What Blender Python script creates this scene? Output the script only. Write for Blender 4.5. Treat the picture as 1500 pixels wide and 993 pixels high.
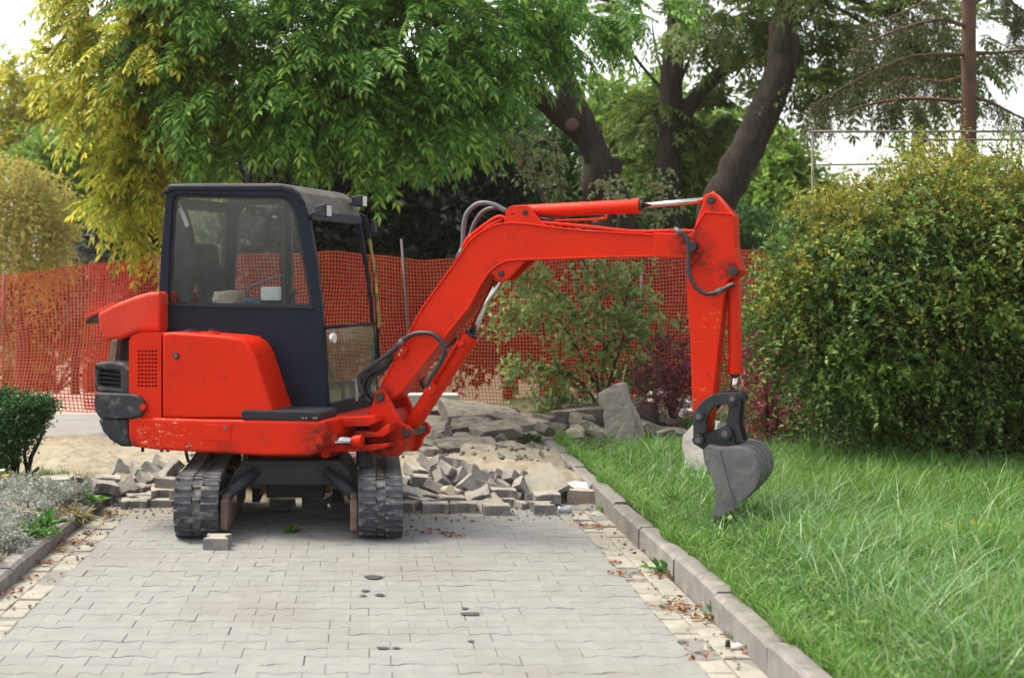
import bpy, bmesh, math, random
import numpy as np
from mathutils import Vector, Matrix, Euler, noise

for o in list(bpy.data.objects):
    bpy.data.objects.remove(o)
R = math.radians
scene = bpy.context.scene
COL = scene.collection

# ------------------------------------------------------------------ camera
F, CH, VX, VY = 2083.0, 1.757, 538.0, 410.0     # focal length in px of a 1500 px wide frame, eye height, vanishing point
cam_d = bpy.data.cameras.new("Camera")
cam = bpy.data.objects.new("Camera", cam_d)
COL.objects.link(cam)
cam.location = (0, 0, CH)
cam.rotation_euler = (R(90), 0, 0)
cam_d.lens = 50
cam_d.sensor_width = 36
cam_d.shift_x = (750 - VX) / 1500
cam_d.shift_y = -(496.5 - VY) / 1500
cam_d.clip_end = 900
cam_d.dof.use_dof = True
cam_d.dof.focus_distance = 9.9
cam_d.dof.aperture_fstop = 2.4
scene.camera = cam

# ------------------------------------------------------------------ sky and sun (thin bright cloud, soft light from the left)
SUN = Vector((-0.50, 0.16, 0.85)).normalized()
world = bpy.data.worlds.new("World")
scene.world = world
world.use_nodes = True
wn = world.node_tree
wn.nodes.clear()
sky = wn.nodes.new("ShaderNodeTexSky")
sky.sky_type = 'NISHITA'
sky.sun_disc = False
sky.sun_elevation = math.asin(SUN.z)
sky.sun_rotation = math.atan2(SUN.x, SUN.y)
sky.air_density = 1.0
sky.dust_density = 3.0
sky.ozone_density = 1.0
hs = wn.nodes.new("ShaderNodeHueSaturation")
hs.inputs['Saturation'].default_value = 0.35
tint = wn.nodes.new("ShaderNodeMix")
tint.data_type = 'RGBA'
tint.blend_type = 'MULTIPLY'
tint.inputs[0].default_value = 1.0
tint.inputs[7].default_value = (1.0, 0.975, 0.91, 1)
bg = wn.nodes.new("ShaderNodeBackground")
bg.inputs[1].default_value = 0.15
wo = wn.nodes.new("ShaderNodeOutputWorld")
wn.links.new(sky.outputs[0], hs.inputs['Color'])
wn.links.new(hs.outputs[0], tint.inputs[6])
wn.links.new(tint.outputs[2], bg.inputs[0])
wn.links.new(bg.outputs[0], wo.inputs[0])
sun_d = bpy.data.lights.new("Sun", 'SUN')
sun_d.energy = 1.5
sun_d.angle = R(22)
sun_d.color = (1.0, 0.90, 0.70)
sun_o = bpy.data.objects.new("Sun", sun_d)
COL.objects.link(sun_o)
sun_o.rotation_euler = SUN.to_track_quat('Z', 'Y').to_euler()
sun_o.location = (0, 0, 30)
scene.view_settings.view_transform = 'Standard'
scene.view_settings.look = 'None'
scene.view_settings.gamma = 1.0
scene.view_settings.exposure = 1.42
scene.view_settings.use_curve_mapping = False
scene.cycles.use_denoising = True
scene.cycles.max_bounces = 7
scene.cycles.diffuse_bounces = 4
scene.cycles.glossy_bounces = 3
scene.cycles.transmission_bounces = 5
scene.cycles.transparent_max_bounces = 10
scene.cycles.caustics_reflective = False
scene.cycles.caustics_refractive = False
scene.cycles.sample_clamp_indirect = 6

# ------------------------------------------------------------------ helpers
rnd = random.Random(7)
rng = np.random.default_rng(7)


def P(px, py, Y):
    return Vector(((px - VX) * Y / F, Y, CH - (py - VY) * Y / F))


def G(px, py, z=0.0):
    return P(px, py, (CH - z) * F / (py - VY))


class Frame:
    """a local frame turned by a degrees clockwise about z; local x forward, local y to its left"""

    def __init__(s, ox, oy, a):
        a = R(a)
        s.O = Vector((ox, oy, 0))
        s.f = Vector((math.cos(a), -math.sin(a), 0))
        s.l = Vector((math.sin(a), math.cos(a), 0))

    def px(s, px, py, ly):
        d = Vector(((px - VX) / F, 1, -(py - VY) / F))
        C = Vector((0, 0, CH)) - s.O
        t = (ly - C.dot(s.l)) / d.dot(s.l)
        p = C + d * t
        return p.dot(s.f), p.z

    def w(s, x, y, z):
        return s.O + s.f * x + s.l * y + Vector((0, 0, z))

    def wp(s, px, py, ly):
        x, z = s.px(px, py, ly)
        return s.w(x, ly, z)


def tag(o, label=None, cat=None, group=None, kind=None):
    if label: o["label"] = label
    if cat: o["category"] = cat
    if group: o["group"] = group
    if kind: o["kind"] = kind
    return o


def wloc(o):
    v = Vector((0, 0, 0))
    while o:
        v += o.location
        o = o.parent
    return v


def thing(name, loc, label, cat, group=None):
    o = bpy.data.objects.new(name, None)
    o.empty_display_size = 0.1
    COL.objects.link(o)
    o.location = loc
    return tag(o, label, cat, group)


def smooth_pts(pts, k=5):
    pts = [Vector(p) for p in pts]
    if len(pts) < 3:
        return pts
    out = []
    q = [pts[0] * 2 - pts[1]] + pts + [pts[-1] * 2 - pts[-2]]
    for i in range(1, len(q) - 2):
        a, b, c, d = q[i - 1:i + 3]
        for j in range(k):
            t = j / k
            out.append(0.5 * ((2 * b) + (c - a) * t + (2 * a - 5 * b + 4 * c - d) * t * t + (3 * b - a - 3 * c + d) * t ** 3))
    out.append(pts[-1])
    return out


class MB:
    def __init__(s):
        s.v, s.f = [], []

    def add(s, vs, fs):
        n = len(s.v)
        s.v += [tuple(v) for v in vs]
        s.f += [tuple(i + n for i in f) for f in fs]
        return s

    def box(s, lo, hi, M=None):
        c = [Vector((x, y, z)) for x in (lo[0], hi[0]) for y in (lo[1], hi[1]) for z in (lo[2], hi[2])]
        if M is not None:
            c = [M(*p) if callable(M) else M @ p for p in c]
        return s.add(c, [(0, 1, 3, 2), (4, 6, 7, 5), (0, 4, 5, 1), (2, 3, 7, 6), (0, 2, 6, 4), (1, 5, 7, 3)])

    def tube(s, pts, r, n=10, cap=True):
        pts = [Vector(p) for p in pts]
        rr = r if isinstance(r, (list, tuple)) else [r] * len(pts)
        vs, fs = [], []
        prev = None
        for i, p in enumerate(pts):
            t = (pts[min(i + 1, len(pts) - 1)] - pts[max(i - 1, 0)]).normalized()
            if prev is None:
                u = t.orthogonal().normalized()
            else:
                u = prev - t * prev.dot(t)
                u = u.normalized() if u.length > 1e-6 else t.orthogonal().normalized()
            prev = u
            w = t.cross(u)
            for k in range(n):
                a = 2 * math.pi * k / n
                vs.append(p + (u * math.cos(a) + w * math.sin(a)) * rr[i])
        for i in range(len(pts) - 1):
            for k in range(n):
                a, b = i * n + k, i * n + (k + 1) % n
                fs.append((a, b, b + n, a + n))
        if cap:
            fs.append(tuple(range(n - 1, -1, -1)))
            fs.append(tuple(range((len(pts) - 1) * n, len(pts) * n)))
        return s.add(vs, fs)

    def prism(s, loops, to3):
        """loops: outer polygon and holes in 2D; to3(a, b, side) maps to 3D, side 0 or 1"""
        bm = bmesh.new()
        es = []
        ids = []
        for lp in loops:
            vs = [bm.verts.new((a, b, 0)) for a, b in lp]
            ids.append(vs)
            es += [bm.edges.new((vs[i], vs[(i + 1) % len(vs)])) for i in range(len(vs))]
        bmesh.ops.triangle_fill(bm, use_beauty=True, use_dissolve=False, edges=es)
        bm.verts.index_update()
        flat = [(v.co.x, v.co.y) for v in bm.verts]
        n = len(flat)
        vs = [to3(a, b, 0) for a, b in flat] + [to3(a, b, 1) for a, b in flat]
        fs = []
        for f in bm.faces:
            t = [v.index for v in f.verts]
            if f.normal.z < 0: t.reverse()
            fs.append(tuple(t))
            fs.append(tuple(i + n for i in reversed(t)))
        for lp in ids:
            k = len(lp)
            ar = sum(lp[i].co.x * lp[(i + 1) % k].co.y - lp[(i + 1) % k].co.x * lp[i].co.y for i in range(k))
            first = lp is ids[0]
            for i in range(k):
                a, b = lp[i].index, lp[(i + 1) % k].index
                if (ar > 0) == first:
                    fs.append((b, a, a + n, b + n))
                else:
                    fs.append((a, b, b + n, a + n))
        bm.free()
        return s.add(vs, fs)

    def plate(s, fr, pts, y0, y1, holes=(), ref=None):
        """outline given in picture points on the plane local y = ref (default y0), given depth from y0 to y1"""
        ref = y0 if ref is None else ref
        loops = [[fr.px(a, b, ref) for a, b in lp] for lp in [pts] + list(holes)]
        return s.prism(loops, lambda a, b, k: fr.w(a, (y0, y1)[k], b))

    def build(s, name, mat, parent=None, bevel=0, smooth=False, seg=2, fix=True, origin=None):
        me = bpy.data.meshes.new(name)
        off = wloc(parent) if parent else Vector((0, 0, 0))
        if origin is not None:
            off = off + Vector(origin) - (wloc(parent) if parent else Vector((0, 0, 0)))
        me.from_pydata([(a - off.x, b - off.y, c - off.z) for a, b, c in s.v], [], s.f)
        if fix:
            bm = bmesh.new()
            bm.from_mesh(me)
            bmesh.ops.recalc_face_normals(bm, faces=bm.faces)
            bm.to_mesh(me)
            bm.free()
        o = bpy.data.objects.new(name, me)
        COL.objects.link(o)
        if parent:
            o.parent = parent
            if origin is not None:
                o.location = off - wloc(parent)
        elif origin is not None:
            o.location = origin
        me.materials.append(mat)
        if smooth is True:
            me.polygons.foreach_set('use_smooth', [True] * len(me.polygons))
        elif smooth:
            me.polygons.foreach_set('use_smooth', [True] * len(me.polygons))
            me.set_sharp_from_angle(angle=R(smooth))
        if bevel:
            m = o.modifiers.new("bevel", 'BEVEL')
            m.width = bevel
            m.segments = seg
            m.limit_method = 'ANGLE'
            m.angle_limit = R(35)
            m.harden_normals = False
        return o


def np_mesh(name, V, Fc, mat, parent=None, smooth=False, kind=None):
    """Fc: (n,k) index array, all faces with the same corner count"""
    V = np.asarray(V, dtype=np.float32).reshape(-1, 3)
    if parent:
        V = V - np.array(wloc(parent), dtype=np.float32)
    Fc = np.asarray(Fc, dtype=np.int32)
    me = bpy.data.meshes.new(name)
    me.vertices.add(len(V))
    me.vertices.foreach_set("co", V.ravel())
    n, k = Fc.shape
    me.loops.add(n * k)
    me.loops.foreach_set("vertex_index", Fc.ravel())
    me.polygons.add(n)
    me.polygons.foreach_set("loop_start", np.arange(0, n * k, k, dtype=np.int32))
    me.polygons.foreach_set("loop_total", np.full(n, k, dtype=np.int32))
    if smooth:
        me.polygons.foreach_set("use_smooth", np.ones(n, dtype=bool))
    me.update(calc_edges=True)
    me.materials.append(mat)
    o = bpy.data.objects.new(name, me)
    COL.objects.link(o)
    if parent: o.parent = parent
    if kind: o["kind"] = kind
    return o


def unit(a):
    return a / np.maximum(np.linalg.norm(a, axis=-1, keepdims=True), 1e-9)


def leaf_arrays(pos, d, nrm, L, W, fold=0.25, curl=0.15):
    """one folded four-cornered blade for each leaf"""
    d = unit(d)
    side = unit(np.cross(d, nrm))
    up = np.cross(side, d)
    L = np.broadcast_to(np.asarray(L, float), (len(pos),))[:, None]
    W = np.broadcast_to(np.asarray(W, float), (len(pos),))[:, None]
    mid = pos + d * L * 0.45
    a = pos
    b = mid + side * W * 0.5 + up * W * fold
    c = pos + d * L - up * L * curl
    e = mid - side * W * 0.5 + up * W * fold
    V = np.stack([a, b, c, e], 1).reshape(-1, 3)
    i = np.arange(len(pos))[:, None] * 4
    Fc = np.concatenate([i + np.array([[0, 1, 2]]), i + np.array([[0, 2, 3]])], 1).reshape(-1, 3)
    return V, Fc


def merge(parts):
    Vs, Fs, n = [], [], 0
    for V, Fc in parts:
        Vs.append(V)
        Fs.append(Fc + n)
        n += len(V)
    return np.concatenate(Vs), np.concatenate(Fs)


def rand_dirs(n):
    v = rng.normal(size=(n, 3))
    return unit(v)


def blob(c, r, n, shell=0.55):
    """points in the outer layer of an uneven ellipsoid, with their outward directions"""
    c = np.array(c, float)
    r = np.array(r if hasattr(r, '__len__') else (r, r, r), float)
    d = rand_dirs(n)
    ph = rng.uniform(0, 6.28, 6)
    lump = 1 + 0.16 * np.sin(3.1 * d[:, 0] * 2 + ph[0]) * np.sin(2.7 * d[:, 1] * 2 + ph[1]) + 0.14 * np.sin(5 * d[:, 2] + ph[2] + 3 * d[:, 0])
    k = (shell + (1 - shell) * rng.uniform(0, 1, n) ** 0.7) * lump
    return c + d * r * k[:, None], d


def spray(S, D, TL, m, L, W, droop=0.3, spread=0.9):
    """m leaves along each twig"""
    K = len(S)
    D = unit(D)
    t = (np.arange(m) + rng.uniform(0.2, 1, (K, m))) / m
    TLc = np.broadcast_to(np.asarray(TL, float), (K,))[:, None]
    pos = S[:, None] + D[:, None] * (t * TLc)[..., None]
    pos[..., 2] -= droop * TLc * t ** 2
    rd = rand_dirs(K * m).reshape(K, m, 3)
    ld = D[:, None] * 0.5 + rd * spread
    nr = rand_dirs(K * m).reshape(K, m, 3) * 0.8 + np.array([0, -0.25, 1.0])
    sc = rng.uniform(0.6, 1.15, (K, m))
    return leaf_arrays(pos.reshape(-1, 3), ld.reshape(-1, 3), nr.reshape(-1, 3), L * sc.ravel(), W * sc.ravel())


def twig_arrays(S, D, TL, r, droop=0.3):
    """thin three-sided twigs"""
    K = len(S)
    D = unit(D)
    TLc = np.broadcast_to(np.asarray(TL, float), (K,))[:, None]
    u = unit(np.cross(D, np.array([0.3, 0.2, 1.0])))
    w = np.cross(D, u)
    ring = []
    for t in (0, 0.5, 1.0):
        c = S + D * TLc * t
        c[:, 2] -= droop * TLc[:, 0] * t ** 2
        rr = r * (1 - 0.75 * t)
        for k in range(3):
            a = 2.094 * k
            ring.append(c + u * math.cos(a) * rr + w * math.sin(a) * rr)
    V = np.stack(ring, 1).reshape(-1, 3)
    fc = []
    for s_ in (0, 3):
        for k in range(3):
            a, b = s_ + k, s_ + (k + 1) % 3
            fc += [(a, b, b + 3), (a, b + 3, a + 3)]
    Fc = (np.arange(K)[:, None, None] * 9 + np.array(fc)[None]).reshape(-1, 3)
    return V, Fc


def compound(S, D, L, pairs=6, droop=0.45):
    """feathered leaves: leaflets in pairs along a drooping stalk, one at its end"""
    K = len(S)
    D = unit(D)
    L = np.broadcast_to(np.asarray(L, float), (K,))[:, None]
    side = unit(np.cross(D, np.array([0, 0, 1.0]) + 0.5 * rand_dirs(K)))
    up = np.cross(side, D)
    parts = []
    ts = [0.2 + 0.75 * i / (pairs - 1) for i in range(pairs)]
    for t in ts:
        p = S + D * L * t
        p[:, 2] -= droop * L[:, 0] * t * t
        dd = D.copy()
        dd[:, 2] -= 2 * droop * t
        dd = unit(dd)
        ln = L[:, 0] * (0.34 * (1 - 0.5 * abs(t - 0.5)))
        for sg in (-1, 1):
            j = 0.15 * rand_dirs(K)
            ld = side * sg * 0.8 + dd * 0.6 + j
            ld[:, 2] -= 0.28
            parts.append(leaf_arrays(p, ld, up + 0.3 * rand_dirs(K), ln, ln * 0.34, 0.12, 0.1))
    p = S + D * L * 0.98
    p[:, 2] -= droop * L[:, 0] * 0.96
    dd = D.copy()
    dd[:, 2] -= 2 * droop
    parts.append(leaf_arrays(p, dd, up, L[:, 0] * 0.3, L[:, 0] * 0.1, 0.12, 0.1))
    # the stalk itself
    return merge(parts + [twig_arrays(S, D, L[:, 0], 0.006, droop)])


# ------------------------------------------------------------------ materials
def nodes(name):
    m = bpy.data.materials.new(name)
    m.use_nodes = True
    nt = m.node_tree
    b = nt.nodes["Principled BSDF"]
    return m, nt, b


def _mix(nt, fac, a, b, mode='MIX'):
    x = nt.nodes.new("ShaderNodeMix")
    x.data_type = 'RGBA'
    x.blend_type = mode
    for i, v in ((0, fac), (6, a), (7, b)):
        if hasattr(v, 'is_output') or isinstance(v, bpy.types.NodeSocket):
            nt.links.new(v, x.inputs[i])
        elif i == 0:
            x.inputs[0].default_value = v
        else:
            x.inputs[i].default_value = (*v, 1) if len(v) == 3 else v
    return x.outputs[2]


def _noise(nt, scale, detail=4, rough=0.6, vec=None, dist=0.0):
    n = nt.nodes.new("ShaderNodeTexNoise")
    n.inputs['Scale'].default_value = scale
    n.inputs['Detail'].default_value = detail
    n.inputs['Roughness'].default_value = rough
    n.inputs['Distortion'].default_value = dist
    if vec is None:
        tc = nt.nodes.new("ShaderNodeTexCoord")
        vec = tc.outputs['Object']
    nt.links.new(vec, n.inputs['Vector'])
    return n.outputs[0]


def _ramp(nt, fac, lo, hi):
    r = nt.nodes.new("ShaderNodeMapRange")
    r.inputs[1].default_value = lo
    r.inputs[2].default_value = hi
    r.clamp = True
    nt.links.new(fac, r.inputs[0])
    return r.outputs[0]


def mat(name, c1, c2=None, scale=6, rough=0.6, metal=0.0, bump=0.0, bscale=60, objvar=0.0, c3=None, s3=30, lo3=0.55, hi3=0.7, spec=0.5, rvar=0.0, lo=0.35, hi=0.65, place=False, c4=None, dust=None):
    m, nt, b = nodes(name)
    vec = nt.nodes.new("ShaderNodeNewGeometry").outputs['Position'] if place else None
    b.inputs['Roughness'].default_value = rough
    b.inputs['Metallic'].default_value = metal
    b.inputs['Specular IOR Level'].default_value = spec
    b.inputs['Base Color'].default_value = (*c1, 1)
    col = None
    if c2 is not None:
        col = _mix(nt, _ramp(nt, _noise(nt, scale, vec=vec), lo, hi), c1, c2)
    if c3 is not None:
        col = _mix(nt, _ramp(nt, _noise(nt, s3, 6, 0.65, vec), lo3, hi3), col if col else c1, c3)
    if c4 is not None:
        col = _mix(nt, _ramp(nt, _noise(nt, 0.9, 5, 0.62, vec), 0.5, 0.72), col if col else c1, c4)
    if dust is not None:
        gn = nt.nodes.new("ShaderNodeNewGeometry")
        sx_ = nt.nodes.new("ShaderNodeSeparateXYZ")
        nt.links.new(gn.outputs['Normal'], sx_.inputs[0])
        up_ = _ramp(nt, sx_.outputs[2], 0.55, 0.9)
        dm = nt.nodes.new("ShaderNodeMath")
        dm.operation = 'MULTIPLY'
        nt.links.new(up_, dm.inputs[0])
        nt.links.new(_ramp(nt, _noise(nt, 11, 5, 0.65, gn.outputs['Position']), 0.36, 0.6), dm.inputs[1])
        col = _mix(nt, dm.outputs[0], col if col else c1, dust)
    if objvar:
        oi = nt.nodes.new("ShaderNodeObjectInfo")
        h = nt.nodes.new("ShaderNodeHueSaturation")
        mr = nt.nodes.new("ShaderNodeMapRange")
        mr.inputs[3].default_value = 1 - objvar
        mr.inputs[4].default_value = 1 + objvar
        nt.links.new(oi.outputs['Random'], mr.inputs[0])
        nt.links.new(mr.outputs[0], h.inputs['Value'])
        if col: nt.links.new(col, h.inputs['Color'])
        else: h.inputs['Color'].default_value = (*c1, 1)
        col = h.outputs[0]
    if col: nt.links.new(col, b.inputs['Base Color'])
    if bump:
        bp = nt.nodes.new("ShaderNodeBump")
        bp.inputs['Strength'].default_value = bump
        bp.inputs['Distance'].default_value = 0.01
        nt.links.new(_noise(nt, bscale, 6, 0.65, vec), bp.inputs['Height'])
        nt.links.new(bp.outputs[0], b.inputs['Normal'])
    return m


def barkmat(name, c1, c2):
    m, nt, b = nodes(name)
    tc = nt.nodes.new("ShaderNodeTexCoord")
    mp = nt.nodes.new("ShaderNodeMapping")
    mp.inputs['Scale'].default_value = (1, 1, 0.16)
    nt.links.new(tc.outputs['Object'], mp.inputs[0])
    n1 = _noise(nt, 16, 6, 0.7, mp.outputs[0], 0.8)
    n2 = _noise(nt, 2.2, 3, 0.5, tc.outputs['Object'])
    col = _mix(nt, _ramp(nt, n1, 0.38, 0.62), c1, c2)
    col = _mix(nt, _ramp(nt, n2, 0.55, 0.75), col, (0.05, 0.055, 0.03))
    nt.links.new(col, b.inputs['Base Color'])
    b.inputs['Roughness'].default_value = 0.95
    bp = nt.nodes.new("ShaderNodeBump")
    bp.inputs['Strength'].default_value = 1.0
    bp.inputs['Distance'].default_value = 0.06
    nt.links.new(n1, bp.inputs['Height'])
    nt.links.new(bp.outputs[0], b.inputs['Normal'])
    return m


def leafmat(name, c1, c2, c3=None, f3=0.12, trans=0.35, rough=0.5, spec=0.35):
    """leaf colour varies from leaf to leaf; some light passes through"""
    m, nt, b = nodes(name)
    g = nt.nodes.new("ShaderNodeNewGeometry")
    rp = g.outputs['Random Per Island']
    col = _mix(nt, rp, c1, c2)
    n = _noise(nt, 1.3, 2)
    col = _mix(nt, _ramp(nt, n, 0.35, 0.7), col, _mix(nt, 0.5, c1, c2, 'MIX'))
    if c3 is not None:
        mt = nt.nodes.new("ShaderNodeMath")
        mt.operation = 'MULTIPLY'
        nt.links.new(rp, mt.inputs[0])
        mt.inputs[1].default_value = 7.31
        fr_ = nt.nodes.new("ShaderNodeMath")
        fr_.operation = 'FRACT'
        nt.links.new(mt.outputs[0], fr_.inputs[0])
        lt = nt.nodes.new("ShaderNodeMath")
        lt.operation = 'LESS_THAN'
        nt.links.new(fr_.outputs[0], lt.inputs[0])
        lt.inputs[1].default_value = f3
        col = _mix(nt, lt.outputs[0], col, c3)
    nt.links.new(col, b.inputs['Base Color'])
    b.inputs['Roughness'].default_value = rough
    b.inputs['Specular IOR Level'].default_value = spec
    t = nt.nodes.new("ShaderNodeBsdfTranslucent")
    nt.links.new(col, t.inputs['Color'])
    mx = nt.nodes.new("ShaderNodeMixShader")
    mx.inputs[0].default_value = trans
    nt.links.new(b.outputs[0], mx.inputs[1])
    nt.links.new(t.outputs[0], mx.inputs[2])
    nt.links.new(mx.outputs[0], nt.nodes["Material Output"].inputs[0])
    return m


def paintmat(name, c1, c2, chip, dust, wear=0.62, scr=0.74, scuffs=(), greasy=()):
    """machine paint: sun-faded patches, chips, scratches and a film of dust"""
    m, nt, b = nodes(name)
    tc = nt.nodes.new("ShaderNodeTexCoord")
    v = tc.outputs['Object']
    col = _mix(nt, _ramp(nt, _noise(nt, 2.2, 3, 0.5, v), 0.3, 0.75), c1, c2)
    col = _mix(nt, _ramp(nt, _noise(nt, 70, 5, 0.7, v), 0.62, 0.74), col, dust)
    mp = nt.nodes.new("ShaderNodeMapping")
    mp.inputs['Scale'].default_value = (9, 9, 42)
    mp.inputs['Rotation'].default_value = (0.2, 0.5, 0.3)
    nt.links.new(v, mp.inputs[0])
    s1 = _ramp(nt, _noise(nt, 1.0, 5, 0.65, mp.outputs[0], 0.6), scr, scr + 0.03)
    msk = _ramp(nt, _noise(nt, 2.6, 2, 0.5, v), 0.5, 0.6)
    mm = nt.nodes.new("ShaderNodeMath")
    mm.operation = 'MULTIPLY'
    nt.links.new(s1, mm.inputs[0])
    nt.links.new(msk, mm.inputs[1])
    col = _mix(nt, mm.outputs[0], col, chip)
    grime = _ramp(nt, _noise(nt, 9, 6, 0.7, v), wear, wear + 0.2)
    col = _mix(nt, grime, col, (0.06, 0.03, 0.025))
    pos_ = nt.nodes.new("ShaderNodeNewGeometry").outputs['Position']

    def near_(pts):
        out = None
        for (p_, r_) in pts:
            vm = nt.nodes.new("ShaderNodeVectorMath")
            vm.operation = 'DISTANCE'
            nt.links.new(pos_, vm.inputs[0])
            vm.inputs[1].default_value = tuple(p_)
            k_ = nt.nodes.new("ShaderNodeMapRange")
            k_.inputs[1].default_value = r_
            k_.inputs[2].default_value = r_ * 0.25
            nt.links.new(vm.outputs['Value'], k_.inputs[0])
            if out is None:
                out = k_.outputs[0]
            else:
                mx_ = nt.nodes.new("ShaderNodeMath")
                mx_.operation = 'MAXIMUM'
                nt.links.new(out, mx_.inputs[0])
                nt.links.new(k_.outputs[0], mx_.inputs[1])
                out = mx_.outputs[0]
        return out

    def times(x_, y_):
        q_ = nt.nodes.new("ShaderNodeMath")
        q_.operation = 'MULTIPLY'
        nt.links.new(x_, q_.inputs[0])
        nt.links.new(y_, q_.inputs[1])
        return q_.outputs[0]
    if greasy:
        col = _mix(nt, times(near_(greasy), _ramp(nt, _noise(nt, 22, 6, 0.7, v), 0.36, 0.62)), col, (0.035, 0.014, 0.012))
    if scuffs:
        mp2 = nt.nodes.new("ShaderNodeMapping")
        mp2.inputs['Scale'].default_value = (16, 16, 46)
        mp2.inputs['Rotation'].default_value = (0.0, 0.7, 0.2)
        nt.links.new(v, mp2.inputs[0])
        sc_ = times(near_(scuffs), _ramp(nt, _noise(nt, 1.0, 6, 0.7, mp2.outputs[0], 1.2), 0.585, 0.64))
        col = _mix(nt, sc_, col, chip)
    nt.links.new(col, b.inputs['Base Color'])
    rr = nt.nodes.new("ShaderNodeMapRange")
    rr.inputs[3].default_value = 0.33
    rr.inputs[4].default_value = 0.6
    nt.links.new(_noise(nt, 12, 4, 0.6, v), rr.inputs[0])
    nt.links.new(rr.outputs[0], b.inputs['Roughness'])
    b.inputs['Specular IOR Level'].default_value = 0.16
    bp = nt.nodes.new("ShaderNodeBump")
    bp.inputs['Strength'].default_value = 0.12
    bp.inputs['Distance'].default_value = 0.01
    nt.links.new(_noise(nt, 14, 3, 0.5, v), bp.inputs['Height'])
    nt.links.new(bp.outputs[0], b.inputs['Normal'])
    return m


def glassmat(name, tintc=(0.9, 0.95, 0.95), gloss=0.07, dust=0.06):
    m, nt, b = nodes(name)
    nt.nodes.remove(b)
    tr = nt.nodes.new("ShaderNodeBsdfTransparent")
    tr.inputs[0].default_value = (*tintc, 1)
    gl = nt.nodes.new("ShaderNodeBsdfGlossy")
    gl.inputs['Roughness'].default_value = 0.03
    df = nt.nodes.new("ShaderNodeBsdfDiffuse")
    df.inputs[0].default_value = (0.6, 0.6, 0.58, 1)
    lw = nt.nodes.new("ShaderNodeLayerWeight")
    lw.inputs[0].default_value = 0.25
    mr = nt.nodes.new("ShaderNodeMapRange")
    mr.inputs[3].default_value = gloss
    mr.inputs[4].default_value = 0.6
    nt.links.new(lw.outputs['Fresnel'], mr.inputs[0])
    m1 = nt.nodes.new("ShaderNodeMixShader")
    nt.links.new(mr.outputs[0], m1.inputs[0])
    nt.links.new(tr.outputs[0], m1.inputs[1])
    nt.links.new(gl.outputs[0], m1.inputs[2])
    m2 = nt.nodes.new("ShaderNodeMixShader")
    d = nt.nodes.new("ShaderNodeMapRange")
    d.inputs[1].default_value = 0.3
    d.inputs[2].default_value = 0.8
    d.inputs[3].default_value = dust * 0.3
    d.inputs[4].default_value = dust * 3
    nt.links.new(_noise(nt, 3.5, 6, 0.7, None, 1.0), d.inputs[0])
    nt.links.new(d.outputs[0], m2.inputs[0])
    nt.links.new(m1.outputs[0], m2.inputs[1])
    nt.links.new(df.outputs[0], m2.inputs[2])
    nt.links.new(m2.outputs[0], nt.nodes["Material Output"].inputs[0])
    return m


M = {}
M['paver'] = mat('paver_concrete', (0.235, 0.238, 0.234), (0.20, 0.203, 0.20), 7, 0.85, bump=0.35, bscale=160, objvar=0.03, c3=(0.15, 0.145, 0.14), s3=38, lo3=0.60, hi3=0.76, place=True, c4=(0.185, 0.18, 0.165))
M['paver_loose'] = mat('loose_paver_concrete', (0.28, 0.265, 0.25), (0.165, 0.158, 0.16), 9, 0.88, bump=0.6, bscale=110, objvar=0.16, c3=(0.36, 0.30, 0.22), s3=12, lo3=0.58, hi3=0.74, dust=(0.39, 0.36, 0.30))
M['gutter'] = mat('gutter_concrete', (0.33, 0.315, 0.27), (0.25, 0.24, 0.205), 6, 0.88, bump=0.4, bscale=120, objvar=0.08, c3=(0.19, 0.16, 0.12), s3=18, lo3=0.57, hi3=0.74, place=True, c4=(0.25, 0.215, 0.165))
M['joint'] = mat('joint_sand', (0.20, 0.197, 0.19), (0.05, 0.048, 0.046), 9, lo=0.52, hi=0.66, rough=0.95, bump=0.5, bscale=150)
if 0: mat('x', (0.33, 0.31, 0.27), (0.07, 0.065, 0.06), 4, 0.95, bump=0.5, bscale=150)
M['kerb_r'] = mat('kerb_concrete', (0.22, 0.208, 0.20), (0.155, 0.148, 0.15), 5, 0.9, bump=0.5, bscale=90, objvar=0.08, c3=(0.29, 0.265, 0.22), s3=9, lo3=0.54, hi3=0.72, place=True, c4=(0.12, 0.112, 0.10))
M['kerb_l'] = mat('kerb_concrete_dusty', (0.23, 0.215, 0.20), (0.14, 0.137, 0.14), 5, 0.9, bump=0.5, bscale=90, objvar=0.08, c3=(0.33, 0.30, 0.24), s3=8, lo3=0.54, hi3=0.7, place=True)
M['sand'] = mat('sand', (0.33, 0.29, 0.22), (0.25, 0.215, 0.16), 3.2, 0.95, bump=0.9, bscale=26, c3=(0.24, 0.18, 0.14), s3=7, lo3=0.60, hi3=0.78)
M['soil'] = mat('soil', (0.10, 0.075, 0.05), (0.06, 0.045, 0.03), 6, 0.95, bump=0.8, bscale=50)
M['lawn_soil'] = mat('lawn_soil', (0.06, 0.075, 0.025), (0.07, 0.055, 0.035), 6, 0.95, bump=0.6, bscale=40)
M['ground'] = mat('ground_grass', (0.07, 0.10, 0.035), (0.10, 0.085, 0.05), 0.6, 0.95, bump=0.5, bscale=14)
M['asphalt'] = mat('asphalt', (0.24, 0.235, 0.23), (0.19, 0.19, 0.19), 3, 0.9, bump=0.4, bscale=120)
M['plaza'] = mat('pink_paving', (0.42, 0.30, 0.25), (0.36, 0.27, 0.23), 2, 0.9, bump=0.2, bscale=60)
M['red'] = paintmat('red_machine_paint', (0.63, 0.021, 0.0028), (0.55, 0.017, 0.003), (0.50, 0.24, 0.09), (0.20, 0.012, 0.008), 0.60, 0.75)
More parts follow.
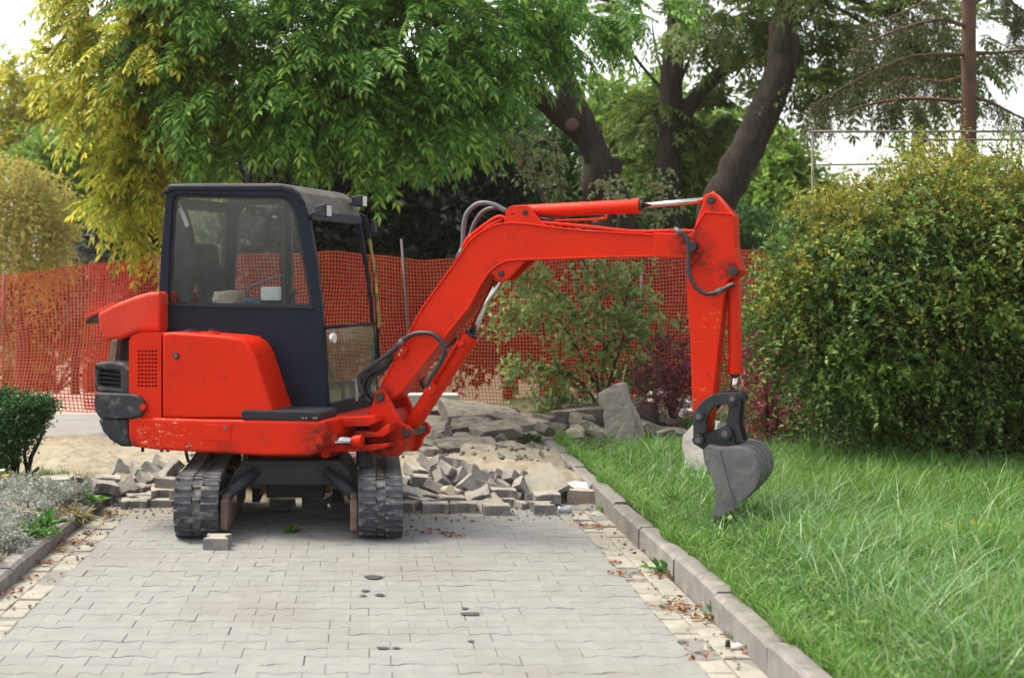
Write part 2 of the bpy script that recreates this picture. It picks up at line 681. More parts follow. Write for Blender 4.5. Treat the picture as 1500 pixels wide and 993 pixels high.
M['red_worn'] = paintmat('red_paint_scratched', (0.63, 0.021, 0.003), (0.55, 0.017, 0.0035), (0.50, 0.30, 0.14), (0.22, 0.02, 0.012), 0.57, 0.66)
M['red_faded'] = paintmat('faded_red_paint', (0.58, 0.055, 0.03), (0.52, 0.02, 0.01), (0.8, 0.6, 0.45), (0.6, 0.2, 0.12), 0.68, 0.70)
M['cab'] = mat('navy_black_cab_paint', (0.0055, 0.0095, 0.022), (0.009, 0.0135, 0.027), 4, 0.42, spec=0.16, bump=0.1, bscale=20, c3=(0.05, 0.05, 0.052), s3=38, lo3=0.68, hi3=0.8)
M['cab_roof'] = mat('dusty_roof_paint', (0.11, 0.095, 0.08), (0.05, 0.05, 0.057), 5, 0.6, c3=(0.26, 0.2, 0.14), s3=12, lo3=0.55, hi3=0.75)
M['black'] = mat('black_plastic', (0.009, 0.012, 0.020), (0.022, 0.025, 0.033), 9, 0.5, spec=0.3, bump=0.15, bscale=60, c3=(0.08, 0.076, 0.07), s3=26, lo3=0.62, hi3=0.8)
M['black_dusty'] = mat('scuffed_black_counterweight', (0.014, 0.018, 0.027), (0.035, 0.037, 0.045), 7, 0.6, spec=0.3, bump=0.3, bscale=40, c3=(0.14, 0.13, 0.12), s3=11, lo3=0.55, hi3=0.72)
M['rubber'] = mat('track_rubber', (0.028, 0.033, 0.047), (0.06, 0.064, 0.075), 7, 0.8, bump=0.5, bscale=50, c3=(0.27, 0.255, 0.235), s3=9, lo3=0.47, hi3=0.66)
M['frame'] = mat('undercarriage_paint', (0.008, 0.011, 0.020), (0.018, 0.02, 0.028), 6, 0.6, bump=0.2, bscale=40, c3=(0.08, 0.06, 0.05), s3=15, lo3=0.62, hi3=0.8)
M['rust'] = mat('rusty_steel', (0.13, 0.075, 0.055), (0.24, 0.18, 0.15), 9, 0.75, 0.2, bump=0.4, bscale=60)
M['chrome'] = mat('chrome_rod', (0.62, 0.62, 0.62), (0.5, 0.5, 0.5), 5, 0.14, 1.0)
M['steel'] = mat('worn_bucket_steel', (0.14, 0.137, 0.147), (0.09, 0.089, 0.10), 5, 0.55, 0.3, bump=0.25, bscale=40, c3=(0.19, 0.18, 0.18), s3=16, lo3=0.5, hi3=0.72)
M['steel_dark'] = mat('dark_link_steel', (0.009, 0.011, 0.018), (0.02, 0.021, 0.028), 9, 0.45, 0.0, bump=0.2, bscale=50)
M['hose'] = mat('hydraulic_hose', (0.020, 0.023, 0.032), None, rough=0.5)
M['hose_grey'] = mat('grey_hose_sleeve', (0.10, 0.105, 0.12), None, rough=0.5)
M['glass'] = glassmat('cab_glass', (0.93, 0.96, 0.97), 0.022, 0.008)
M['glass_dusty'] = glassmat('dusty_glass', (0.9, 0.93, 0.93), 0.015, 0.025)
M['void'] = mat('recess_shade_black', (0.006, 0.007, 0.010), None, rough=0.8)  # near-black standing in for the shade inside vents, louvres and engine bay
M['white'] = mat('white_paper', (0.72, 0.72, 0.70), (0.62, 0.62, 0.6), 6, 0.7)
M['lens'] = mat('lamp_lens', (0.55, 0.56, 0.58), (0.4, 0.4, 0.42), 30, 0.15, 0.3)
M['cloth_dark'] = mat('dark_jacket_cloth', (0.014, 0.017, 0.028), (0.03, 0.032, 0.045), 8, 0.9, bump=0.5, bscale=30)
M['cloth_beige'] = mat('beige_cloth', (0.42, 0.36, 0.28), (0.32, 0.27, 0.21), 14, 0.9, bump=0.6, bscale=30)
M['cloth_teal'] = mat('teal_cloth', (0.06, 0.18, 0.19), (0.04, 0.11, 0.13), 14, 0.9)
M['yellow'] = mat('yellow_tape', (0.5, 0.33, 0.05), (0.1, 0.08, 0.04), 16, 0.6)
M['fence'] = mat('orange_red_plastic_mesh', (0.78, 0.125, 0.038), (0.66, 0.06, 0.032), 1.2, 0.55)
M['fence_magenta'] = mat('magenta_plastic_mesh', (0.55, 0.035, 0.07), (0.5, 0.045, 0.09), 1.2, 0.55)
M['post'] = mat('painted_steel_post', (0.07, 0.075, 0.10), (0.12, 0.1, 0.09), 8, 0.6)
M['pipe'] = mat('grey_pipe', (0.11, 0.11, 0.105), (0.16, 0.13, 0.10), 5, 0.6)
M['stone'] = mat('rubble_stone', (0.25, 0.215, 0.18), (0.09, 0.078, 0.078), 4, 0.9, bump=1.0, bscale=30, objvar=0.12, c3=(0.30, 0.26, 0.2), s3=5, lo3=0.58, hi3=0.7, dust=(0.36, 0.315, 0.24))
M['stone_dark'] = mat('dark_rubble_stone', (0.075, 0.062, 0.06), (0.16, 0.13, 0.115), 5, 0.9, bump=1.0, bscale=20, objvar=0.12, c3=(0.22, 0.185, 0.155), s3=7, lo3=0.58, hi3=0.72, dust=(0.33, 0.285, 0.215))
M['stone_pale'] = mat('pale_stone', (0.40, 0.36, 0.315), (0.29, 0.255, 0.23), 4, 0.9, bump=1.0, bscale=30, c3=(0.44, 0.31, 0.14), s3=3, lo3=0.58, hi3=0.68)
M['concrete'] = mat('pale_concrete', (0.50, 0.49, 0.46), (0.40, 0.39, 0.37), 4, 0.9, bump=0.3, bscale=50)
M['bark'] = barkmat('tree_bark', (0.010, 0.007, 0.006), (0.045, 0.030, 0.023))
M['bark_red'] = mat('reddish_bark', (0.11, 0.06, 0.04), (0.075, 0.042, 0.03), 7, 0.95, bump=0.8, bscale=30)
M['twig'] = mat('grey_twig', (0.085, 0.07, 0.05), (0.06, 0.05, 0.035), 8, 0.9)
M['cream'] = mat('cream_render', (0.62, 0.57, 0.44), (0.55, 0.5, 0.38), 1, 0.9)
M['roof'] = mat('roof_tile', (0.28, 0.12, 0.08), (0.2, 0.09, 0.06), 3, 0.9)
M['pane'] = mat('dark_pane', (0.05, 0.06, 0.07), None, rough=0.1)
M['tin'] = mat('tin_can', (0.55, 0.55, 0.56), (0.4, 0.42, 0.45), 20, 0.3, 0.7)
M['cup'] = mat('cream_cup', (0.70, 0.62, 0.45), None, rough=0.6)
M['plastic_blue'] = mat('crumpled_plastic', (0.55, 0.62, 0.7), (0.75, 0.77, 0.78), 10, 0.35)
M['skin'] = mat('skin', (0.5, 0.3, 0.22), None, rough=0.6)
M['hair'] = mat('hair', (0.06, 0.035, 0.02), None, rough=0.6)
M['clothes_white'] = mat('white_clothes', (0.75, 0.73, 0.70), (0.6, 0.58, 0.56), 6, 0.9)
M['clothes_pink'] = mat('pink_clothes', (0.65, 0.22, 0.20), (0.6, 0.3, 0.2), 6, 0.9)
# foliage
M['l_walnut'] = leafmat('feathered_leaf', (0.05, 0.16, 0.033), (0.15, 0.33, 0.055), (0.30, 0.50, 0.09), 0.28, 0.5)  # bright share and dark end paint lit leaflets and shaded crown interior
M['l_walnut_warm'] = leafmat('warm_glow_feathered_leaf', (0.20, 0.28, 0.025), (0.42, 0.45, 0.04), (0.62, 0.54, 0.07), 0.3, 0.5)  # yellowed so that the leaf colour itself carries a warm glow
M['l_walnut_dark'] = leafmat('dull_feathered_leaf', (0.07, 0.14, 0.028), (0.14, 0.22, 0.04), (0.17, 0.17, 0.035), 0.12, 0.5)
M['l_dark'] = leafmat('dark_evergreen_shade_leaf', (0.006, 0.017, 0.014), (0.011, 0.028, 0.019), (0.025, 0.055, 0.025), 0.05, 0.15)  # canopy and bush-hollow shade is put into this near-black green
M['l_mid'] = leafmat('mid_green_leaf', (0.05, 0.13, 0.04), (0.09, 0.19, 0.05), (0.14, 0.26, 0.06), 0.1, 0.4)
M['l_light'] = leafmat('light_green_leaf', (0.13, 0.26, 0.04), (0.23, 0.36, 0.06), (0.32, 0.42, 0.09), 0.12, 0.5)
M['l_gold'] = leafmat('golden_leaf', (0.34, 0.36, 0.08), (0.48, 0.43, 0.11), (0.48, 0.31, 0.10), 0.15, 0.4)
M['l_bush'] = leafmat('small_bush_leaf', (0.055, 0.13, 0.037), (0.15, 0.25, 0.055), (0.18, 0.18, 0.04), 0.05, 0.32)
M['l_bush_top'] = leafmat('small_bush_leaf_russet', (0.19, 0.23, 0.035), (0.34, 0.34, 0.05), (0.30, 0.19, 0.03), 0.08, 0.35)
M['l_bush_arch'] = leafmat('arching_shoot_leaf', (0.11, 0.20, 0.045), (0.22, 0.32, 0.07), (0.28, 0.24, 0.05), 0.08, 0.4)
M['l_bush_new'] = leafmat('young_bush_leaf', (0.13, 0.25, 0.045), (0.22, 0.33, 0.06), None, 0, 0.35)
M['l_purple'] = leafmat('purple_barberry_leaf', (0.16, 0.025, 0.05), (0.32, 0.05, 0.10), (0.05, 0.06, 0.025), 0.2, 0.3)
M['l_pink'] = leafmat('pink_barberry_leaf', (0.42, 0.07, 0.12), (0.22, 0.04, 0.06), (0.09, 0.11, 0.03), 0.3, 0.3)
M['l_apple'] = leafmat('crab_apple_leaf', (0.17, 0.27, 0.08), (0.32, 0.40, 0.14), (0.30, 0.24, 0.06), 0.07, 0.4, 0.4)
M['l_apple_pale'] = leafmat('pale_crab_apple_leaf', (0.27, 0.32, 0.17), (0.19, 0.26, 0.10), (0.36, 0.2, 0.09), 0.05, 0.35, 0.4)
M['l_box'] = leafmat('boxwood_leaf', (0.022, 0.085, 0.022), (0.05, 0.15, 0.035), (0.09, 0.22, 0.06), 0.1, 0.25, 0.35)
M['l_silver'] = leafmat('silver_ragwort_leaf', (0.33, 0.345, 0.31), (0.45, 0.46, 0.42), (0.30, 0.34, 0.28), 0.15, 0.2, 0.8, 0.1)
M['l_broad'] = leafmat('broad_weed_leaf', (0.05, 0.17, 0.025), (0.10, 0.25, 0.04), None, 0, 0.35, 0.35)
M['l_spruce'] = leafmat('spruce_needles', (0.09, 0.125, 0.045), (0.15, 0.16, 0.06), (0.08, 0.09, 0.04), 0.2, 0.2)
M['l_bluespruce'] = leafmat('grey_blue_spruce_needles', (0.10, 0.115, 0.12), (0.16, 0.17, 0.17), None, 0, 0.1)
M['grass'] = leafmat('grass_blade', (0.075, 0.205, 0.035), (0.17, 0.34, 0.05), (0.30, 0.38, 0.16), 0.16, 0.4, 0.4)
M['grass_long'] = leafmat('long_grass_blade', (0.12, 0.27, 0.10), (0.20, 0.36, 0.15), (0.32, 0.40, 0.24), 0.2, 0.35, 0.35, 0.5)
M['grass_dry'] = leafmat('dry_grass_blade', (0.34, 0.30, 0.15), (0.40, 0.35, 0.2), None, 0, 0.3)
M['clover'] = leafmat('clover_leaf', (0.07, 0.2, 0.04), (0.15, 0.30, 0.05), (0.22, 0.34, 0.12), 0.1, 0.35)
M['deadleaf'] = leafmat('dead_leaf', (0.24, 0.075, 0.025), (0.34, 0.15, 0.06), (0.12, 0.04, 0.02), 0.3, 0.15)
M['petal_o'] = leafmat('orange_petal', (0.75, 0.22, 0.02), (0.8, 0.45, 0.03), (0.6, 0.06, 0.02), 0.2, 0.3)
M['petal_y'] = leafmat('yellow_petal', (0.75, 0.55, 0.03), (0.7, 0.45, 0.02), None, 0, 0.3)
M['petal_w'] = leafmat('white_petal', (0.75, 0.70, 0.68), (0.7, 0.6, 0.55), None, 0, 0.3)

# ================================================================== THE SETTING
def slope(Y):
    return -0.072 * min(max(0.0, Y - 20.0), 26.0)


def grid_sheet(name, x0, x1, y0, y1, nx, ny, hf, m, smooth=True, kind="structure"):
    xs = np.linspace(x0, x1, nx)
    ys = np.linspace(y0, y1, ny)
    X, Y = np.meshgrid(xs, ys)
    Z = hf(X, Y)
    V = np.stack([X, Y, Z], -1).reshape(-1, 3)
    i = np.arange(ny - 1)[:, None] * nx + np.arange(nx - 1)[None]
    Fc = np.stack([i, i + 1, i + nx + 1, i + nx], -1).reshape(-1, 4)
    return np_mesh(name, V, Fc, m, None, smooth, kind)


# distinct sheet edges for the far ground: one sheet to the horizon, sloping down beyond 20 m
gy = np.concatenate([np.linspace(-30, 20, 11), np.linspace(22, 46, 13), np.array([60, 100, 200, 500])])
gx = np.concatenate([np.array([-400, -150, -60]), np.linspace(-30, 30, 21), np.array([60, 150, 400])])
XX, YY = np.meshgrid(gx, gy)
ZZ = -0.072 * np.clip(YY - 20, 0, 26) - 0.12
ii = np.arange(len(gy) - 1)[:, None] * len(gx) + np.arange(len(gx) - 1)[None]
np_mesh("ground", np.stack([XX, YY, ZZ], -1), np.stack([ii, ii + 1, ii + len(gx) + 1, ii + len(gx)], -1).reshape(-1, 4), M['ground'], None, True, "structure")

# --- road bed with interlocking pavers
KR, KL = 1.785, -2.055            # foot of the right and the left kerb
GR, GL = 1.52, -1.79             # where the gutter strips begin
road = MB().box((GL - 0.3, 4.6, -0.10), (GR + 0.27, 11.25, -0.0085)).build("road", M['joint'])
tag(road, kind="structure")


def paver_profile(g=0.0):
    a, b = 0.0825 - g, 0.0575 - g
    e = 0.1 - 0.0004 - 0.25 * max(g - 0.0018, 0)
    return [(-e, -a), (-0.065, -a), (-0.035, -b), (0.035, -b), (0.065, -a), (e, -a), (e, a), (0.065, a), (0.035, b), (-0.035, b), (-0.065, a), (-e, a)]


def paver_mb(h=0.06, g=0.0018, ch=0.0022):
    m = MB()
    o, t = paver_profile(g), paver_profile(g + ch)
    n = 12
    vs = [(x, y, -h) for x, y in o] + [(x, y, -ch) for x, y in o] + [(x, y, 0) for x, y in t]
    fs = [tuple(reversed(range(n))), tuple(range(2 * n, 3 * n))]
    for k in (0, n):
        for i in range(n):
            j = (i + 1) % n
            fs.append((i + k, j + k, j + k + n, i + k + n))
    return m.add(vs, fs)


pm = paver_mb().build("paver", M['paver'], road)
pmesh = pm.data
bpy.data.objects.remove(pm)
slots = []
row = 0
y = 4.75
while y < 11.2:
    off = 0.1 if row % 2 else 0.0
    x = GL + 0.1 - off
    while x < GR + 0.02:
        slots.append((x, y, row))
        x += 0.2
    y += 0.14
    row += 1


def in_view(x, y):
    return (x * F / y + VX) > -10 and (x * F / y + VX) < 1510 and y > 6.15


vis = [s_ for s_ in slots if in_view(s_[0], s_[1]) and s_[0] > GL + 0.05 and s_[0] < GR - 0.05]
vis.sort(key=lambda s_: s_[1])
near = set(vis[:300])
rest = MB()
base_v, base_f = [tuple(v.co) for v in pmesh.vertices], [tuple(p.vertices) for p in pmesh.polygons]


def half_clip(v, x):
    return (min(max(v, GL + 0.004), GR - 0.004))


def sagz(x, y):
    z = 0.0016 * math.sin(1.3 * x + 0.7 * y) * math.sin(0.9 * y - 0.5 * x)
    d2 = ((x + 0.45) / 0.35) ** 2 + ((y - 9.62) / 0.28) ** 2
    return z - 0.003 * math.exp(-d2)


for s_ in slots:
    x, y, r_ = s_
    jx, jy = rnd.gauss(0, 0.0015), rnd.gauss(0, 0.0015)
    rz = rnd.gauss(0, 0.006)
    tx, ty = rnd.gauss(0, 0.006), rnd.gauss(0, 0.006)
    z = sagz(x, y) + rnd.gauss(0, 0.0008)
    if s_ in near:
        o = bpy.data.objects.new("paver", pmesh)
        COL.objects.link(o)
        o.parent = road
        o.location = (x + jx, y + jy, z)
        o.rotation_euler = (tx, ty, rz)
    else:
        mt = Matrix.Translation((x + jx, y + jy, z)) @ Euler((tx, ty, rz)).to_matrix().to_4x4()
        vv = [mt @ Vector(v) for v in base_v]
        vv = [(half_clip(v.x, x), v.y, v.z) for v in vv]
        rest.add(vv, base_f)
ro = rest.build("far_pavers", M['paver'], road, fix=False)
ro["kind"] = "stuff"


# --- gutter strips of pale slabs
def slab_mesh(name, sx, sy, h, ch, m):
    mb = MB()
    o = [(-sx / 2, -sy / 2), (sx / 2, -sy / 2), (sx / 2, sy / 2), (-sx / 2, sy / 2)]
    t = [(x * (1 - 2 * ch / sx), y * (1 - 2 * ch / sy)) for x, y in o]
    vs = [(x, y, -h) for x, y in o] + [(x, y, -ch) for x, y in o] + [(x, y, 0) for x, y in t]
    fs = [(3, 2, 1, 0), (8, 9, 10, 11)]
    for k in (0, 4):
        for i in range(4):
            j = (i + 1) % 4
            fs.append((i + k, j + k, j + k + 4, i + k + 4))
    ob = mb.add(vs, fs).build(name, m)
    me = ob.data
    bpy.data.objects.remove(ob)
    return me


for side, x0, x1, y1 in (("right", GR, KR, 11.05), ("left", KL, GL, 11.2)):
    w = (x1 - x0) / 2
    gut = MB().box((x0 - 0.01, 4.6, -0.14), (x1 + 0.01, y1, -0.016)).build("gutter_" + side, M['joint'])
    tag(gut, kind="structure")
    me = slab_mesh("gutter_slab", w - 0.006, 0.196, 0.06, 0.005, M['gutter'])
    me2 = slab_mesh("gutter_slab", w - 0.006, 0.094, 0.06, 0.005, M['gutter'])
    for c in range(2):
        y = 4.7 + (0.0 if c else 0.07)
        while y < y1 - 0.2:
            big = rnd.random() < 0.78
            ln = 0.202 if big else 0.1
            o = bpy.data.objects.new("gutter_slab", me if big else me2)
            COL.objects.link(o)
            o.parent = gut
            o.location = (x0 + w * (c + 0.5) + rnd.gauss(0, 0.002), y + ln / 2, rnd.gauss(-0.004, 0.004))
            o.rotation_euler = (rnd.gauss(0, 0.012), rnd.gauss(0, 0.014), rnd.gauss(0, 0.012))
            y += ln


# --- kerbs, stone by stone
def kerb(name, xa, xb, y0, y1, h, m, skip=()):
    k = MB().box((xa + 0.01, y0, -0.25), (xb - 0.01, y1, -0.03)).build(name, M['joint'])
    tag(k, kind="structure")
    mb = MB()
    L, W = 0.985, xb - xa
    n = 12
    vs, fs = [], []
    prof = [(-W / 2, -0.15), (-W / 2, h - 0.02), (-W / 2 + 0.02, h), (W / 2 - 0.02, h), (W / 2, h - 0.02), (W / 2, -0.15)]
    for i in range(n + 1):
        y = -L / 2 + L * i / n
        e = 0.008 if i in (0, n) else 0
        for j, (a, b) in enumerate(prof):
            q = noise.noise(Vector((a * 9, y * 7, b * 9))) * 0.006
            vs.append((a * (1 - e * 2) + q, y, b - e + q * 0.6))
    for i in range(n):
        for j in range(5):
            a = i * 6 + j
            fs.append((a, a + 1, a + 7, a + 6))
    fs.append(tuple(range(6)))
    fs.append(tuple(reversed(range(n * 6, n * 6 + 6))))
    ob = mb.add(vs, fs).build("kerb_stone", m, smooth=30)
    me = ob.data
    bpy.data.objects.remove(ob)
    y = y0
    while y < y1 - 0.5:
        o = bpy.data.objects.new("kerb_stone", me)
        COL.objects.link(o)
        o.parent = k
        o.location = ((xa + xb) / 2 + rnd.gauss(0, 0.006), y + 0.5, rnd.gauss(0, 0.006))
        o.rotation_euler = (rnd.gauss(0, 0.006), rnd.gauss(0, 0.012), rnd.gauss(0, 0.005) + (math.pi if rnd.random() < 0.5 else 0))
        y += 1.0
    return k


kerb("kerb_right", KR, KR + 0.12, 4.35, 15.36, 0.145, M['kerb_r'])
kerb("kerb_left", KL - 0.12, KL, 4.25, 11.3, 0.092, M['kerb_l'])


# --- sand where the paving has been lifted
def sand_h(X, Y):
    z = 0.03 * np.sin(2.1 * X + 0.6) * np.sin(1.7 * Y) + 0.02 * np.sin(5.3 * X + 1.2 * Y) + 0.018 * np.sin(4.1 * Y - 2.2 * X + 1)
    for cx, cy, r, h in ((0.75, 12.1, 0.75, 0.13), (1.3, 13.2, 0.6, 0.12), (0.1, 12.2, 0.6, 0.10), (-1.5, 11.75, 0.55, 0.16), (-2.3, 11.8, 0.4, 0.06), (1.2, 14.0, 0.5, 0.10), (1.55, 12.1, 0.45, 0.14), (-3.5, 13.2, 1.5, 0.08), (-1.5, 13.4, 1.3, 0.07)):
        z = z + h * np.exp(-((X - cx) ** 2 + (Y - cy) ** 2) / (r * r))
    k = np.clip((Y - 11.12) / 0.5, 0, 1)
    rr = np.random.default_rng(3)
    z = z + 0.012 * rr.normal(size=X.shape) * k
    return -0.05 + (z + 0.05) * k * (1 - 0.9 * np.clip((Y - 15.2) / 0.8, 0, 1)) + 0.03 * k


grid_sheet("sand", -9.5, KR + 0.02, 11.05, 15.95, 300, 150, sand_h, M['sand'])

# --- the far road and the pink paved square that falls away behind it
ap = MB().box((-25, 15.9, -0.3), (-0.2, 18.6, 0.004)).build("asphalt_road", M['asphalt'])
tag(ap, kind="structure")
pz = MB()
pz.add([(-30, 18.6, 0.0), (-1.2, 18.6, 0.0), (-1.2, 20.3, 0.0), (-30, 20.3, 0.0), (-1.2, 46, -1.872 + 0.01), (-30, 46, -1.872 + 0.01), (-1.2, 60, -1.872 + 0.01), (-30, 60, -1.872 + 0.01)],
       [(0, 1, 2, 3), (3, 2, 4, 5), (5, 4, 6, 7)])
tag(pz.build("paved_square", M['plaza']), kind="structure")


# --- lawn on the right, planting bed on the left
def lawn_h(X, Y):
    k = np.clip((X - (KR + 0.15)) / 0.35, 0, 1)
    return 0.115 + k * (0.035 + 0.03 * np.sin(1.7 * X + 0.4 * Y) * np.sin(0.9 * Y + 1) + 0.012 * np.sin(5 * X) * np.sin(4.1 * Y))


grid_sheet("lawn", KR + 0.13, 13, 4.2, 19.5, 70, 80, lawn_h, M['lawn_soil'])


def bed_h(X, Y):
    k = np.clip((KL - 0.11 - X) / 0.4, 0, 1)
    e = np.clip((12.35 - Y) / 0.5, 0, 1)
    return -0.1 + (0.16 + k * (0.05 + 0.02 * np.sin(2.3 * X) * np.sin(1.9 * Y))) * e


grid_sheet("planting_bed", -8, KL - 0.09, 4.2, 12.4, 50, 60, bed_h, M['soil'])


# ================================================================== LOOSE STONES
def rock_mb(sx, sy, sz, seed, amp=0.12, cuts=4, cut=0.22):
    bm = bmesh.new()
    bmesh.ops.create_cube(bm, size=1)
    rr = random.Random(seed)
    # knock corners off with slanting cuts, then roughen
    for _ in range(10):
        nrm = Vector((rr.uniform(-1, 1), rr.uniform(-1, 1), rr.uniform(-1, 1))).normalized()
        d = (abs(nrm.x) + abs(nrm.y) + abs(nrm.z)) * 0.5 * (1 - cut * rr.uniform(0.5, 1.2))
        g = bmesh.ops.bisect_plane(bm, geom=list(bm.verts) + list(bm.edges) + list(bm.faces), plane_co=nrm * d, plane_no=nrm, clear_outer=True)
        ed = [e for e in g['geom_cut'] if isinstance(e, bmesh.types.BMEdge)]
        if ed:
            bmesh.ops.edgeloop_fill(bm, edges=ed)
    bmesh.ops.triangulate(bm, faces=bm.faces)
    bmesh.ops.subdivide_edges(bm, edges=bm.edges, cuts=cuts, use_grid_fill=True)
    bmesh.ops.triangulate(bm, faces=bm.faces)
    off = Vector((seed * 1.7, seed * 0.9, seed * 2.3))
    sc = Vector((sx, sy, sz))
    mn = min(sx, sy, sz)
    for v in bm.verts:
        p = Vector((v.co.x * sx, v.co.y * sy, v.co.z * sz))
        n = noise.noise(p * (0.9 / mn) + off) * 0.6 + noise.noise(p * (2.6 / mn) + off) * 0.3 + noise.noise(p * (7 / mn) + off) * 0.15
        d = Vector((v.co.x / sx, v.co.y / sy, v.co.z / sz)).normalized()
        v.co = p + d * n * amp * mn
    vs = [tuple(v.co) for v in bm.verts]
    bm.verts.index_update()
    fs = [tuple(v.index for v in f.verts) for f in bm.faces]
    bm.free()
    return MB().add(vs, fs)


def put_rock(name, c, size, rot, seed, m, label, cat, group=None, amp=0.12, cuts=3, cut=0.22):
    mb = rock_mb(size[0], size[1], size[2], seed, amp, cuts, cut)
    o = mb.build(name, m)
    o.location = c
    o.rotation_euler = rot
    return tag(o, label, cat, group)


# rubble of stone slabs behind the machine: (left px, right px, top px, bottom px, Y, depth, tilt)
RB = [
    ("stone_slab", 650, 762, 594, 627, 15.6, 0.85, (0.06, 0.10, 0.1), 'stone', "long sand-covered stone slab on top of the rubble"),
    ("stone_slab", 662, 735, 614, 645, 15.0, 0.6, (0.15, 0.14, -0.1), 'stone_dark', "brown rounded slab under the sand-covered long slab"),
    ("stone_slab", 612, 672, 610, 632, 15.7, 0.5, (0.05, 0.0, 0.15), 'stone', "short flat slab left end of the rubble's upper layer"),
    ("stone_slab", 596, 662, 626, 664, 14.7, 0.6, (0.1, -0.34, 0.1), 'stone', "slanting grey slab at the left foot of the rubble"),
    ("stone_slab", 664, 708, 634, 650, 14.6, 0.5, (0.0, 0.02, 0.0), 'stone', "flat pale slab tucked low in the middle of the rubble"),
    ("stone_slab", 640, 724, 646, 668, 13.9, 0.5, (0.1, 0.0, 0.1), 'stone_dark', "dark slab half buried in sand in front of the rubble"),
    ("stone_block", 617, 644, 655, 673, 13.5, 0.25, (0.0, 0.0, 0.3), 'stone', "small square block half buried in sand below the slanting slab"),
    ("stone_slab", 742, 812, 607, 628, 16.0, 0.6, (0.0, 0.03, 0.0), 'stone', "pale slab leaning on the low wall behind hanging leaves"),
    ("stone_slab", 810, 896, 598, 627, 16.2, 0.5, (0.0, -0.06, 0.05), 'stone_dark', "long purplish slab lying left of the upright pale stone"),
    ("stone_slab", 820, 884, 592, 603, 16.6, 0.4, (0.0, 0.0, 0.1), 'stone', "thin pale slab on top of the long purplish slab"),
    ("stone_slab", 915, 960, 593, 625, 16.3, 0.5, (0.0, 0.02, -0.05), 'stone_dark', "dark squared slab right of the upright pale stone"),
    ("stone_slab", 922, 950, 588, 597, 16.5, 0.35, (0.0, 0.0, 0.2), 'stone', "thin grey slab on top of the dark squared slab"),
    ("stone_block", 928, 966, 620, 654, 15.6, 0.4, (0.1, 0.3, 0.2), 'stone_dark', "dark broken block right of the upright stone's foot"),
    ("stone_block", 958, 984, 612, 640, 16.2, 0.35, (0.1, 0.2, 0.6), 'stone', "small block at the right end of the stone row"),
    ("stone_block", 792, 838, 634, 662, 14.8, 0.35, (0.0, 0.06, 0.1), 'stone', "grey squared block resting on the kerb end"),
    ("stone_block", 829, 856, 624, 660, 15.0, 0.3, (0.2, 0.7, 0.3), 'stone', "angular block beside the grey squared block on the kerb"),
    ("stone_block", 850, 878, 622, 652, 15.3, 0.3, (0.3, 0.5, 0.3), 'stone_dark', "dark tilted block in the gap left of the upright stone"),
    ("stone_block", 868, 892, 628, 662, 14.9, 0.3, (0.3, 0.2, 0.9), 'stone', "pale chipped block touching the upright stone's left edge"),
    ("stone_chip", 726, 742, 636, 655, 14.2, 0.06, (0.2, 0.9, 0.0), 'stone', "thin leaning stone chip in the sand before the rubble"),
    ("stone_slab", 604, 668, 596, 614, 16.3, 0.5, (0.0, 0.05, 0.2), 'stone_dark', "dark slab at the back left of the rubble below the concrete block"),
    ("stone_slab", 690, 760, 622, 642, 14.6, 0.5, (0.1, -0.12, 0.0), 'stone_dark', "dark slanting slab at the right foot of the long slab"),
    ("stone_slab", 600, 640, 640, 664, 14.0, 0.4, (0.1, 0.25, 0.2), 'stone', "tilted slab at the rubble's front left corner"),
    ("stone_slab", 740, 800, 616, 638, 15.4, 0.5, (0.05, -0.05, 0.1), 'stone', "broad slab under the hanging leaves in mid rubble"),
    ("stone_slab", 760, 815, 634, 650, 14.9, 0.4, (0.0, 0.1, -0.1), 'stone_dark', "low dark slab left of the kerb's end"),
    ("stone_block", 838, 866, 606, 630, 15.9, 0.35, (0.1, 0.2, 0.4), 'stone', "square block under the long purplish slab"),
    ("stone_block", 786, 812, 612, 634, 15.8, 0.3, (0.1, 0.3, 0.5), 'stone_dark', "dark block left of the long purplish slab"),
    ("stone_block", 968, 1008, 630, 652, 15.2, 0.35, (0.1, 0.1, 0.3), 'stone_dark', "dark block in the grass left of the arm's lower end"),
    ("stone_block", 596, 622, 662, 684, 12.9, 0.22, (0.2, 0.3, 0.4), 'stone', "grey block half buried in sand just behind the right track"),
    ("stone_slab", 676, 722, 656, 676, 13.2, 0.3, (0.2, 0.1, -0.2), 'stone', "small slab sunk in the sand right of the top pavers"),
    ("stone_slab", 726, 770, 650, 666, 13.6, 0.3, (0.15, -0.1, 0.3), 'stone_dark', "dark flat stone lying in the sand in mid heap"),
    ("stone_block", 778, 800, 652, 672, 13.6, 0.22, (0.2, 0.4, 0.3), 'stone_dark', "dark lump of stone against the right kerb's far end"),
    ("stone_block", 634, 660, 634, 656, 14.2, 0.25, (0.2, 0.5, 0.3), 'stone', "tilted block leaning on the brown rounded slab"),
]
for i, (nm, a, b, t, bt, Y, dep, rot, mk, lab) in enumerate(RB):
    c = P((a + b) / 2, (t + bt) / 2 - (2 if a > 780 else 0), Y - (0.2 if a > 780 else 0))
    put_rock(nm, c, ((b - a) * Y / F * 1.06, dep, (bt - t) * Y / F * 0.92), rot, i + 3, M[mk], lab, "stone", "rubble behind the excavator", amp=0.11, cuts=3, cut=0.30)
